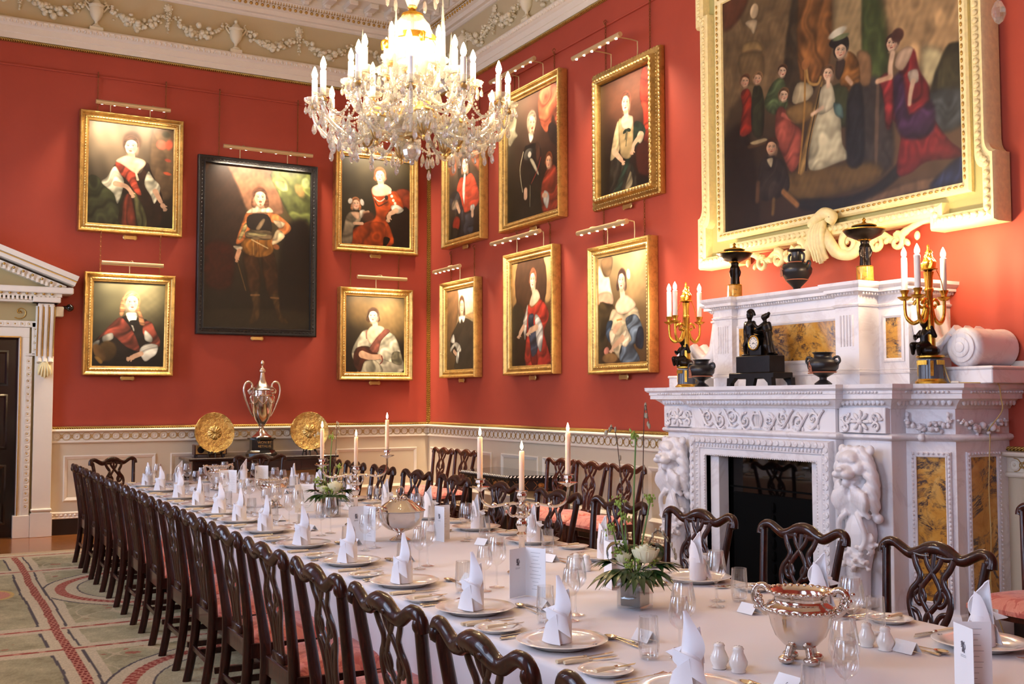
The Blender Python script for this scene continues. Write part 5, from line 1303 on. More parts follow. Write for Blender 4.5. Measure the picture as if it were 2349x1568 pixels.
# lion terms
def lion(cx, name='lion_term'):
    mb = MB(); Y0 = -.80
    E = lambda x, y, z, r, **k: mb.ell((cx + x, Y0 + y, z), r, 12, 8, **k)
    E(0, -.09, 1.17, (.105, .12, .125)); E(0, -.17, 1.215, (.075, .06, .05)); E(0, -.20, 1.125, (.058, .07, .048)); E(0, -.262, 1.142, (.034, .02, .018))
    for s in (-1, 1):
        E(s*.042, -.225, 1.108, (.036, .05, .03)); E(s*.045, -.19, 1.205, (.035, .03, .018), rot=Matrix.Rotation(s*.35, 3, 'Y')); E(s*.118, -.10, 1.265, (.032, .025, .036)); E(s*.072, -.15, 1.15, (.045, .05, .05))
        for q, (x, z) in enumerate(((.03, 1.29), (.075, 1.28), (.115, 1.24), (.135, 1.18), (.14, 1.11), (.135, 1.04), (.125, .97))):
            mb.tube(cr([(cx + s*x*.75, Y0 - .13, z), (cx + s*x*1.05, Y0 - .125, z - .03), (cx + s*(x*1.12), Y0 - .09, z - .10), (cx + s*(x*.98 + .012*(q % 2)), Y0 - .07, z - .16)], 4), [.030]*8 + [.024]*4 + [.012], 7)
        for q in range(5):
            x = .025 + q*.022; z = 1.04 - .012*q
            mb.tube(cr([(cx + s*x, Y0 - .17, z), (cx + s*(x + .018), Y0 - .175, z - .06), (cx + s*(x - .004), Y0 - .15, z - .12), (cx + s*(x + .012), Y0 - .12, z - .17)], 4), [.024]*8 + [.02]*4 + [.01], 6)
        mb.ell((cx + s*.148, Y0 - .07, .825), (.034, .034, .034), 10, 8)
        mb.tube(cr([(cx + s*.04, Y0 - .15, .86), (cx + s*.09, Y0 - .17, .80), (cx + s*.11, Y0 - .15, .70), (cx + s*.08, Y0 - .16, .62)], 4), [.02]*12 + [.012], 6)
        for k in range(6): mb.ell((cx + s*(.115 + .022*math.cos(k*PI/3)), Y0 - .12, .70 + .022*math.sin(k*PI/3)), (.018, .015, .018), 8, 5)
        for k in range(6): leafball(mb, (cx + s*(.135 - .02*k), Y0 - .10 - .01*k, .655 - .022*k), .03, 5)
    E(0, -.185, 1.052, (.036, .045, .032)); E(0, -.14, 1.06, (.06, .06, .03))
    E(0, -.07, .96, (.115, .10, .16)); E(0, -.07, .72, (.115, .095, .17))
    for k in range(7): leafball(mb, (cx + (k - 3)*.026, Y0 - .145, .535 - .010*(3 - abs(k - 3))), .03, 5)
    mb.tube([(cx, Y0 - .06, .60), (cx, Y0 - .07, .48), (cx, Y0 - .055, .25), (cx, Y0 - .06, .12)], [.08, .062, .046, .05], 10); mb.box((cx, Y0 - .06, .27), (.17, .14, .06), .01)
    remesh(mb.build(name, M['marble'], ch, 180), .0075, 1)
lion(-.97); lion(.97)
# overmantel
OV = [(-1.02, 0), (-1.02, -.43), (-.765, -.43), (-.765, -.63), (-.55, -.63), (-.55, -.57), (.55, -.57), (.55, -.63), (.765, -.63), (.765, -.43), (1.02, -.43), (1.02, 0)]
m = MB(); m.prism(OV, 1.69, 2.40); m.build('overmantel', M['marble'], ch, 20)
m = MB(); m.sweep(OV, [(0, 1.775), (.012, 1.78), (.016, 1.79), (.008, 1.80), (.012, 1.806), (0, 1.81)], side=-1); m.sweep(OV, [(0, 2.245), (.012, 2.25), (.016, 2.262), (0, 2.27)], side=-1); m.build('overmantel_moulding', M['marble'], ch, 40)
m = MB(); m.sweep(OV, [(0, 2.325), (.012, 2.33), (.03, 2.345), (.055, 2.35), (.055, 2.372), (.068, 2.38), (.08, 2.395), (.082, 2.418), (0, 2.42)], side=-1); m.build('overmantel_cornice', M['marble'], ch, 25)
m = MB(); along_path(OV, .026, lambda x, y, d, o: m.ell((x + o[0]*.034, y + o[1]*.034, 2.338), (.009, .009, .012), 5, 4)); m.build('overmantel_leaf_course', M['marble'], ch, 60)
def flat_panel(cx, w, z0, z1, y, par=ch):
    f = MB(); f.frame(w + .05, z1 - z0 + .05, [(0, -y), (0, -y + .008), (.012, -y + .012), (.025, -y + .004), (.025, -y - .004)], cx, (z0 + z1)/2); f_ = f.build('panel_frame', M['marble'], par, 30)
    MB().add([(cx - w/2, y - .002, z0), (cx + w/2, y - .002, z0), (cx + w/2, y - .002, z1), (cx - w/2, y - .002, z1)], [(0, 1, 2, 3)]) if False else None
    q = MB(); q.box((cx, y, (z0 + z1)/2), (w, .004, z1 - z0)); q.build('yellow_marble_panel', M['siena'], f_, 0)
flat_panel(0, 1.058, 1.89, 2.166, -.572)
for s in (-1, 1): flat_panel(s*.895, .13, 1.885, 2.165, -.432)
m = MB()
for s in (-1, 1):
    for k in range(5): m.tube([(s*(.6575 + (k - 2)*.028), -.632, 1.97), (s*(.6575 + (k - 2)*.028), -.632, 2.19)], .007, 6)
m.build('pilaster_fluting', M['marble'], ch, 60)
# large side scrolls on blocks
for s in (-1, 1):
    m = MB(); cx = s*1.43
    m.box((s*1.40, -.20, 1.745), (.50, .44, .09), .006); m.box((s*1.40, -.20, 1.80), (.52, .46, .022), .008)
    b = m.build('scroll_block', M['marble'], ch)
    q = MB(); n = 40
    prof = [(.0, 0), (.11, 0), (.128, .02), (.132, .06), (.122, .10), (.128, .15), (.122, .20), (.128, .25), (.122, .30), (.128, .35), (.13, .40), (.0, .40)]
    k = q.mark(); q.lathe(prof, 32); q.xf(Matrix.Translation((cx, -.42, 1.935)) @ Matrix.Rotation(-PI/2, 4, 'X'), k)
    for r, d in ((.10, .008), (.066, .016), (.034, .024)):
        k = q.mark(); q.lathe([(r, 0), (r, .01), (r - .012, .016), (r - .03 if r > .04 else 0, .010)], 28); q.xf(Matrix.Translation((cx, -.42 - d + .006, 1.935)) @ Matrix.Rotation(PI/2, 4, 'X'), k)
    for yy in (-.36, -.25, -.14):
        q.tube(cr([(s*1.03, yy, 2.24), (s*1.06, yy, 2.10), (s*1.10, yy, 1.99), (s*1.20, yy, 1.93), (s*1.31, yy, 1.99), (s*1.38, yy, 2.05)], 5), .055, 8)
    q.tube(cr([(s*1.24, -.435, 1.84), (s*1.255, -.445, 1.90), (s*1.29, -.44, 1.95), (s*1.36, -.44, 2.02)], 5), [.03]*5 + [.022]*5 + [.014]*6, 8)
    q.build('side_scroll', M['marble'], ch, 50)

# ================================================================== OBJECTS ON THE CHIMNEYPIECE
def wl(u, d, z): return (-d, YC - u, z)              # local chimneypiece coordinates to world
def figure(mb, S, J, R):
    for a, b in S:
        n = 6; A, B = Vector(J[a]), Vector(J[b]); mb.tube([A.lerp(B, i/n) for i in range(n + 1)], [R[a] + (R[b]-R[a])*i/n for i in range(n + 1)], 8)
        mb.ell(A, R[a], 8, 6); mb.ell(B, R[b], 8, 6)
# mantel clock
ck = thing('mantel_clock', 'dark bronze mantel clock with a helmeted warrior and a draped woman beside its dial', 'clock', wl(0, .84, 1.70), -PI/2)
m = MB(); m.box((0, 0, .075), (.48, .20, .045), .006)
for sx in (-1, 1):
    for sy in (-1, 1): m.prism([(sx*.24, .06), (sx*.15, .06), (sx*.20, .02), (sx*.205, 0), (sx*.245, 0)][::sx], sy*.095 - .02, sy*.095 + .02, 'xz')
m.prism([(-.05, .06), (.05, .06), (.03, .0), (-.03, .0)], -.10, -.07, 'xz'); m.build('stepped_base', M['bronze'], ck)
m = MB(); m.box((0, .0, .16), (.36, .16, .13), .006); m.build('plinth', M['bronze'], ck)
m = MB(); m.lathe([(.0, 0), (.062, 0), (.062, .08), (.0, .08)], 24); m.xf(Matrix.Translation((-.01, .03, .32)) @ Matrix.Rotation(PI/2, 4, 'X'), 0); m.box((-.01, .0, .265), (.12, .09, .09), .01); m.ell((.0, .02, .41), (.07, .05, .03), 10, 6); d_ = m.build('drum', M['bronze'], ck)
m = MB(); m.lathe([(.05, 0), (.058, .004), (.052, .010), (.046, .006)], 28, cap=False); m.xf(Matrix.Translation((-.01, -.05, .32)) @ Matrix.Rotation(PI/2, 4, 'X'), 0); m.build('gilt_bezel', M['ormolu'], d_, 60)
m = MB(); m.lathe([(0, .004), (.048, .004)], 28, cap=False); m.xf(Matrix.Translation((-.01, -.05, .32)) @ Matrix.Rotation(PI/2, 4, 'X'), 0); dl = m.build('dial', M['porcelain'], ck, 0)
m = MB()
for k in range(12):
    a = k*PI/6; m.box((-.01 + .036*math.sin(a), -.0555, .32 + .036*math.cos(a)), (.004, .002, .010))
m.tube([(-.01, -.056, .32), (-.01 - .014, -.056, .312)], .002, 4); m.tube([(-.01, -.056, .32), (.018, -.056, .312)], .0015, 4); m.ell((-.01, -.056, .32), .004, 6, 4); m.build('hands_and_hour_marks', M['black'], dl, 0)
m = MB()
J = dict(f1=(-.135, -.02, .235), k1=(-.13, -.03, .31), h1=(-.12, 0, .385), f2=(-.085, -.01, .235), k2=(-.085, -.02, .31), h2=(-.09, 0, .385), p=(-.105, 0, .39), c=(-.108, 0, .455), n=(-.105, 0, .50), hd=(-.10, -.005, .525), s1=(-.145, 0, .475), e1=(-.16, 0, .42), w1=(-.15, -.01, .36), s2=(-.065, 0, .475), e2=(-.03, -.02, .45), w2=(.0, -.03, .44))
R = dict(f1=.012, k1=.017, h1=.024, f2=.012, k2=.017, h2=.024, p=.034, c=.038, n=.016, hd=.025, s1=.019, e1=.014, w1=.011, s2=.019, e2=.014, w2=.011)
figure(m, [('f1','k1'),('k1','h1'),('f2','k2'),('k2','h2'),('p','c'),('c','n'),('n','hd'),('s1','e1'),('e1','w1'),('s2','e2'),('e2','w2'),('c','s1'),('c','s2')], J, R)
m.ell((-.10, .0, .54), (.027, .032, .026), 10, 8); m.tube(cr([(-.10, -.03, .555), (-.10, 0, .578), (-.10, .03, .572), (-.10, .05, .535)], 4), [.009]*13, 6); m.tube(cr([(-.13, .03, .47), (-.15, .035, .38), (-.135, .03, .28), (-.12, .03, .235)], 4), .03, 8)
m.ell((-.11, -.03, .232), (.05, .035, .012), 8, 5)
remesh(m.build('warrior_figure', M['bronze'], ck, 180), .0055)
m = MB()
J = dict(f1=(.14, -.03, .24), k1=(.105, -.04, .30), h1=(.09, 0, .37), p=(.09, 0, .385), c=(.075, -.005, .44), n=(.065, -.005, .48), hd=(.06, -.01, .51), s1=(.045, 0, .46), e1=(.015, -.03, .43), w1=(-.01, -.04, .46), s2=(.10, 0, .46), e2=(.12, 0, .415), w2=(.09, -.03, .40))
R = dict(f1=.014, k1=.02, h1=.03, p=.036, c=.032, n=.014, hd=.023, s1=.017, e1=.013, w1=.010, s2=.017, e2=.013, w2=.010)
figure(m, [('f1','k1'),('k1','h1'),('p','c'),('c','n'),('n','hd'),('s1','e1'),('e1','w1'),('s2','e2'),('e2','w2'),('c','s1'),('c','s2')], J, R)
m.ell((.078, .0, .52), (.026, .022, .022), 8, 6); m.ell((.10, .0, .535), (.014, .014, .014), 8, 6)
for k in range(6): m.tube(cr([(.075 + k*.008, .015 - .008*k, .40), (.09 + k*.009, .02 - .01*k, .32), (.11 + k*.010, .025 - .012*k, .235)], 4), [.022]*5 + [.026]*4, 7)
m.ell((.13, 0, .232), (.05, .05, .012), 8, 5)
remesh(m.build('draped_woman_figure', M['bronze'], ck, 180), .0055)
# black basalt vases
def krater(u, d, label, sc=1.0, turn=0):
    t = thing('black_vase', label, 'vase', wl(u, d, 1.70), -PI/2 + turn); s = sc
    m = MB(); m.lathe([(r*s, z*s) for r, z in ((0, 0), (.058, 0), (.06, .008), (.045, .02), (.024, .035), (.026, .05), (.07, .075), (.102, .11), (.108, .14), (.098, .168), (.078, .18), (.062, .187), (.058, .20), (.062, .212), (.074, .222), (.07, .224), (.055, .21), (.05, .19), (0, .15))], 32); m.build('body', M['basalt'], t, 50)
    for g in (-1, 1):
        h = MB(); h.tube(cr([(g*.10*s, 0, .135*s), (g*.125*s, 0, .16*s), (g*.115*s, 0, .19*s), (g*.085*s, 0, .185*s), (g*.08*s, 0, .175*s)], 4), .009*s, 7); h.build('handle', M['basalt'], t, 60)
    f = MB(); P = lambda a, z: (( .106*s)*math.sin(a), -(.106*s)*math.cos(a), z*s)
    for pts in ([(-.62, .085), (-.60, .11), (-.55, .145)], [(-.60, .11), (-.45, .115)], [(-.45, .115), (-.42, .085)], [(-.55, .145), (-.40, .13), (-.35, .11)], [(-.35, .11), (-.30, .085)], [(-.55, .148), (-.52, .155)], [(-.72, .078), (-.2, .078)]):
        f.tube([P(*q) for q in cr(pts, 3)], .0045*s, 5)
    f.build('figure_decoration', M['terracotta'], t, 60)
    g_ = MB(); g_.lathe([(.0865*s, .082*s), (.0905*s, .086*s), (.0945*s, .0905*s)], 32, cap=False); g_.v = [(x*1.012, y*1.012, z) for x, y, z in g_.v]; g_.build('decorated_band', M['terracotta'], t, 60)
krater(-.655, .86, 'squat black two-handled vase beside the left-hand mantel candelabrum', .98, .3); krater(.66, .87, 'squat black two-handled vase between the mantel clock and the lion frieze block', 1.0, .3)
# tall amphora on top
t = thing('black_amphora', 'tall black amphora with four handles standing on top of the overmantel', 'vase', wl(.02, .475, 2.42), -PI/2)
m = MB(); m.lathe([(0, 0), (.05, 0), (.052, .008), (.026, .02), (.03, .035), (.075, .08), (.112, .14), (.118, .175), (.10, .205), (.06, .225), (.042, .24), (.036, .28), (.04, .305), (.068, .318), (.066, .325), (.03, .315), (0, .30)], 32); m.build('body', M['basalt'], t, 50)
for g in (-1, 1):
    h = MB(); h.tube(cr([(g*.06, 0, .225), (g*.078, 0, .25), (g*.076, 0, .285), (g*.045, 0, .30)], 4), .010, 7); h.build('neck_handle', M['basalt'], t, 60)
    h = MB(); h.tube(cr([(g*.10, 0, .20), (g*.125, 0, .225), (g*.145, 0, .21), (g*.135, 0, .175), (g*.115, 0, .16)], 4), .008, 7); h.build('shoulder_handle', M['basalt'], t, 60)
f = MB(); P = lambda a, z: (.118*math.sin(a), -.118*math.cos(a), z)
for pts in ([(-.7, .12), (-.66, .15), (-.6, .19)], [(-.66, .15), (-.5, .155)], [(-.6, .19), (-.45, .18), (-.36, .16)], [(-.5, .155), (-.48, .12)], [(-.36, .16), (-.3, .12)], [(-.44, .18), (-.2, .17)]): f.tube([P(*q) for q in cr(pts, 3)], .005, 5)
f.build('figure_decoration', M['terracotta'], t, 60)
m = MB()
for r, z in ((.083, .087), (.066, .2225)): m.lathe([(r, z), (r*1.02 + .003, z + .003), (r*1.03, z + .007)], 32, cap=False)
m.build('decorated_band', M['terracotta'], t, 60)
# tazzas
def tazza(u, label):
    t = thing('tazza', label, 'ornament', wl(u, .475, 2.42), -PI/2)
    m = MB(); m.lathe([(0, 0), (.072, 0), (.072, .014), (.066, .018)], 24); m.lathe([(.055, .115), (.062, .118), (.058, .124), (0, .124)], 24); m.build('gilt_base_rings', M['ormolu'], t)
    m = MB(); m.lathe([(.064, .018), (.06, .03), (.058, .116), (0, .116)], 24); m.build('drum', M['siena'], t)
    m = MB()
    for k in range(3):
        a = k*2*PI/3 + .5; cx, cy = .022*math.cos(a), .022*math.sin(a)
        m.tube([(cx, cy, .12), (cx*1.1, cy*1.1, .18), (cx, cy, .225), (cx*1.1, cy*1.1, .26), (cx*.9, cy*.9, .285)], [.022, .017, .019, .021, .010], 8); m.ell((cx, cy, .295), .015, 8, 6)
        m.tube([(cx*1.5, cy*1.5, .265), (cx*2.2, cy*2.2, .225), (cx*1.8, cy*1.8, .19)], .008, 6)
    m.tube([(0, 0, .12), (0, 0, .31)], .018, 8)
    remesh(m.build('three_figures_stem', M['bronze'], t, 180), .005)
    m = MB(); m.lathe([(0, .305), (.03, .306), (.07, .32), (.12, .345), (.142, .372), (.145, .378), (.138, .38), (.10, .375), (0, .37)], 32); m.build('bowl', M['bronze'], t, 50)
    m = MB(); m.lathe([(.141, .375), (.148, .378), (.148, .384), (.138, .386)], 32, cap=False)
    for k in range(10): m.ell((.035*math.cos(k*PI/5), .035*math.sin(k*PI/5), .312), (.016, .016, .008), 6, 4)
    m.lathe([(.082, .405), (.088, .408), (.086, .414), (.05, .425), (.02, .43), (.008, .445), (.014, .458), (0, .475)], 24); m.build('gilt_mounts', M['ormolu'], t, 50)
    m = MB(); m.lathe([(.08, .376), (.075, .40), (.08, .406), (0, .406)], 24); m.build('cover', M['basalt'], t)
tazza(-.685, 'black and gilt covered bowl on figures standing left on the overmantel'); tazza(.69, 'black and gilt covered bowl on figures standing right of the amphora')
# gilt candelabra with seated cherubs
def mantel_candelabrum(u, label, flip):
    t = thing('mantel_candelabrum', label, 'candelabrum', wl(u, .53, 1.70), -PI/2)
    m = MB(); m.lathe([(0, 0), (.098, 0), (.10, .014), (.088, .022), (.082, .032)], 28); m.lathe([(.078, .166), (.09, .172), (.09, .182), (.08, .188), (0, .188)], 28)
    for k in range(4):
        a = PI/4 + k*PI/2; q = m.mark(); m.box((0, -.0785, .10), (.02, .006, .10)); m.xf(Matrix.Rotation(a, 4, 'Z'), q)
        q = m.mark(); m.box((0, -.079, .138), (.07, .006, .03)); m.xf(Matrix.Rotation(a + PI/4, 4, 'Z'), q)
    m.build('gilt_base_mounts', M['ormolu'], t)
    m = MB(); m.lathe([(.08, .03), (.078, .16)], 28, cap=False); m.build('blue_marble_drum', M['bluemarble'], t)
    m = MB(); F = flip
    J = dict(b=(-.02*F, -.02, .255), c=(-.025*F, -.015, .32), n=(-.022*F, -.02, .365), hd=(-.02*F, -.028, .40), h1=(-.04*F, -.03, .25), k1=(-.07*F, -.085, .255), f1=(-.075*F, -.075, .20), h2=(.005*F, -.03, .25), k2=(-.01*F, -.095, .245), f2=(-.02*F, -.085, .195), s1=(-.06*F, -.015, .34), e1=(-.085*F, -.04, .30), w1=(-.06*F, -.075, .315), s2=(.015*F, -.01, .345), e2=(.05*F, -.01, .31), w2=(.04*F, -.03, .37))
    R = dict(b=.034, c=.036, n=.016, hd=.030, h1=.026, k1=.021, f1=.013, h2=.026, k2=.021, f2=.013, s1=.018, e1=.014, w1=.011, s2=.018, e2=.014, w2=.011)
    figure(m, [('b','c'),('c','n'),('n','hd'),('h1','k1'),('k1','f1'),('h2','k2'),('k2','f2'),('s1','e1'),('e1','w1'),('s2','e2'),('e2','w2'),('c','s1'),('c','s2')], J, R)
    m.ell((0, -.01, .215), (.07, .065, .04), 10, 7); m.ell((-.02*F, -.012, .415), (.032, .03, .026), 10, 7)
    remesh(m.build('seated_cherub', M['bronze'], t, 180), .006)
    m = MB(); m.lathe([(.034, .19), (.03, .30), (.026, .42), (.030, .44), (.024, .46), (.022, .60), (.03, .61), (.03, .625), (.024, .63), (.028, .70), (.036, .735), (.02, .74), (.058, .748), (.06, .755), (.03, .762)], 20, lobes=10, amp=.08, lz=(.19, .60)); m.build('fluted_stem', M['ormolu'], t, 50)
    m = MB()
    for k in range(9):
        a = k*2.4; r = .026 if k else 0; h = (.165, .12, .10, .13, .09, .11, .085, .10, .12)[k]
        m.tube(cr([(r*math.cos(a), r*math.sin(a), .755), (r*1.2*math.cos(a + .4), r*1.2*math.sin(a + .4), .755 + h*.4), (r*.6*math.cos(a), r*.6*math.sin(a), .755 + h*.7), (r*.9*math.cos(a + .5), r*.9*math.sin(a + .5), .755 + h)], 4), [.018]*5 + [.013]*4 + [.008]*3 + [.002], 6)
    m.build('gilt_flame_finial', M['ormolu'], t, 60)
    for k, rel in enumerate((158, 222, 30)):
        th = math.radians(rel + 60.8); c, s_ = math.cos(th), math.sin(th); rr = .15
        P = lambda r, z: (r*c, r*s_, z)
        a = MB(); a.tube(cr([P(.024, .50), P(.05, .43), P(.10, .40), P(.14, .44), P(rr, .50), P(rr, .555)], 5), [.014]*15 + [.011]*11, 8)
        k0 = [P(.05 + (.045 - .003*j)*math.cos(j*.5), .52 + (.045 - .003*j)*math.sin(j*.5)) for j in range(14)]; a.tube(k0, .011, 7)
        a.lathe([(0, .55), (.02, .552), (.045, .57), (.048, .576), (.02, .578), (.018, .59), (.026, .61), (.03, .62), (.022, .622), (0, .62)], 16, (rr*c, rr*s_, 0)); ar = a.build('candle_arm', M['ormolu'], t, 50)
        w = MB(); w.lathe([(.0205, .615), (.0205, .835), (.012, .84), (0, .84)], 14, (rr*c, rr*s_, 0)); w.build('candle_sleeve', M['sleeve'], ar)
        b = MB(); b.lathe([(.008, .838), (.016, .856), (.017, .87), (.010, .892), (0, .912)], 10, (rr*c, rr*s_, 0)); b.build('lit_bulb', M['bulb2'], ar, 60)
    m = MB()
    for k in range(4):
        a = k*PI/2 + .6
        m.tube(cr([(.05*math.cos(a), .05*math.sin(a), .745), (.075*math.cos(a), .075*math.sin(a), .68), (.09*math.cos(a), .09*math.sin(a), .60), (.10*math.cos(a), .10*math.sin(a), .55)], 4), .0028, 4)
    m.build('fine_chains', M['ormolu'], t, 60)
M['bluemarble'] = simple('dark_blue_grey_marble', (78, 82, 92), .2, var=.25, scale=10)
mantel_candelabrum(-1.255, 'gilt cherub candelabrum with lit candles at the far end of the mantel shelf', 1)
mantel_candelabrum(1.275, 'gilt cherub candelabrum with lit candles in front of the right-hand marble scroll', 1)
# flex with inline switch hanging down over the chimneypiece
t = thing('lamp_flex', 'thin cream electric flex with inline switch hanging from the right-hand candelabrum', 'cable', wl(1.34, .45, 1.70), -PI/2)
L0 = Vector((1.34, -.45, 1.70)); q = lambda u, d, z: tuple(Vector((u, -d, z)) - L0)
m = MB(); m.tube(cr([q(1.32, .47, 1.86), q(1.36, .49, 1.78), q(1.39, .50, 1.725), q(1.42, .52, 1.705)], 5), .0035, 5)
m.tube(cr([q(1.47, .50, 1.705), q(1.54, .46, 1.704), q(1.585, .33, 1.703), q(1.604, .30, 1.695), q(1.606, .28, 1.60), q(1.60, .27, 1.52), q(1.50, .27, 1.40), q(1.51, .27, 1.36), q(1.505, .275, 1.20), q(1.485, .26, 1.0), q(1.495, .265, .7), q(1.48, .26, .42), q(1.50, .24, .24), q(1.55, .2, .03)], 6), .0038, 5)
m.build('flex', M['cable'], t, 60)
m = MB(); m.box(q(1.445, .51, 1.708), (.05, .026, .016), .004, rz=.5); m.build('inline_switch', M['plastic'], t)
# ================================================================== DINING CHAIRS (local: +y is the front of the seat)
def make_chair(name, label, wood, fab):
    t = thing(name, label, 'chair')
    yb = lambda z: -.215 - .16*max(0, z - .46)**1.15 - (.055*((.46 - z)/.46)**2 if z < .46 else 0)
    xb = lambda z: .205 + .062*max(0, z - .46)/.5
    for s in (-1, 1):
        m = MB(); zs = [0, .06, .13, .22, .32, .42, .50, .60, .70, .80, .88, .925]
        m.tube([(s*xb(z), yb(z), z) for z in zs], [.021, .021, .0215, .022, .023, .024, .022, .020, .019, .0185, .018, .018], 8, flat=(1.0, 1.15), up=(0, 1, 0)); m.build('rear_leg', M[wood], t, 60)
        m = MB(); m.box((s*.245, .205, .20), (.045, .045, .40), .004); m.build('front_leg', M[wood], t)
    # crest rail: yoke with scrolled ears
    m = MB(); P = [(-.285, .905), (-.283, .935), (-.262, .955), (-.225, .957), (-.185, .938), (-.14, .918), (-.095, .925), (-.05, .945), (0, .953), (.05, .945), (.095, .925), (.14, .918), (.185, .938), (.225, .957), (.262, .955), (.283, .935), (.285, .905)]
    pts = cr([(x, yb(z) - .004 - .012*(1 - (x/.28)**2), z) for x, z in P], 3); n = len(pts)
    m.tube(pts, [.021 + .012*math.exp(-(((i/(n-1)) - .5)/.17)**2) + .004*abs(2*i/(n-1) - 1)**3 for i in range(n)], 10, flat=(1.0, .85), up=(0, 1, 0))
    for s in (-1, 1): m.ell((s*.274, yb(.93) - .005, .925), (.023, .026, .030), 10, 8)
    cl = MB()
    for k in range(7): m.ell(((k - 3)*.022, yb(.95) - .034, .945 - .004*abs(k - 3)), (.013, .008, .016), 6, 4, Matrix.Rotation((k - 3)*.4, 3, 'Y'))
    m.build('crest_rail', M[wood], t, 60)
    # pierced splat of interlaced straps
    m = MB()
    def strap(pts, w=.012, th=.8):
        q = cr(pts, 5); m.tube([(x, yb(z) + .002, z) for x, z in q], w*1.32, 6, flat=(1.0, .5), up=(0, 1, 0))
    for s in (-1, 1):
        strap([(s*.105, .915), (s*.088, .875), (s*.062, .835), (s*.070, .80), (s*.098, .765), (s*.108, .725), (s*.098, .68), (s*.076, .635), (s*.060, .58), (s*.055, .52), (s*.060, .475)], .013)
        strap([(s*.045, .93), (s*.030, .885), (s*-.012, .835), (s*-.045, .79), (s*-.05, .745), (s*-.018, .70), (s*.012, .665), (s*.020, .61), (s*.018, .545), (s*.020, .475)], .0105)
        strap([(s*.070, .80), (s*.035, .765), (s*.028, .735), (s*.05, .715), (s*.075, .73), (s*.080, .755), (s*.060, .775)], .0085)
        strap([(s*.098, .69), (s*.062, .68), (s*.04, .645), (s*.038, .58), (s*.037, .50), (s*.038, .475)], .009)
        strap([(s*.105, .92), (s*.06, .915), (s*.02, .92)], .010)
    strap([(0, .93), (0, .90), (.0, .86)], .010)
    m.box((0, yb(.49) + .004, .478), (.15, .032, .045), .006)
    m.build('splat', M[wood], t, 60)
    m = MB()
    m.box((0, -.212, .405), (.40, .024, .085), .003); m.box((0, .213, .405), (.48, .022, .07), .003)
    for s in (-1, 1): m.tube([(s*.222, -.21, .405), (s*.248, .21, .405)], .034, 4, flat=(.45, 1.4))
    m.build('seat_rail', M[wood], t)
    def seat(u, v):
        y = -.205 + .445*v; wx = .215 + .055*v; x = (2*u - 1)
        e = (1 - abs(x)**6)*(1 - abs(2*v - 1)**6); ed = max(abs(x), abs(2*v - 1))
        return (x*wx, y, .430 + .062*e**.5 + .012*(1 - x*x)*(1 - (2*v-1)**2))
    m = MB(); m.grid(seat, 14, 14); b = [seat(i/14, 0) for i in range(15)]
    sk = MB(); loop = [seat(i/14, 0) for i in range(14)] + [seat(1, i/14) for i in range(14)] + [seat(1 - i/14, 1) for i in range(14)] + [seat(0, 1 - i/14) for i in range(14)]
    vs = [(x, y, .405) for x, y, z in loop] + [(x, y, z) for x, y, z in loop]; n = len(loop)
    m.add(vs, [(i, (i+1) % n, n + (i+1) % n, n + i) for i in range(n)] + [tuple(range(n))]); m.build('seat', M[fab], t, 70)
    m = MB()
    for s in (-1, 1): m.box((s*.232, 0, .16), (.018, .42, .032), .002)
    m.box((0, .05, .16), (.45, .018, .03), .002); m.box((0, -.235, .20), (.40, .016, .03), .002); m.build('stretchers', M[wood], t)
    return t
ORD = ['first', 'second', 'third', 'fourth', 'fifth', 'sixth', 'seventh', 'eighth', 'ninth', 'tenth', 'eleventh', 'twelfth', 'thirteenth', 'fourteenth']
chair0 = make_chair('dining_chair', 'carved mahogany dining chair', 'mahogany', 'damask')
LEFT_CH = [-11.86, -11.16, -10.49, -9.82, -9.12, -8.42, -7.72, -7.03, -6.30, -5.58, -4.85, -4.12, -3.41, -2.69]
used = [False]
def put_chair(x, y, rz, label, group):
    if not used[0]:
        used[0] = True; chair0.location = (x, y, 0); chair0.rotation_euler = (0, 0, rz); tag(chair0, label, None, group); return chair0
    return dup(chair0, (x, y, 0), rz, label, group)
for i, y in enumerate(LEFT_CH):
    put_chair(-4.69, y, -PI/2 + random.uniform(-.02, .02), 'carved mahogany dining chair facing the fireplace, %s from the camera in its row' % ORD[i] if i else 'carved mahogany chair nearest the camera, only one crest ear in view', 'chairs along the side facing the fireplace')
RIGHT_CH = [-11.33, -10.57, -9.79, -9.0, -8.2, -7.47, -6.65, -5.83, -5.1, -4.3, -3.55, -2.85]
for i, y in enumerate(RIGHT_CH):
    put_chair(-2.745, y, PI/2 + random.uniform(-.04, .04), 'carved mahogany dining chair with its back to the fireplace, %s from the camera' % ORD[i], 'chairs along the fireplace side')
put_chair(-4.33, -1.72, PI + .5, 'carved mahogany chair at the far end, turned towards the corner before the panelling', 'chairs at the far end of the table')
put_chair(-2.91, -2.0, PI, 'carved mahogany dining chair at the far end in front of the silver cup', 'chairs at the far end of the table')
chairB = make_chair('side_chair', 'reddish mahogany side chair', 'mahogany2', 'damask2')
WALL = [(-.66, -1.25, 'reddish side chair against the panelling, nearest the room corner'), (-.64, -1.86, 'reddish side chair against the panelling, touching the inlaid console table'), (-.66, -4.16, 'reddish side chair just right of the inlaid console table'), (-.68, -4.775, 'reddish side chair, middle of the three between console and fireplace'), (-.68, -5.39, 'reddish side chair against the panelling, nearest the chimneypiece on its far side'), (-.80, -9.90, 'reddish side chair with a coral seat, right of the chimneypiece by the camera')]
chairB.location = (WALL[0][0], WALL[0][1], 0); chairB.rotation_euler = (0, 0, PI/2); tag(chairB, WALL[0][2], None, 'side chairs against the fireplace wall')
for x, y, lab in WALL[1:]: dup(chairB, (x, y, 0), PI/2, lab, 'side chairs against the fireplace wall')

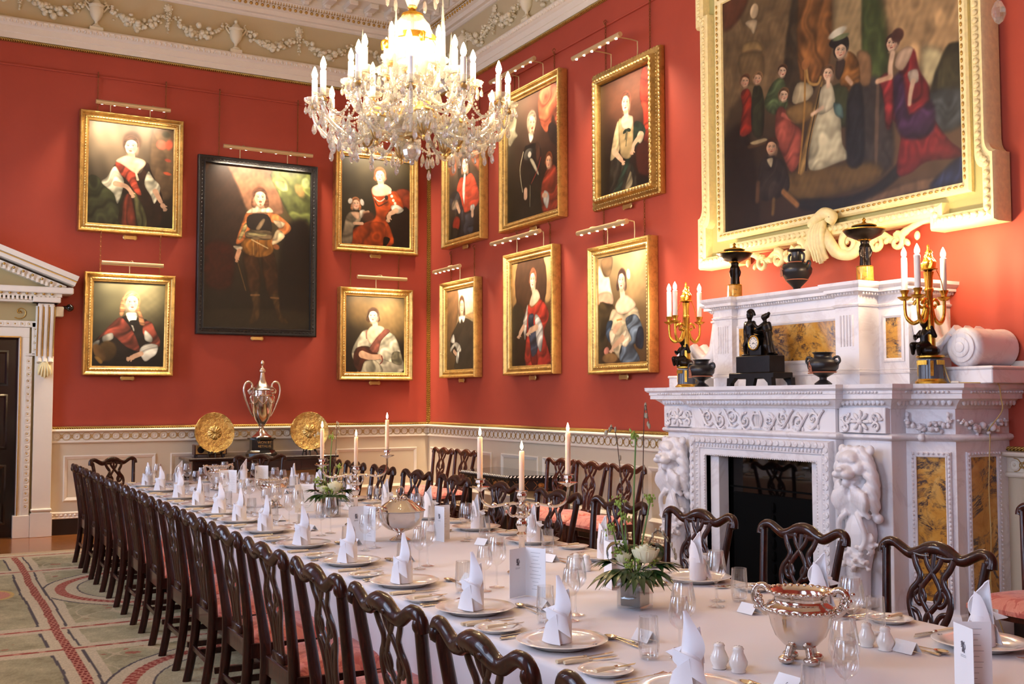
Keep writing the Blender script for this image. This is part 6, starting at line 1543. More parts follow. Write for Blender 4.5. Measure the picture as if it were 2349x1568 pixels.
# ================================================================== TABLE AND CLOTH
TZ = .762; X0, X1, Y0T, Y1T = -4.53, -2.97, -12.9, -2.62
t = thing('dining_table', 'long dining table hidden under the white cloth', 'table', ((X0 + X1)/2, (Y0T + Y1T)/2, 0))
m = MB(); m.box((0, 0, .735), (X1 - X0 - .02, Y1T - Y0T - .02, .035), .004); m.build('tabletop', M['olddark'], t)
for k in range(4):
    m = MB(); yy = (k - 1.5)*2.7; m.lathe([(.07, .18), (.05, .30), (.085, .42), (.05, .55), (.07, .70), (.2, .718)], 16, (0, yy, 0))
    for j in range(4):
        a = PI/4 + j*PI/2; m.tube(cr([(.05*math.cos(a), yy + .05*math.sin(a), .26), (.2*math.cos(a), yy + .2*math.sin(a), .2), (.34*math.cos(a), yy + .34*math.sin(a), .06), (.40*math.cos(a), yy + .40*math.sin(a), .03)], 4), [.035]*9 + [.025]*4, 7)
    m.build('pedestal_leg', M['olddark'], t, 60)
def cloth_loop(e, z, wav):
    pts = []; r = .10 + e
    cs = [(X1 - .10, Y0T + .10, -PI/2), (X1 - .10, Y1T - .10, 0), (X0 + .10, Y1T - .10, PI/2), (X0 + .10, Y0T + .10, PI)]
    for k in range(4):
        cx, cy, a0 = cs[k]
        for j in range(9):
            a = a0 + j*PI/16; pts.append((cx + r*math.cos(a), cy + r*math.sin(a)))
        nx, ny, b0 = cs[(k+1) % 4]; p = pts[-1]; q = (nx + r*math.cos(b0), ny + r*math.sin(b0))
        n = 150 if k in (0, 2) else 26
        for j in range(1, n): pts.append((p[0] + (q[0]-p[0])*j/n, p[1] + (q[1]-p[1])*j/n))
    out = []
    for i, (x, y) in enumerate(pts):
        w = wav*(math.sin(y*6.1 + 1.3*math.sin(y*1.7) + x*9)*.6 + math.sin(y*13.7 + x*11)*.25)
        cx = min(max(x, X0 + .1), X1 - .1); cy = min(max(y, Y0T + .1), Y1T - .1); d = Vector((x - cx, y - cy)); d = d.normalized() if d.length > 1e-6 else Vector((0, 0))
        out.append((x + d.x*w, y + d.y*w, z))
    return out
m = MB(); rows = [(-.03, TZ, 0), (-.012, TZ, 0), (.0, TZ - .004, 0), (.006, TZ - .016, 0), (.008, TZ - .06, .004), (.006, TZ - .14, .009), (.0, TZ - .24, .013), (-.006, TZ - .33, .016)]
vs = []; n = 0
for e, z, w in rows:
    L = cloth_loop(e, z, w); n = len(L); vs += L
fs = [tuple(range(n))]
for k in range(len(rows) - 1):
    for i in range(n): fs.append((k*n + i, k*n + (i+1) % n, (k+1)*n + (i+1) % n, (k+1)*n + i))
m.add(vs, fs); tc = m.build('tablecloth', M['cloth'], None, 60); tag(tc, 'white damask cloth covering the whole long table', 'tablecloth')

# ================================================================== PLACE SETTINGS (local: diner looks along +y, plate at the origin)
PL = TZ + .0015
def proto(name, label, cat): return thing(name, label, cat)
pr = {}
pr['plate'] = proto('dinner_plate', '', 'plate')
m = MB(); m.lathe([(0, .004), (.085, .004), (.098, .0), (.104, .002), (.115, .012), (.155, .022), (.158, .0245), (.155, .026), (.115, .017), (.100, .009), (0, .0085)], 40); m.build('plate_body', M['porcelain'], pr['plate'], 60)
m = MB()
for k in range(5): m.ell((.128 + .004*math.cos(k*1.9), .05 + .006*math.sin(k*2.3), .0235), (.004, .003, .001), 5, 4)
m.build('crest_mark', M['ink'], pr['plate'], 0)
pr['side'] = proto('side_plate', '', 'plate')
m = MB(); m.lathe([(0, .003), (.05, .003), (.058, 0), (.062, .002), (.068, .008), (.086, .014), (.088, .016), (.086, .017), (.066, .011), (.058, .006), (0, .006)], 32); m.build('plate_body', M['porcelain'], pr['side'], 60)
pr['napkin'] = proto('folded_napkin', '', 'napkin')
def sheet(mb, fn, nu, nv, th):
    """curved linen leaf with real thickness"""
    P = [[Vector(fn(i/nu, j/nv)) for i in range(nu + 1)] for j in range(nv + 1)]; N = []
    for j in range(nv + 1):
        for i in range(nu + 1):
            a = P[j][min(i+1, nu)] - P[j][max(i-1, 0)]; b = P[min(j+1, nv)][i] - P[max(j-1, 0)][i]; q = a.cross(b); N.append(q.normalized() if q.length > 1e-9 else Vector((0, -1, 0)))
    vs = []
    for sgn in (.5, -.5):
        for j in range(nv + 1):
            for i in range(nu + 1): vs.append(tuple(P[j][i] + N[j*(nu+1) + i]*th*sgn))
    K = (nu+1)*(nv+1); fs = []; I = lambda i, j: j*(nu+1) + i
    for j in range(nv):
        for i in range(nu):
            q = (I(i,j), I(i+1,j), I(i+1,j+1), I(i,j+1)); fs.append(q); fs.append(tuple(K + v for v in q[::-1]))
    for i in range(nu):
        fs.append((I(i,0), K + I(i,0), K + I(i+1,0), I(i+1,0))); fs.append((I(i,nv), I(i+1,nv), K + I(i+1,nv), K + I(i,nv)))
    for j in range(nv):
        fs.append((I(0,j), I(0,j+1), K + I(0,j+1), K + I(0,j))); fs.append((I(nu,j), K + I(nu,j), K + I(nu,j+1), I(nu,j+1)))
    mb.add(vs, fs)
m = MB()
m.tube([(0, 0, .0), (0, 0, .03), (.002, 0, .07), (.004, 0, .10), (.002, 0, .115)], [.046, .045, .044, .041, .02], 14, flat=(1.0, .78))
m.build('rolled_base', M['linen'], pr['napkin'], 50)
m = MB(); sheet(m, lambda u, v: ((u - .5)*.094*(1 - .4*v), -.040 - .010*math.sin(u*PI), .002 + .10*v*(.55 + .45*u)), 10, 8, .004); m.build('front_fold', M['linen'], pr['napkin'], 50)
m = MB()
def spire(u, v):     # tall leaf: nearly straight on one side, bellied on the other, tip over the straight side
    w = .082*(1 - v)**.62*(.80 + .45*math.sin(PI*min(1, v*1.15))) + .001; x = -.036 + .010*v + w*u
    return (x, .006 - .034*math.sin(PI*u)*(1 - .7*v) + .01*v, .075 + .145*v + .012*u*(1 - v))
sheet(m, spire, 12, 14, .004); m.build('tall_leaf', M['linen'], pr['napkin'], 50)
m = MB()
def back(u, v):
    w = .066*(1 - v)**.55 + .001; return (.034 - .014*v - w*u, .022 + .016*math.sin(PI*u)*(1 - v), .08 + .10*v)
sheet(m, back, 8, 8, .004); m.build('rear_leaf', M['linen'], pr['napkin'], 50)
m = MB()
def flap(u, v):      # cuff wrapped round the front and drawn out to a wing at the right
    a = -2.5 + 2.3*u; r = .048 + .046*max(0, u - .45)*v
    return (r*math.cos(a), r*.8*math.sin(a) - .004, .118 - .030*u - v*(.030 + .030*u) + .010*math.sin(PI*u))
sheet(m, flap, 16, 6, .004); m.build('turned_wing', M['linen'], pr['napkin'], 50)
m = MB(); sheet(m, lambda u, v: (-.036 - .040*v, -.014 + .03*u*(1 - v), .088 + .030*u*(1 - v) + .012*v), 6, 6, .004); m.build('small_wing', M['linen'], pr['napkin'], 50)
def knife(nm, L, blade=.55):
    t = proto(nm, '', 'knife'); h = L*(1 - blade)
    m = MB(); m.tube([(0, -L/2, .006), (0, -L/2 + h*.3, .0075), (0, -L/2 + h, .006)], [.0075, .0085, .006], 8, flat=(1.1, .8)); m.build('handle', M['ivoryhandle'], t, 60)
    b = MB(); b.tube([(0, -L/2 + h, .006), (0, -L/2 + h + .012, .006)], .006, 8)
    b.prism([(-.003, -L/2 + h), (.006, -L/2 + h), (.009, L/2 - .05), (.007, L/2 - .015), (-.003, L/2)], .0045, .0065); b.build('blade', M['cutlery'], t, 40); return t
pr['knife'] = knife('table_knife', .235); pr['fishknife'] = knife('starter_knife', .20); pr['butter'] = knife('butter_knife', .165)
def fork(nm, L):
    t = proto(nm, '', 'fork'); m = MB()
    m.tube([(0, -L/2, .003), (0, -L/2 + .03, .004), (0, -.01, .006), (0, L*.18, .009), (0, L*.25, .007)], [.008, .007, .003, .003, .006], 8, flat=(1, .5)); m.ell((0, L*.29, .007), (.012, .022, .002), 10, 5)
    for k in range(4): x = (k - 1.5)*.0062; m.tube([(x, L*.30, .007), (x, L*.40, .009), (x*1.05, L*.5, .014)], [.0022, .002, .0012], 5)
    m.build('fork_body', M['cutlery'], t, 60); return t
pr['fork'] = fork('table_fork', .205); pr['starterfork'] = fork('starter_fork', .18); pr['dessertfork'] = fork('dessert_fork', .17)
pr['spoon'] = proto('dessert_spoon', '', 'spoon')
m = MB(); L = .185; m.tube([(0, -L/2, .003), (0, -L/2 + .03, .004), (0, 0, .007), (0, L*.2, .009), (0, L*.27, .007)], [.008, .006, .003, .003, .006], 8, flat=(1, .5))
m.lathe([(0, .0), (.010, .002), (.017, .007), (.020, .012), (.0185, .0122), (.015, .0085), (0, .003)], 16); k = 0
q = MB(); q.lathe([(0, .0), (.010, .002), (.017, .007), (.020, .012), (.0185, .0122), (.015, .0085), (0, .003)], 16); m.v = m.v[:-len(q.v)]; m.f = m.f[:-len(q.f)]
q.xf(Matrix.Translation((0, L*.38, 0)) @ Matrix.Diagonal((1, 1.45, 1, 1)), 0); m.add(q.v, q.f); m.build('spoon_body', M['cutlery'], pr['spoon'], 60)
def goblet(nm, prof, n=28):
    t = proto(nm, '', 'wine glass'); foot = [p for p in prof if p[1] <= .012]; m = MB()
    i = [k for k, p in enumerate(prof) if p[1] > .075][0]
    MB().lathe(prof[i-1:], n, cap=False).build('bowl', M['glass'], t, 60); MB().lathe(prof[:i], n, cap=False).build('stem_and_foot', M['glass'], t, 60); return t
pr['wine'] = goblet('large_wine_glass', [(0, .002), (.034, .001), (.035, .003), (.012, .007), (.005, .014), (.004, .04), (.004, .09), (.006, .098), (.02, .106), (.036, .122), (.043, .142), (.042, .165), (.036, .20), (.032, .225), (.0315, .2255), (.035, .20), (.041, .165)])
pr['wine2'] = goblet('small_wine_glass', [(0, .002), (.031, .001), (.032, .003), (.011, .007), (.0045, .014), (.0036, .04), (.0036, .085), (.005, .092), (.017, .099), (.030, .113), (.0355, .13), (.035, .15), (.030, .178), (.0265, .198), (.026, .1985), (.029, .178), (.034, .15)])
pr['tumbler'] = proto('water_tumbler', '', 'tumbler'); MB().lathe([(0, .008), (.024, .007), (.026, .0), (.030, .006), (.034, .03), (.035, .06), (.033, .10), (.031, .135), (.030, .1355), (.032, .10), (.034, .06), (.033, .03), (.028, .014), (0, .012)], 28, cap=False).build('tumbler_body', M['glass'], pr['tumbler'], 60)
pr['place'] = proto('place_card', '', 'place card')
m = MB(); sheet(m, lambda u, v: ((u - .5)*.085, (v - .5)*.055, .036*(1 - abs(2*v - 1)) + .001), 1, 2, .001); m.build('folded_card', M['card'], pr['place'], 0)
def crest(mb, T, s):
    """little rampant beast silhouette built from thin shapes; T maps (x, z) to 3-D"""
    for pts, w in (([(-.2, -.5), (-.1, -.2), (0, .1), (.1, .35)], .13), ([(.1, .35), (.25, .45)], .14), ([(0, .1), (.28, .2), (.36, .1)], .06), ([(0, .0), (.28, -.02), (.34, -.12)], .06), ([(-.15, -.4), (.1, -.42), (.15, -.6)], .07), ([(-.15, -.4), (-.25, -.65)], .07), ([(-.15, -.3), (-.4, -.2), (-.38, .15), (-.28, .25)], .05)):
        q = cr(pts, 3); mb.tube([T(x*s, z*s) for x, z in q], w*s, 5)
m = MB(); crest(m, lambda x, z: (x, -.0165 + z*.42, .0135 + z*.62), .016); m.build('printed_crest', M['ink'], pr['place'], 0)
# where each kind stands in a setting: (key, x, y, z, rotation, words)
SET = [('plate', 0, 0, 0, 0, 'white dinner plate'), ('napkin', -.012, 0, .0095, .25, 'spire-folded white napkin'), ('side', -.31, -.07, 0, 0, 'small white side plate'), ('butter', -.305, -.05, .0135, .12, 'butter knife on its side plate'),
       ('fork', -.185, -.03, 0, .02, 'silver table fork'), ('starterfork', -.215, -.035, 0, -.02, 'smaller silver starter fork'), ('knife', .195, -.03, 0, .03, 'ivory-handled table knife'), ('fishknife', .222, -.04, 0, -.03, 'shorter ivory-handled knife'),
       ('spoon', .075, .205, 0, PI/2, 'silver dessert spoon'), ('dessertfork', .06, .232, 0, -PI/2, 'silver dessert fork'), ('tumbler', .30, .155, 0, 0, 'clear water tumbler'), ('wine2', .335, .245, 0, 0, 'small clear wine glass'), ('wine', .255, .325, 0, 0, 'large clear wine glass'), ('place', .07, .285, 0, 0, 'folded white place card')]
GRP = dict(plate='dinner plates', napkin='folded napkins', side='side plates', butter='butter knives', fork='table forks', starterfork='starter forks', knife='table knives', fishknife='starter knives', spoon='dessert spoons', dessertfork='dessert forks', tumbler='water tumblers', wine2='small wine glasses', wine='large wine glasses', place='place cards')
first = {k: True for k in pr}
def setting(x, y, rz, where, skip=(), jit=1.0):
    c, s = math.cos(rz), math.sin(rz)
    for key, lx, ly, lz, r, words in SET:
        if key in skip: continue
        lx += random.uniform(-.012, .012)*jit*(key not in ('plate', 'napkin', 'butter')); ly += random.uniform(-.012, .012)*jit*(key not in ('plate', 'napkin', 'butter'))
        r2 = rz + r + random.uniform(-.06, .06)*jit + (random.uniform(-.25, .25) if key in ('napkin', 'place') else 0)
        loc = (x + c*lx - s*ly, y + s*lx + c*ly, PL + lz)
        lab = words + ', ' + where
        if first[key]:
            first[key] = False; o = pr[key]; o.location = loc; o.rotation_euler = (0, 0, r2); o['label'] = lab; o['group'] = GRP[key] + ' on the long table'
        else: dup(pr[key], loc, r2, lab, GRP[key] + ' on the long table')
LEFT_PL = [-11.30, -10.60, -9.95, -9.25, -8.55, -7.80, -7.05, -6.42, -5.86, -5.18, -4.46, -3.64, -2.98]
for i, y in enumerate(LEFT_PL): setting(-4.372, y, -PI/2, '%s place from the camera facing the fireplace' % ORD[i])
RIGHT_PL = [-11.32, -10.58, -9.82, -9.06, -8.32, -7.60, -6.86, -6.08, -5.30, -4.50, -3.75]
for i, y in enumerate(RIGHT_PL): setting(-3.155, y, PI/2, '%s place from the camera on the fireplace side' % ORD[i])
setting(-4.05, -2.80, PI, 'far end of the table by the turned chair'); setting(-3.40, -2.80, PI, 'far end of the table before the silver cup')

# ================================================================== CENTREPIECES
def bucket(x, y, rz, label, sc=1.0):
    t = thing('wine_cooler', label, 'wine cooler', (x, y, PL), rz, 'silver wine coolers on the long table'); S = lambda p: [(r*sc, z*sc) for r, z in p]
    m = MB(); m.lathe(S([(0, .045), (.035, .046), (.05, .055), (.078, .085), (.092, .12), (.097, .145), (.10, .155), (.108, .165), (.104, .18), (.088, .19), (.083, .20), (.088, .212), (.102, .222), (.104, .228), (.097, .228), (.08, .21), (.078, .19), (.09, .15), (.07, .08), (0, .06)]), 48, lobes=16, amp=.018, lz=(.05*sc, .15*sc)); m.build('body', M['silver'], t, 60)
    m = MB()
    for k in range(32): m.ell((.106*sc*math.cos(k*PI/16), .106*sc*math.sin(k*PI/16), .168*sc), (.010*sc, .010*sc, .008*sc), 6, 4)
    for k in range(28): m.ell((.101*sc*math.cos(k*PI/14), .101*sc*math.sin(k*PI/14), .226*sc), (.009*sc, .009*sc, .006*sc), 6, 4)
    m.build('gadrooned_rim', M['silverchased'], t, 60)
    for g in (-1, 1):
        h = MB(); h.tube([(g*v*sc, 0, z*sc) for v, z in cr([(.10, .15), (.125, .165), (.145, .195), (.14, .225), (.118, .235), (.098, .222)], 4)], [.013*sc]*8 + [.011*sc]*13, 8)
        for k in range(6): leafball(h, (g*(.125 + .004*k)*sc, 0, (.17 + .012*k)*sc), .014*sc, 3)
        h.build('handle', M['silverchased'], t, 60)
    for k in range(4):
        a = PI/4 + k*PI/2; f = MB(); f.ell((.055*sc*math.cos(a), .055*sc*math.sin(a), .014*sc), (.026*sc, .026*sc, .014*sc), 10, 6); f.tube([(.05*sc*math.cos(a), .05*sc*math.sin(a), .02*sc), (.04*sc*math.cos(a), .04*sc*math.sin(a), .055*sc)], .012*sc, 7); f.build('foot', M['silverchased'], t, 60)
    return t
bucket(-3.83, -11.17, 2.2, 'large silver wine cooler nearest the camera'); bucket(-3.90, -5.58, .3, 'middle silver wine cooler behind the far flowers', .95); bucket(-3.87, -3.72, .2, 'farthest silver wine cooler near the head of the table', .98)
def shaker(x, y, label):
    t = thing('shaker', label, 'shaker', (x, y, PL), 0, 'salt and pepper shakers'); m = MB(); m.lathe([(0, 0), (.022, 0), (.023, .004), (.021, .008), (.028, .022), (.029, .032), (.023, .046), (.017, .058), (.016, .066), (.018, .070), (.014, .077), (0, .080)], 24); m.build('shaker_body', M['porcelain'], t, 60)
    q = MB()
    for k in range(3): q.ell((.005*math.cos(k*2.1), .005*math.sin(k*2.1), .0795), (.001, .001, .001), 5, 4)
    q.build('holes', M['ink'], t, 0)
for x, y, l in ((-4.105, -11.10, 'white porcelain salt shaker of the pair left of the near wine cooler'), (-4.085, -11.165, 'white porcelain pepper shaker of the pair left of the near wine cooler'), (-3.478, -11.12, 'white shaker of the pair right of the near wine cooler, farther one'), (-3.468, -11.19, 'white shaker of the pair right of the near wine cooler, nearer one'), (-3.453, -9.26, 'white shaker beside the near menu cards, farther of its pair'), (-3.437, -9.325, 'white shaker beside the near menu cards, nearer of its pair'), (-3.62, -3.55, 'white shaker by the farthest wine cooler, farther of its pair'), (-3.60, -3.63, 'white shaker by the farthest wine cooler, nearer of its pair')): shaker(x, y, l)
def menu(x, y, rz, label, ang=1.0, h=.205, w=.105):
    t = thing('menu_card', label, 'menu', (x, y, PL), rz, 'standing menu cards')
    c1 = (-w*math.cos(ang/2), -w*math.sin(ang/2)); c2 = (w*math.cos(ang/2), -w*math.sin(ang/2)); m = MB()
    for c in (c1, c2): sheet(m, lambda u, v, c=c: (c[0]*u, c[1]*u, h*v), 1, 1, .0012)
    m.build('folded_card', M['card'], t, 0)
    q = MB(); d = Vector((c1[0], c1[1], 0)).normalized(); nr = Vector((d.y, -d.x, 0)); nr = nr if nr.y > 0 else -nr
    # printed outside of the left leaf, lines on the inside of the right leaf and both outsides
    o = Vector((c1[0]*.5, c1[1]*.5, h*.72)); nn = nr
    for sg in (1, -1): crest(q, lambda x_, z_: tuple(o + d*(-x_)*sg + Vector((0, 0, z_)) + nn*.0012*sg), .026)
    for sg in (1, -1):
        for k in range(2): b = Vector((c1[0]*.5, c1[1]*.5, h*(.60 - .02*k))) + nn*.0011*sg; q.tube([tuple(b - d*.014), tuple(b + d*.014)], .0005, 4)
    d2 = Vector((c2[0], c2[1], 0)).normalized(); n2 = Vector((d2.y, -d2.x, 0)); n2 = n2 if n2.y > 0 else -n2
    for k in range(11):
        zz = h*(.90 - .075*k); ln = (.05, .04, .028, .045, .06, .034, .058, .05, .03, .02, .036)[k]
        for sg in (1, -1): b = Vector((c2[0]*.5, c2[1]*.5, zz)) + n2*.0011*sg; q.tube([tuple(b - d2*ln/2), tuple(b + d2*ln/2)], .0005, 4)
    q.build('printed_text', M['ink'], t, 0); return t
menu(-4.02, -9.74, -.40 + PI/2*0, 'standing menu card in front of the near candelabrum', 1.5); menu(-3.60, -9.72, .35, 'standing menu card behind the near flower arrangement', 1.9)
menu(-3.61, -7.94, .9, 'standing menu card behind the lidded silver dish', 1.6); menu(-3.98, -7.73, -.5, 'standing menu card left of the lidded silver dish', 1.4)
menu(-3.45, -3.55, .2, 'standing menu card at the far end on the fireplace side', 1.7); menu(-3.86, -4.05, -.3, 'standing menu card by the farthest wine cooler', 1.5); menu(-3.72, -11.66, .3, 'standing menu card at the near edge of the picture', 1.7); menu(-3.80, -5.95, .2, 'standing menu card beside the middle wine cooler', 1.4)
# lidded silver dish
t = thing('lidded_dish', 'covered silver two-handled dish on a foot in the middle of the table', 'tureen', (-3.79, -7.84, PL), .5)
m = MB(); m.lathe([(0, 0), (.062, 0), (.064, .006), (.05, .014), (.022, .03), (.018, .045), (.03, .055), (.075, .068), (.118, .10), (.138, .14), (.142, .17), (.146, .174), (.138, .176), (0, .17)], 40); m.build('bowl', M['silver'], t, 60)
m = MB(); m.lathe([(.148, .176), (.15, .180), (.14, .186), (.118, .20), (.09, .222), (.06, .24), (.045, .246), (0, .25)], 40); ld_ = m.build('lid', M['silver'], t, 60)
m = MB()
for k in range(10): leafball(m, (.045*math.cos(k*PI/5), .045*math.sin(k*PI/5), .25), .012, 3)
pts = [(.034*math.cos(a), 0, .288 + .030*math.sin(a)) for a in [2*PI*k/18 for k in range(18)]]; m.tube(pts, .0055, 7, closed=True); m.build('ring_finial', M['silverchased'], ld_, 60)
for s in (-1, 1):
    m = MB(); m.tube([(s*v, 0, z) for v, z in cr([(.03, .062), (.10, .085), (.155, .13), (.19, .20), (.19, .212), (.145, .205), (.138, .195)], 5)], .007, 8, flat=(1.6, .8)); m.build('handle', M['silver'], t, 60)
# silver table candelabra
def table_candelabrum(x, y, rz, label, tag2, angs):
    t = thing('table_candelabrum', label, 'candelabrum', (x, y, PL), rz)
    m = MB(); m.lathe([(0, 0), (.07, 0), (.072, .008), (.06, .016), (.035, .03), (.02, .045), (.018, .06), (.022, .07), (.016, .08), (.014, .17), (.02, .178), (.026, .188), (.016, .20), (.022, .215), (.03, .235), (.022, .255), (.016, .262), (.034, .275), (.035, .28), (.018, .29), (.015, .31), (.02, .325), (.012, .335), (.012, .35), (.022, .36), (.025, .375), (.018, .388), (.03, .392), (.031, .396), (.012, .40), (0, .40)], 24); m.build('stem', M['silver'], t, 50)
    m = MB()
    for k in range(3):
        a = k*2*PI/3 + .4; pts = [((.018 + .024*(1 - math.cos(q)))*math.cos(a), (.018 + .024*(1 - math.cos(q)))*math.sin(a), .305 - .03*math.sin(q)*1.1 + .0) for q in [2*PI*j/12 for j in range(12)]]; m.tube(pts, .007, 6, closed=True)
    m.build('scroll_ornament', M['silverchased'], t, 60)
    tops = [((0, 0, .398), .19)]
    for a, R, hz in angs:
        c, s = math.cos(a), math.sin(a); P = lambda r, z: (r*c, r*s, z)
        m = MB(); m.tube(cr([P(.012, .335), P(.07, .335), P(.13, .325), P(R - .05, .325), P(R - .012, .35), P(R, .40), P(R, hz - .055)], 5), [.007]*31, 7)
        for r in (.075, .135): m.ell(P(r, .33), (.014, .014, .012), 8, 6)
        o = (R*c, R*s, 0); m.lathe([(.008, hz - .06), (.016, hz - .052), (.03, hz - .046), (.046, hz - .04), (.047, hz - .036), (.014, hz - .034), (.012, hz - .026), (.022, hz - .016), (.020, hz - .004), (.028, hz), (.028, hz + .003), (.012, hz + .004)], 20, o, lobes=10, amp=.06, lz=(hz - .047, hz - .035)); m.build('arm', M['silver'], t, 50); tops.append(((R*c, R*s, hz + .002), .2))
    lean = {1: .02, 2: .03}
    for i, (o, h) in enumerate(tops):
        w = Vector((x, y, PL)) + Matrix.Rotation(rz, 3, 'Z') @ Vector(o)
        cd = thing('candle', ('tall pink-cream lit candle in the %s cup of the %s silver candelabrum' % (('centre', 'left-hand', 'right-hand')[i], tag2)), 'candle', tuple(w), 0, 'lit table candles')
        m = MB(); m.lathe([(0, 0), (.0135, 0), (.0130, h*.5), (.0125, h - .004), (.010, h), (.0, h - .003)], 16); m.build('wax_stick', M['wax'], cd, 60)
        m = MB(); m.tube([(0, 0, h - .004), (0, 0, h + .008)], .0012, 5); m.build('wick', M['ink'], cd, 60)
        m = MB(); m.lathe([(0, h + .004), (.006, h + .012), (.0075, h + .021), (.0045, h + .036), (0, h + .050)], 10); m.build('flame', M['flame'], cd, 60)
        ld = bpy.data.lights.new('flame_light', 'POINT'); ld.energy = .9; ld.color = (1, .68, .36); ld.shadow_soft_size = .012; lo = bpy.data.objects.new('flame_light', ld); COL.objects.link(lo); lo.parent = cd; lo.location = (0, 0, h + .062)
AX = .0
# arms spread across the view (screen-right axis is (0.873,-0.488))
AR = math.atan2(-.488, .873)
table_candelabrum(-3.75, -9.235, 0, 'near three-branched silver candelabrum with lit candles', 'near', [(AR + PI + .18, .205, .455), (AR - .12, .225, .475)])
table_candelabrum(-3.75, -6.99, 0, 'far three-branched silver candelabrum with lit candles beside the flowers', 'far', [(AR + PI + .25, .225, .445), (AR + .30, .21, .50)])
# flower arrangements
def flowers(x, y, label, seed, tall):
    R = random.Random(seed); t = thing('flower_arrangement', label, 'flower arrangement', (x, y, PL))
    m = MB(); s_ = .052; m.box((0, 0, .006), (2*s_, 2*s_, .012), .003)
    for a in range(4):
        k = m.mark(); m.box((0, -s_, .075), (2*s_, .004, .15), 0); m.xf(Matrix.Rotation(a*PI/2, 4, 'Z'), k)
    m.xf(Matrix.Rotation(.45, 4, 'Z'), 0); m.build('glass_cube_vase', M['glass'], t, 0)
    m = MB(); m.box((0, 0, .075), (.088, .088, .13), .004); m.xf(Matrix.Rotation(.45, 4, 'Z'), 0); m.build('leaf_lining', M['moss'], t, 0)
    def leafshape(L, W, lobed):
        pts = []
        for i in range(13):
            u = i/12; w = W*math.sin(PI*u**.8)*(1 - .3*u); 
            if lobed: w *= (1 + .35*math.sin(u*26))
            pts.append((u*L, max(w, .0005)))
        return pts
    def leaf(mb, base, az, el, L, W, droop, lobed=False):
        d = Vector((math.cos(az), math.sin(az), 0)); sd = Vector((-d.y, d.x, 0)); P = leafshape(L, W, lobed); vs = []; fs = []
        for i, (u, w) in enumerate(P):
            tt = u/L; c = Vector(base) + d*(u*math.cos(el)) + Vector((0, 0, u*math.sin(el) - droop*tt*tt*L))
            for k in (-1, -.5, 0, .5, 1): vs.append(tuple(c + sd*w*k + Vector((0, 0, abs(k)*w*.25))))
        for i in range(len(P) - 1):
            for k in range(4): a = i*5 + k; fs.append((a, a+1, a+6, a+5))
        o = len(vs); vs += [(p[0], p[1], p[2] - .0015) for p in vs]; fs += [tuple(o + q for q in f[::-1]) for f in fs]
        mb.add(vs, fs)
    for k in range(9):     # hand-shaped leaves: fingers from one stalk
        az = k*2*PI/9 + R.uniform(-.2, .2); m = MB(); el0 = R.uniform(-.15, .45); b0 = (.03*math.cos(az), .03*math.sin(az), .155)
        tip = Vector(b0) + Vector((math.cos(az), math.sin(az), 0))*.055 + Vector((0, 0, .055*math.sin(el0)))
        m.tube([b0, tuple(tip)], .0025, 5)
        for j in range(7): f = (j - 3)*.36; leaf(m, tuple(tip), az + f, el0, .125*(1 - .10*abs(j - 3)), .0195, .34 + .2*R.random())
        m.build('palmate_leaf', M['leaf'], t, 60)
    for az, s in ((2.6, 1), (-.25, 1), (1.2, .8)):     # rolled broad leaves
        m = MB(); d = Vector((math.cos(az), math.sin(az), 0)); sd = Vector((-d.y, d.x, 0)); Q = []
        def loopleaf(u, v): a = u*1.6*PI; r = .042*s; return tuple(d*(.02 + .055*s + r*math.sin(a)*.9) + sd*(v - .5)*.075*s*math.sin(PI*(.12 + .8*u)) + Vector((0, 0, .175 + r - r*math.cos(a))))
        sheet(m, loopleaf, 18, 4, .0015); m.build('rolled_leaf', M['leaf'], t, 60)
    rz_ = [(.02, -.045, .215, .05)] + ([(-.045, .02, .20, .032)] if tall else [])
    for rx, ry, rz0, rr in rz_:
        m = MB()
        for lay in range(4):
            n = 3 + lay*2
            for j in range(n):
                a = j*2*PI/n + lay*.6; r0 = rr*(.20 + .22*lay); hh = rr*(1.42 - .12*lay)
                def petal(u, v): q = a + (u - .5)*2.9*(3.0/n); r = r0*(.62 + .55*math.sin(PI*min(.62, v*.62))) + rr*.05*lay*v**6 - rr*.05*(1 - lay/3)*v; return (rx + r*math.cos(q), ry + r*math.sin(q), rz0 - rr*.55 + hh*v*(1 - .16*(2*u - 1)**2))
                sheet(m, petal, 6, 6, .0012)
        m.lathe([(0, -rr*.7), (rr*.4, -rr*.5), (rr*.45, 0), (0, rr*.3)], 10, (rx, ry, rz0)); m.tube([(rx*.4, ry*.4, .14), (rx, ry, rz0 - rr*.6)], .003, 5); m.build('cream_rose', M['rose'], t, 60)
    for k in range(8):      # fluffy green filler heads
        a = k*.83 + .4; r = R.uniform(.03, .085); m = MB(); c = (r*math.cos(a), r*math.sin(a), .18 + R.uniform(0, .06)); m.tube([(c[0]*.4, c[1]*.4, .14), c], .002, 5)
        for j in range(16): m.ell(tuple(c[i] + R.gauss(0, .011) for i in range(3)), (.006, .006, .005), 5, 4)
        m.build('green_bloom_cluster', M['leaf2'], t, 60)
    H = tall or .40
    sp = [(-.035, .02, .36, .9), (.005, .0, .98*H, 1.1), (.05, -.03, .62*H, 1.0), (-.05, .03, .60*H, 1), (-.075, .045, .45*H, .9)]
    for sx, sy, h, q in sp:
        m = MB(); P = cr([(sx*.2, sy*.2, .14), (sx*.7 - .006, sy*.7, .14 + (h - .14)*.5), (sx + .004, sy, h - .02), (sx*1.1, sy*1.1, h)], 5); m.tube(P, .0035, 6); m.build('flower_stalk', M['stem'], t, 60)
        m = MB()
        for j in range(30): m.ell((sx*1.1 + R.gauss(0, .010), sy*1.1 + R.gauss(0, .010), h + R.gauss(0, .011)), (.0042, .0042, .006), 5, 4)
        m.build('green_flower_head', M['leaf2'], t, 60)
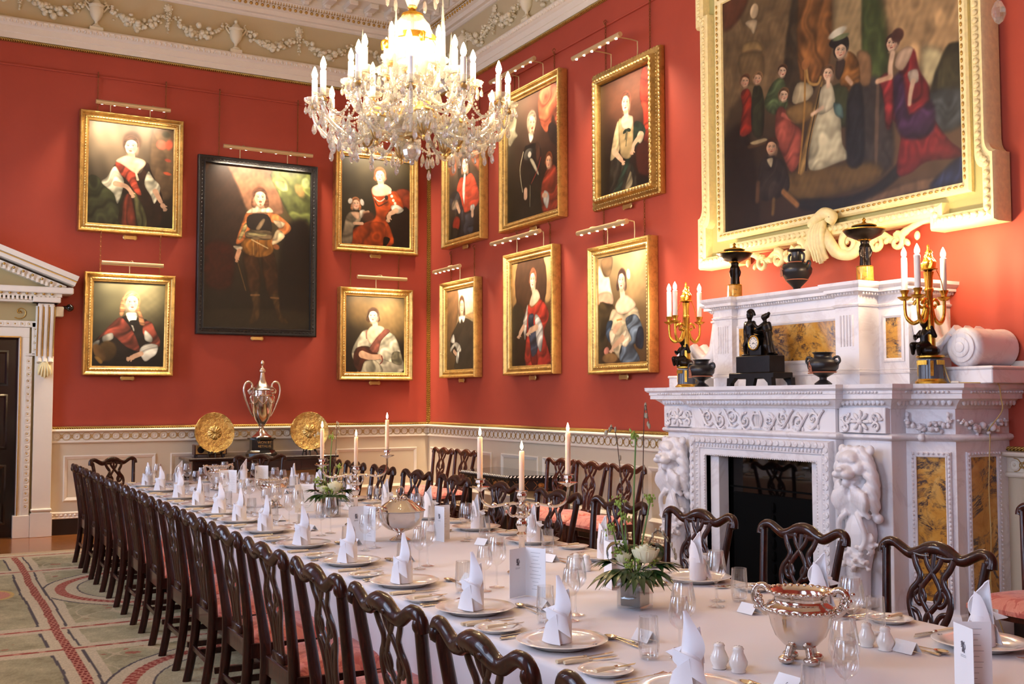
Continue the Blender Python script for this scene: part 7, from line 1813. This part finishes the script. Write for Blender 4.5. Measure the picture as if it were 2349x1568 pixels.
    tw = [[(.01, 0, .14), (.03, -.012, .40*H/.7), (.04, -.02, .8*H/.7), (.055, -.032, H*1.04)], [(-.01, 0, .14), (-.035, .02, .38*H/.7), (-.065, .036, .70*H/.7), (-.10, .055, H*1.0)], [(.02, -.01, .16), (.07, -.04, .30), (.11, -.065, .28), (.145, -.08, .20)]]
    for P in tw:
        m = MB(); q = cr(P, 8); m.tube(q, [.003 - .002*i/len(q) for i in range(len(q))], 5); w_ = m.build('willow_twig', M['twig'], t, 60); c = MB()
        for i in range(7, len(q), 2): 
            d = R.uniform(0, 6.28); c.ell((q[i][0] + .005*math.cos(d), q[i][1] + .005*math.sin(d), q[i][2]), (.0055, .0055, .012), 7, 5)
        c.ell(q[-1], (.006, .006, .012), 7, 5); c.build('catkins', M['catkin'], w_, 60)
    for k in range(5):
        m = MB(); a = k*1.3 + .2; m.tube(cr([(.03*math.cos(a), .03*math.sin(a), .15), (.09*math.cos(a), .09*math.sin(a), .14), (.15*math.cos(a), .15*math.sin(a), .075)], 5), .0012, 4); m.build('grass_blade', M['stem'], t, 60)
flowers(-3.77, -10.19, 'near flower arrangement of cream rose, dark leaves and tall willow stems', 3, .70); flowers(-3.72, -6.40, 'far flower arrangement of cream rose and willow beside the candelabrum', 5, .58)
# ================================================================== SIDEBOARD END
SBZ = .895
t = thing('sideboard', 'dark mahogany sideboard against the cream panelling under the silver cup', 'sideboard', (-2.53, -.36, 0))
m = MB(); m.box((0, 0, SBZ - .018), (1.90, .60, .036), .008); m.build('top', M['olddark'], t)
m = MB(); m.box((0, .01, SBZ - .11), (1.80, .54, .15), .004); m.build('apron', M['olddark'], t)
for s in (-1, 1):
    for y in (-.24, .25): m = MB(); m.lathe([(.03, 0), (.022, .03), (.026, .12), (.032, .45), (.036, SBZ - .18)], 12, (s*.86, y, 0)); m.build('leg', M['olddark'], t)
for s in (-1, 1):
    m = MB(); m.box((s*.66, -.262, SBZ - .11), (.40, .012, .11), .003); d = m.build('drawer', M['olddark'], t); k = MB(); k.ell((s*.66, -.275, SBZ - .11), .012, 8, 6); k.build('knob', M['brass'], d)
m = MB(); m.box((0, -.262, SBZ - .11), (.80, .012, .11), .003); d = m.build('drawer', M['olddark'], t)
# trophy cup on its plinth
t = thing('trophy_cup', 'large two-handled silver trophy cup with a tall lid on a lettered black plinth', 'trophy', (-2.51, -.35, SBZ))
m = MB(); m.lathe([(0, 0), (.195, 0), (.198, .03), (.185, .04), (.165, .07), (.15, .075), (.148, .19), (.155, .20), (.175, .205), (.178, .225), (0, .225)], 8, a0=PI/8, a1=PI/8 + 2*PI); pl = m.build('black_plinth', M['blackgloss'], t, 20)
for txt, z in (('WON BY', .155), ('RETALIA', .108)):
    c = bpy.data.curves.new('lettering', 'FONT'); c.body = txt; c.size = .044; c.align_x = 'CENTER'; c.extrude = .0008; c.materials.append(M['brass']); tmp = bpy.data.objects.new('lettering_source', c); COL.objects.link(tmp); me = bpy.data.meshes.new_from_object(tmp.evaluated_get(bpy.context.evaluated_depsgraph_get())); bpy.data.objects.remove(tmp); o = bpy.data.objects.new('lettering', me); COL.objects.link(o); o.parent = pl; o.location = (0, -.1385, z); o.rotation_euler = (PI/2, 0, 0)
m = MB(); Z = .225
m.lathe([(0, Z), (.125, Z), (.128, Z + .012), (.115, Z + .028), (.10, Z + .035), (.07, Z + .06), (.03, Z + .10), (.022, Z + .12), (.03, Z + .13), (.024, Z + .14), (.04, Z + .165), (.085, Z + .23), (.125, Z + .32), (.148, Z + .42), (.158, Z + .50), (.160, Z + .53), (.168, Z + .535), (.166, Z + .545), (.156, Z + .55), (.156, Z + .60), (.168, Z + .605), (.17, Z + .615), (0, Z + .615)], 40); m.build('cup_body', M['silver'], t, 50)
m = MB(); m.lathe([(.166, Z + .615), (.15, Z + .63), (.11, Z + .65), (.07, Z + .69), (.045, Z + .74), (.034, Z + .80), (.028, Z + .83), (.045, Z + .84), (.048, Z + .85), (.04, Z + .875), (.02, Z + .895), (.012, Z + .91), (.012, Z + .93), (0, Z + .93)], 32, lobes=16, amp=.03, lz=(Z + .62, Z + .72)); m.ell((0, 0, Z + .955), (.027, .027, .037), 12, 8); m.build('lid', M['silverchased'], t, 50)
m = MB()
for k in range(28): leafball(m, (.157*math.cos(k*PI/14), .157*math.sin(k*PI/14), Z + .575), .014, 3)
for k in range(8):
    a0 = k*PI/4 + .2; m.ell((.155*math.cos(a0), .155*math.sin(a0), Z + .51), (.018, .018, .024), 8, 6)
    m.tube(cr([((.155 - .008*q2)*math.cos(a0 + PI/4*q), (.155 - .008*q2)*math.sin(a0 + PI/4*q), Z + .505 - .07*q2) for q, q2 in ((0, 0), (.25, .75), (.5, 1), (.75, .75), (1, 0))], 4), .010, 6)
    m.tube([(.150*math.cos(a0), .150*math.sin(a0), Z + .49), (.142*math.cos(a0), .142*math.sin(a0), Z + .42)], [.012, .005], 6)
m.build('swag_band', M['silverchased'], t, 60)
for s in (-1, 1):
    m = MB(); m.tube([(s*x, 0, Z + z) for x, z in cr([(.11, .27), (.15, .34), (.19, .44), (.225, .54), (.235, .62), (.215, .69), (.175, .715), (.138, .695), (.13, .65), (.155, .62), (.175, .60), (.168, .57)], 5)], [.007 + .010*min(1, i/14) for i in range(56)], 8); m.build('handle', M['silverchased'], t, 60)
def dish(x, label, turn):
    t = thing('display_dish', label, 'dish', (x, -.36, SBZ), turn)
    m = MB(); prof = [(.0, .028), (.05, .032), (.092, .022), (.100, .006), (.112, .0), (.150, .002), (.165, .014), (.19, .026), (.24, .030), (.249, .034), (.252, .030)]
    n = 72; vs = []; fs = []
    for i, (r, h) in enumerate(prof):
        for k in range(n):
            a = 2*PI*k/n; amp = .006 if .16 < r < .245 else (.010 if r < .09 else .0); hh = h + amp*math.sin(a*9 + r*40)*math.sin(r*120 + a*4) + (.003*math.sin(a*20) if r > .24 else 0)
            vs.append((r*math.cos(a), -hh, r*math.sin(a)))
    for i in range(len(prof) - 1):
        for k in range(n): fs.append((i*n + k, i*n + (k+1) % n, (i+1)*n + (k+1) % n, (i+1)*n + k))
    o = len(vs); vs += [(x_, y_ + .006, z_) for x_, y_, z_ in vs[-n:]]; fs += [(o - n + k, o - n + (k+1) % n, o + (k+1) % n, o + k) for k in range(n)] + [tuple(o + k for k in range(n))]
    m.add(vs, fs); m.xf(Matrix.Translation((0, 0, .30)) @ Matrix.Rotation(-.14, 4, 'X'), 0); m.build('embossed_dish', M['giltsilver'], t, 60)
    s_ = MB()
    for g in (-1, 1):
        s_.tube(cr([(g*.10, -.07, 0), (g*.085, -.055, .04), (g*.075, -.03, .06), (g*.06, .05, .07)], 4), .009, 6); s_.tube(cr([(g*.085, -.055, .04), (g*.06, -.085, .045), (g*.05, -.09, .07)], 4), .008, 6); s_.tube([(g*.06, .05, .07), (g*.03, .10, .30)], .008, 6)
    s_.tube(cr([(0, -.07, .0), (0, -.05, .05), (0, .05, .07)], 4), .010, 6); s_.tube([(-.06, .05, .07), (.06, .05, .07)], .009, 6); s_.tube([(-.03, .10, .30), (.03, .10, .30)], .008, 6); s_.tube([(0, .10, .30), (0, .17, 0)], .008, 6); s_.build('black_stand', M['black'], t, 60)
dish(-3.113, 'round embossed gilt dish on a black stand, left of the silver cup', .08); dish(-1.885, 'round embossed gilt dish on a black stand, right of the silver cup', -.10)
t = thing('radio', 'small wooden tabletop radio with round speaker behind the left gilt dish', 'radio', (-3.13, -.20, SBZ))
m = MB(); m.box((0, 0, .085), (.40, .15, .13), .006); m.build('cabinet', M['mahogany2'], t)
m = MB(); m.box((0, -.077, .085), (.37, .006, .105), .002); m.build('front_panel', M['brass'], t)
for s in (-1, 1): m = MB(); k = m.mark(); m.lathe([(0, 0), (.04, 0), (.043, .004), (0, .006)], 20); m.xf(Matrix.Translation((s*.125, -.079, .085)) @ Matrix.Rotation(PI/2, 4, 'X'), k); m.build('speaker_cone', M['black'], t)
for sx in (-1, 1):
    m = MB()
    for sy in (-1, 1): m.lathe([(.012, 0), (.012, .022), (0, .022)], 8, (sx*.17, sy*.05, 0))
    m.build('feet', M['black'], t)
# ================================================================== INLAID CONSOLE TABLE ON THE FIREPLACE WALL
t = thing('console_table', 'black console table with a white rope edge and marquetry front beneath the portraits', 'console table', (0, -3.06, 0), -PI/2)
CT_ = [(-.92, -.06), (-.62, -.70), (.55, -.70), (.86, -.06)]
def off(poly, k):
    c = (0, -.3); return [(x + k*(1 if x > 0 else -1), y - (k if y < -.3 else 0)) for x, y in poly]
m = MB(); m.prism(CT_[::-1], .742, .772); m.build('top', M['blackgloss'], t, 20)
m = MB(); m.prism(off(CT_, .012)[::-1], .728, .745); m.build('edge_moulding', M['black'], t, 20)
def dashes(pts, z, h, step, fn):
    for (a, b) in zip(pts[:-1], pts[1:]):
        L = math.hypot(b[0]-a[0], b[1]-a[1]); d = Vector(((b[0]-a[0])/L, (b[1]-a[1])/L, 0)); n = int(L/step)
        for i in range(n): fn(Vector((a[0], a[1], z)) + d*((i + .5)*L/n), d)
m = MB(); dashes(CT_, .757, 0, .040, lambda p, d: m.tube([tuple(p - d*.012 - Vector((0, 0, .008)) + Vector((d.y, -d.x, 0))*.002), tuple(p + d*.012 + Vector((0, 0, .008)) + Vector((d.y, -d.x, 0))*.002)], .0085, 6)); m.build('white_rope_inlay', M['porcelain'], t, 60)
F_ = off(CT_, -.03); m = MB(); m.prism(F_[::-1], .60, .73); m.build('frieze', M['black'], t, 20)
m = MB()
def lozenge(p, d):
    nrm = Vector((d.y, -d.x, 0))*.0015
    for k in range(12):
        a = k*PI/6; m.ell(tuple(p + nrm + d*(.028*math.cos(a)) + Vector((0, 0, .018*math.sin(a)))), (.009, .009, .009), 5, 4)
    m.ell(tuple(p + nrm), (.024, .024, .016), 8, 5)
    for sx in (-1, 1): m.tube([tuple(p + nrm + d*(sx*.045)), tuple(p + nrm + d*(sx*.085) + Vector((0, 0, .045)))], .0025, 4); m.tube([tuple(p + nrm + d*(sx*.045)), tuple(p + nrm + d*(sx*.085) - Vector((0, 0, .045)))], .0025, 4); m.ell(tuple(p + nrm + d*(sx*.045) + Vector((0, 0, .04))), (.006, .006, .006), 5, 4)
dashes(F_, .665, 0, .19, lozenge); m.build('marquetry', M['marq'], t, 60) if 'marq' in M else None
M['marq'] = simple('honey_marquetry', (178, 112, 44), .35)
if 'marquetry' not in bpy.data.objects: m.build('marquetry', M['marq'], t, 60)
for x, y in ((-.84, -.10), (-.56, -.62), (.49, -.62), (.78, -.10)): m = MB(); m.tube([(x, y, .60), (x, y, .3), (x, y, 0)], [.034, .028, .02], 4); m.build('leg', M['black'], t)

# ================================================================== CHANDELIER
CX, CY = -3.75, -7.90
t = thing('chandelier', 'large cut-glass chandelier with many lit candle bulbs over the table', 'chandelier', (CX, CY, 0))
ZB = 3.03
m = MB(); m.ell((0, 0, ZB + .075), (.058, .058, .062), 10, 6); m.ell((0, 0, ZB + .005), (.016, .016, .02), 8, 5); m.build('crystal_ball_finial', M['crystal'], t, 0)
m = MB(); m.lathe([(0, ZB + .10), (.014, ZB + .12), (.014, ZB + .15), (.05, ZB + .155), (.056, ZB + .165), (.05, ZB + .182), (0, ZB + .185)], 20); m.build('bottom_rosette', M['brass'], t, 50)
m = MB(); m.lathe([(.045, ZB + .175), (.09, ZB + .185), (.135, ZB + .215), (.155, ZB + .255), (.158, ZB + .262), (.15, ZB + .258), (.09, ZB + .20), (.045, ZB + .19)], 48, lobes=24, amp=.025); m.build('fluted_bowl', M['cutglass'], t, 50)
m = MB(); m.lathe([(.115, ZB + .262), (.135, ZB + .264), (.138, ZB + .30), (.125, ZB + .31), (.10, ZB + .312)], 32)
for k in range(24): m.box((.137*math.cos(k*PI/12), .137*math.sin(k*PI/12), ZB + .283), (.008, .008, .03), 0, k*PI/12)
m.build('receiver_ring', M['brass'], t, 40)
m = MB(); m.tube([(0, 0, ZB + .12), (0, 0, ZC)], .010, 8); m.build('central_rod', M['brass'], t)
m = MB(); m.lathe([(.05, ZB + .31), (.062, ZB + .36), (.05, ZB + .42), (.035, ZB + .46), (.055, ZB + .50), (.105, ZB + .54), (.13, ZB + .585), (.14, ZB + .64), (.142, ZB + .70), (.13, ZB + .78), (.105, ZB + .85), (.07, ZB + .895), (.06, ZB + .90)], 40, lobes=20, amp=.018); m.build('glass_urn_body', M['cutglass'], t, 50)
m = MB(); m.lathe([(.143, ZB + .735), (.15, ZB + .74), (.15, ZB + .77), (.140, ZB + .775)], 32, cap=False); m.lathe([(.055, ZB + .895), (.068, ZB + .90), (.066, ZB + .915), (.03, ZB + .93), (.022, ZB + .95), (.03, ZB + .96), (.02, ZB + .97)], 24)
for k in range(3):
    a = k*2*PI/3 + .5; m.ell((.155*math.cos(a), .155*math.sin(a), ZB + .735), (.022, .022, .03), 8, 6); m.tube(cr([(.155*math.cos(a), .155*math.sin(a), ZB + .76), (.185*math.cos(a), .185*math.sin(a), ZB + .75), (.18*math.cos(a), .18*math.sin(a), ZB + .70)], 4), .008, 6)
m.build('urn_mounts', M['ormolu'], t, 50)
m = MB(); m.lathe([(.03, ZB + .97), (.04, ZB + 1.0), (.062, ZB + 1.05), (.07, ZB + 1.09), (.055, ZB + 1.15), (.03, ZB + 1.2), (.02, ZB + 1.25), (.05, ZB + 1.4), (.03, ZB + 1.6), (.015, ZB + 1.8)], 32, lobes=12, amp=.04); m.build('upper_glass_vase', M['cutglass'], t, 50)
# canopy high above and a pair of glass tiers on the rod
m = MB(); m.lathe([(0, ZC - .10), (.03, ZC - .095), (.09, ZC - .04), (.11, ZC - .005), (0, ZC)], 24); m.build('ceiling_rose', M['ormolu'], t)
for k in range(10):
    a = k*2*PI/10; m = MB(); c, s = math.cos(a), math.sin(a); m.tube(cr([(.04*c, .04*s, ZB + 1.10), (.10*c, .10*s, ZB + 1.14), (.15*c, .15*s, ZB + 1.08)], 4), .005, 5); m.ell((.155*c, .155*s, ZB + 1.015), (.014, .014, .042), 6, 4); m.ell((.152*c, .152*s, ZB + 1.07), (.009, .009, .009), 6, 4); m.build('crystal_drop', M['crystal'], t, 0)
def teardrop(mb, c, s=1.0):
    k = mb.mark(); mb.lathe([(0, 0), (.008, .006), (.0135, .018), (.0115, .034), (.006, .050), (.0, .062)], 6); mb.xf(Matrix.Translation(c) @ Matrix.Scale(s, 4), k)
drops_left = [88]; stuff_drops = MB()
def hang(c, s=1.0):
    p = (c[0], c[1], c[2] - .066*s - .016)
    if drops_left[0] > 0:
        drops_left[0] -= 1; mm = MB()
    else: mm = stuff_drops
    teardrop(mm, p, s); mm.ell((c[0], c[1], c[2] - .010), (.0065, .0065, .0065), 6, 4)
    if mm is not stuff_drops: mm.build('crystal_drop', M['crystal'], t, 0)
def beads(mb, A, B, sag, n, r=.0085):
    A, B = Vector(A), Vector(B)
    for i in range(n + 1):
        u = i/n; p = A.lerp(B, u) - Vector((0, 0, sag*4*u*(1-u))); mb.ell(tuple(p), (r, r, r), 6, 4)
arms = [(k, 2*PI*k/12 + .10, .585, 3.345 + .0*k, 'outer') for k in range(12)] + [(k, 2*PI*k/8 + .32, .37, 3.50, 'inner') for k in range(8)] + [(k, 2*PI*k/4 + .5, .20, 3.60, 'top') for k in range(4)]
pans = []
for k, a, R, zp, kind in arms:
    c, s = math.cos(a), math.sin(a); P = lambda r, z: (r*c, r*s, z)
    if kind == 'outer': zp += (.03 if k % 2 else 0); pts = [P(.11, 3.30), P(.19, 3.24), P(.30, 3.16), P(.42, 3.14), P(.53, 3.20), P(R, 3.29), P(R, zp - .02)]
    elif kind == 'inner': pts = [P(.10, 3.32), P(.15, 3.40), P(.22, 3.36), P(.30, 3.33), P(.355, 3.39), P(R, zp - .02)]
    else: pts = [P(.06, 3.42), P(.11, 3.47), P(.16, 3.46), P(R, 3.53), P(R, zp - .02)]
    q = cr(pts, 5); m = MB(); m.tube(q, .0125, 8); ar = m.build('glass_arm', M['cutglass'], t, 60)
    o = (R*c, R*s, zp)
    m = MB(); m.lathe([(0, -.03), (.024, -.028), (.03, -.018), (.012, -.006), (.012, .0)], 14, o); m.build('brass_cup', M['brass'], ar)
    m = MB(); m.lathe([(.012, .0), (.035, .004), (.056, .018), (.062, .034), (.058, .035), (.05, .022), (.03, .010), (.014, .008)], 24, o, lobes=12, amp=.06, lz=(.01, .05)); m.build('drip_pan', M['cutglass'], ar, 50)
    h = .15 if kind != 'top' else .16
    m = MB(); m.lathe([(.0175, .005), (.0175, h), (.010, h + .004), (0, h + .004)], 14, o); m.build('candle_sleeve', M['sleeve'], ar)
    m = MB(); m.lathe([(.008, h + .002), (.0165, h + .022), (.018, h + .036), (.012, h + .058), (.004, h + .078), (0, h + .084)], 10, o); m.build('lit_bulb', M['bulb'], ar, 60)
    pans.append((o, kind, a, R, zp))
    for j in range(6):
        b = j*PI/3 + a; hang((o[0] + .052*math.cos(b), o[1] + .052*math.sin(b), zp + .012), 1.0 if j % 2 else .85)
    if kind == 'outer': hang((o[0], o[1], zp - .085), 1.25)
# bead chains from pan to pan and down along the arms
ou = [p for p in pans if p[1] == 'outer']; inn = [p for p in pans if p[1] == 'inner']
for i, p in enumerate(ou):
    q = ou[(i+1) % 12]; m = MB(); beads(m, (p[0][0], p[0][1], p[4] - .01), (q[0][0], q[0][1], q[4] - .01), .13, 24); m.build('bead_chain', M['crystal'], t, 0)
    m = MB(); a = p[2]; beads(m, (p[0][0]*.98, p[0][1]*.98, p[4] - .03), (.16*math.cos(a), .16*math.sin(a), 3.24), .12, 26); beads(m, (p[0][0]*.96, p[0][1]*.96, p[4] - .02), (.30*math.cos(a), .30*math.sin(a), 3.30), .07, 18); m.build('bead_chain', M['crystal'], t, 0)
for i, p in enumerate(inn):
    q = inn[(i+1) % 8]; m = MB(); beads(m, (p[0][0], p[0][1], p[4] - .01), (q[0][0], q[0][1], q[4] - .01), .10, 20); a = p[2]; beads(m, (p[0][0]*.97, p[0][1]*.97, p[4] - .02), (.14*math.cos(a), .14*math.sin(a), 3.62), -.02, 16, .007); beads(m, (p[0][0]*.97, p[0][1]*.97, p[4] - .03), (.50*math.cos(a), .50*math.sin(a), 3.18), .03, 16); m.build('bead_chain', M['crystal'], t, 0)
    for j in range(5): hang(((.20 + .06*j)*math.cos(a + .2), (.20 + .06*j)*math.sin(a + .2), 3.33 - .02*j), .95)
for i in range(24):
    a = i*PI/12; hang((.24*math.cos(a), .24*math.sin(a), 3.30 + .03*math.sin(i*2.3)), .9); hang((.42*math.cos(a + .1), .42*math.sin(a + .1), 3.27 + .03*math.sin(i*1.7)), .95); hang((.52*math.cos(a + .05), .52*math.sin(a + .05), 3.25 + .02*math.sin(i*1.3)), .9)
for i in range(150):
    a = i*2.39996; r = .13 + .38*math.sqrt((i + .5)/150); z = 3.36 - .22*(r - .13)/.44*math.sin(min(1, (r - .1)/.3)*PI*.5) + .05*math.sin(i*1.7); hang((r*math.cos(a), r*math.sin(a), z), 1.0 + .25*math.sin(i*2.1))
for i in range(12):
    a = 2*PI*(i + .5)/12 + .10; hang((.50*math.cos(a), .50*math.sin(a), 3.21), 1.35); hang((.36*math.cos(a), .36*math.sin(a), 3.17), 1.3)
for i in range(36):
    a = i*PI/18; m_ = stuff_drops; hang((.125*math.cos(a), .125*math.sin(a), 3.56 + .03*(i % 3)), 1.1); hang((.17*math.cos(a), .17*math.sin(a), 3.45 + .02*(i % 2)), 1.1)
so = stuff_drops.build('crystal_drops', M['crystal'], t, 0); so['kind'] = 'stuff'
# hanging glass cups with brass leaf tips
for k in range(6):
    a = k*PI/3 + .35; o = (.285*math.cos(a), .285*math.sin(a), 0); z = 3.13 + (.0 if k % 2 else .02)
    m = MB(); m.lathe([(.010, z), (.03, z + .03), (.048, z + .075), (.055, z + .115), (.056, z + .12), (.05, z + .115), (.04, z + .06)], 24, o, lobes=12, amp=.03); cu = m.build('glass_cup', M['cutglass'], t, 50)
    m = MB(); m.lathe([(.056, z + .118), (.06, z + .122), (.06, z + .135), (.05, z + .15), (.042, z + .152), (.042, z + .175), (.03, z + .18)], 20, o, cap=False)
    for j in range(8):
        b = j*PI/4; m.tube(cr([(o[0] + .008*math.cos(b), o[1] + .008*math.sin(b), z - .005), (o[0] + .03*math.cos(b), o[1] + .03*math.sin(b), z + .022), (o[0] + .044*math.cos(b), o[1] + .044*math.sin(b), z + .06)], 3), [.006, .007, .008, .007, .005, .003, .001], 5)
    m.ell((o[0], o[1], z - .03), (.014, .014, .018), 8, 6); m.ell((o[0], o[1], z - .01), (.008, .008, .01), 8, 5); m.tube([(o[0]*.5, o[1]*.5, 3.30), (o[0]*.9, o[1]*.9, z + .16)], .007, 6); m.build('brass_leaf_mount', M['brass'], cu, 60)
# tall glass spires between the candles
for k in range(6):
    a = k*PI/3 + .75; R = (.30, .24)[k % 2]; o = (R*math.cos(a), R*math.sin(a), 3.48); h = (.40, .50, .36, .46, .52, .38)[k]
    m = MB(); m.lathe([(.006, 0), (.020, .02), (.016, h*.5), (.0, h)], 6, o); m.build('glass_spire', M['crystal'], t, 0)
# bottom of a second crystal pendant nearer the camera
t = thing('crystal_pendant', 'single faceted crystal drop hanging in front of the big frame at the upper right', 'crystal drop', (-1.5, -10.27, 0))
m = MB(); m.lathe([(0, 3.527), (.022, 3.545), (.036, 3.58), (.034, 3.61), (.018, 3.645), (.006, 3.655)], 8); m.lathe([(.006, 3.655), (.012, 3.665), (.02, 3.69), (.012, 3.72), (.005, 3.73)], 8); m.build('faceted_drop', M['crystal'], t, 0)
m = MB(); m.tube([(0, 0, 3.72), (0, 0, ZC)], .003, 6); m.build('hanging_wire', M['brass'], t)

# ================================================================== LIGHT
w = bpy.data.worlds.new('daylight'); bpy.context.scene.world = w; w.use_nodes = True; nt = w.node_tree; nt.nodes.clear()
bgk = nt.nodes.new('ShaderNodeBackground'); bgk.inputs[0].default_value = (.55, .70, 1.0, 1); bgk.inputs[1].default_value = 3.0
ow = nt.nodes.new('ShaderNodeOutputWorld'); nt.links.new(bgk.outputs[0], ow.inputs[0])
for y in WY:      # skylight coming in through the four tall windows
    ld = bpy.data.lights.new('window_daylight', 'AREA'); ld.shape = 'RECTANGLE'; ld.size = 1.36; ld.size_y = 3.8; ld.energy = 80; ld.color = (.66, .77, 1.0); ld.spread = math.radians(170)
    o = bpy.data.objects.new('window_daylight', ld); COL.objects.link(o); o.location = (XL - .34, y, 2.92); o.rotation_euler = (0, -PI/2, 0)
sc = bpy.context.scene
sc.view_settings.view_transform = 'Standard'; sc.view_settings.look = 'None'; sc.view_settings.gamma = 1.0; sc.view_settings.use_curve_mapping = False; sc.view_settings.exposure = 1.0
cy = sc.cycles; cy.max_bounces = 7; cy.diffuse_bounces = 3; cy.glossy_bounces = 3; cy.transmission_bounces = 4; cy.transparent_max_bounces = 16; cy.caustics_reflective = False; cy.caustics_refractive = False
cy.sample_clamp_indirect = 4.0; cy.use_denoising = True; cy.use_adaptive_sampling = True; cy.adaptive_threshold = .06
# ================================================================== CAMERA
cam = bpy.data.cameras.new('camera'); co = bpy.data.objects.new('camera', cam); COL.objects.link(co); sc.camera = co
f_px, pit, yaw, roll = 2412.4, .0548, .5095, -.0016
cam.sensor_width = 36; cam.sensor_fit = 'HORIZONTAL'; cam.lens = f_px/2349*36; cam.clip_start = .05; cam.clip_end = 60
fw = Vector((math.sin(yaw)*math.cos(pit), math.cos(yaw)*math.cos(pit), math.sin(pit))); rt = Vector((math.cos(yaw), -math.sin(yaw), 0)); up = rt.cross(fw)
r2 = rt*math.cos(roll) + up*math.sin(roll); u2 = -rt*math.sin(roll) + up*math.cos(roll)
co.matrix_world = Matrix(((r2.x, u2.x, -fw.x, -6.2942), (r2.y, u2.y, -fw.y, -13.6944), (r2.z, u2.z, -fw.z, 1.6), (0, 0, 0, 1)))
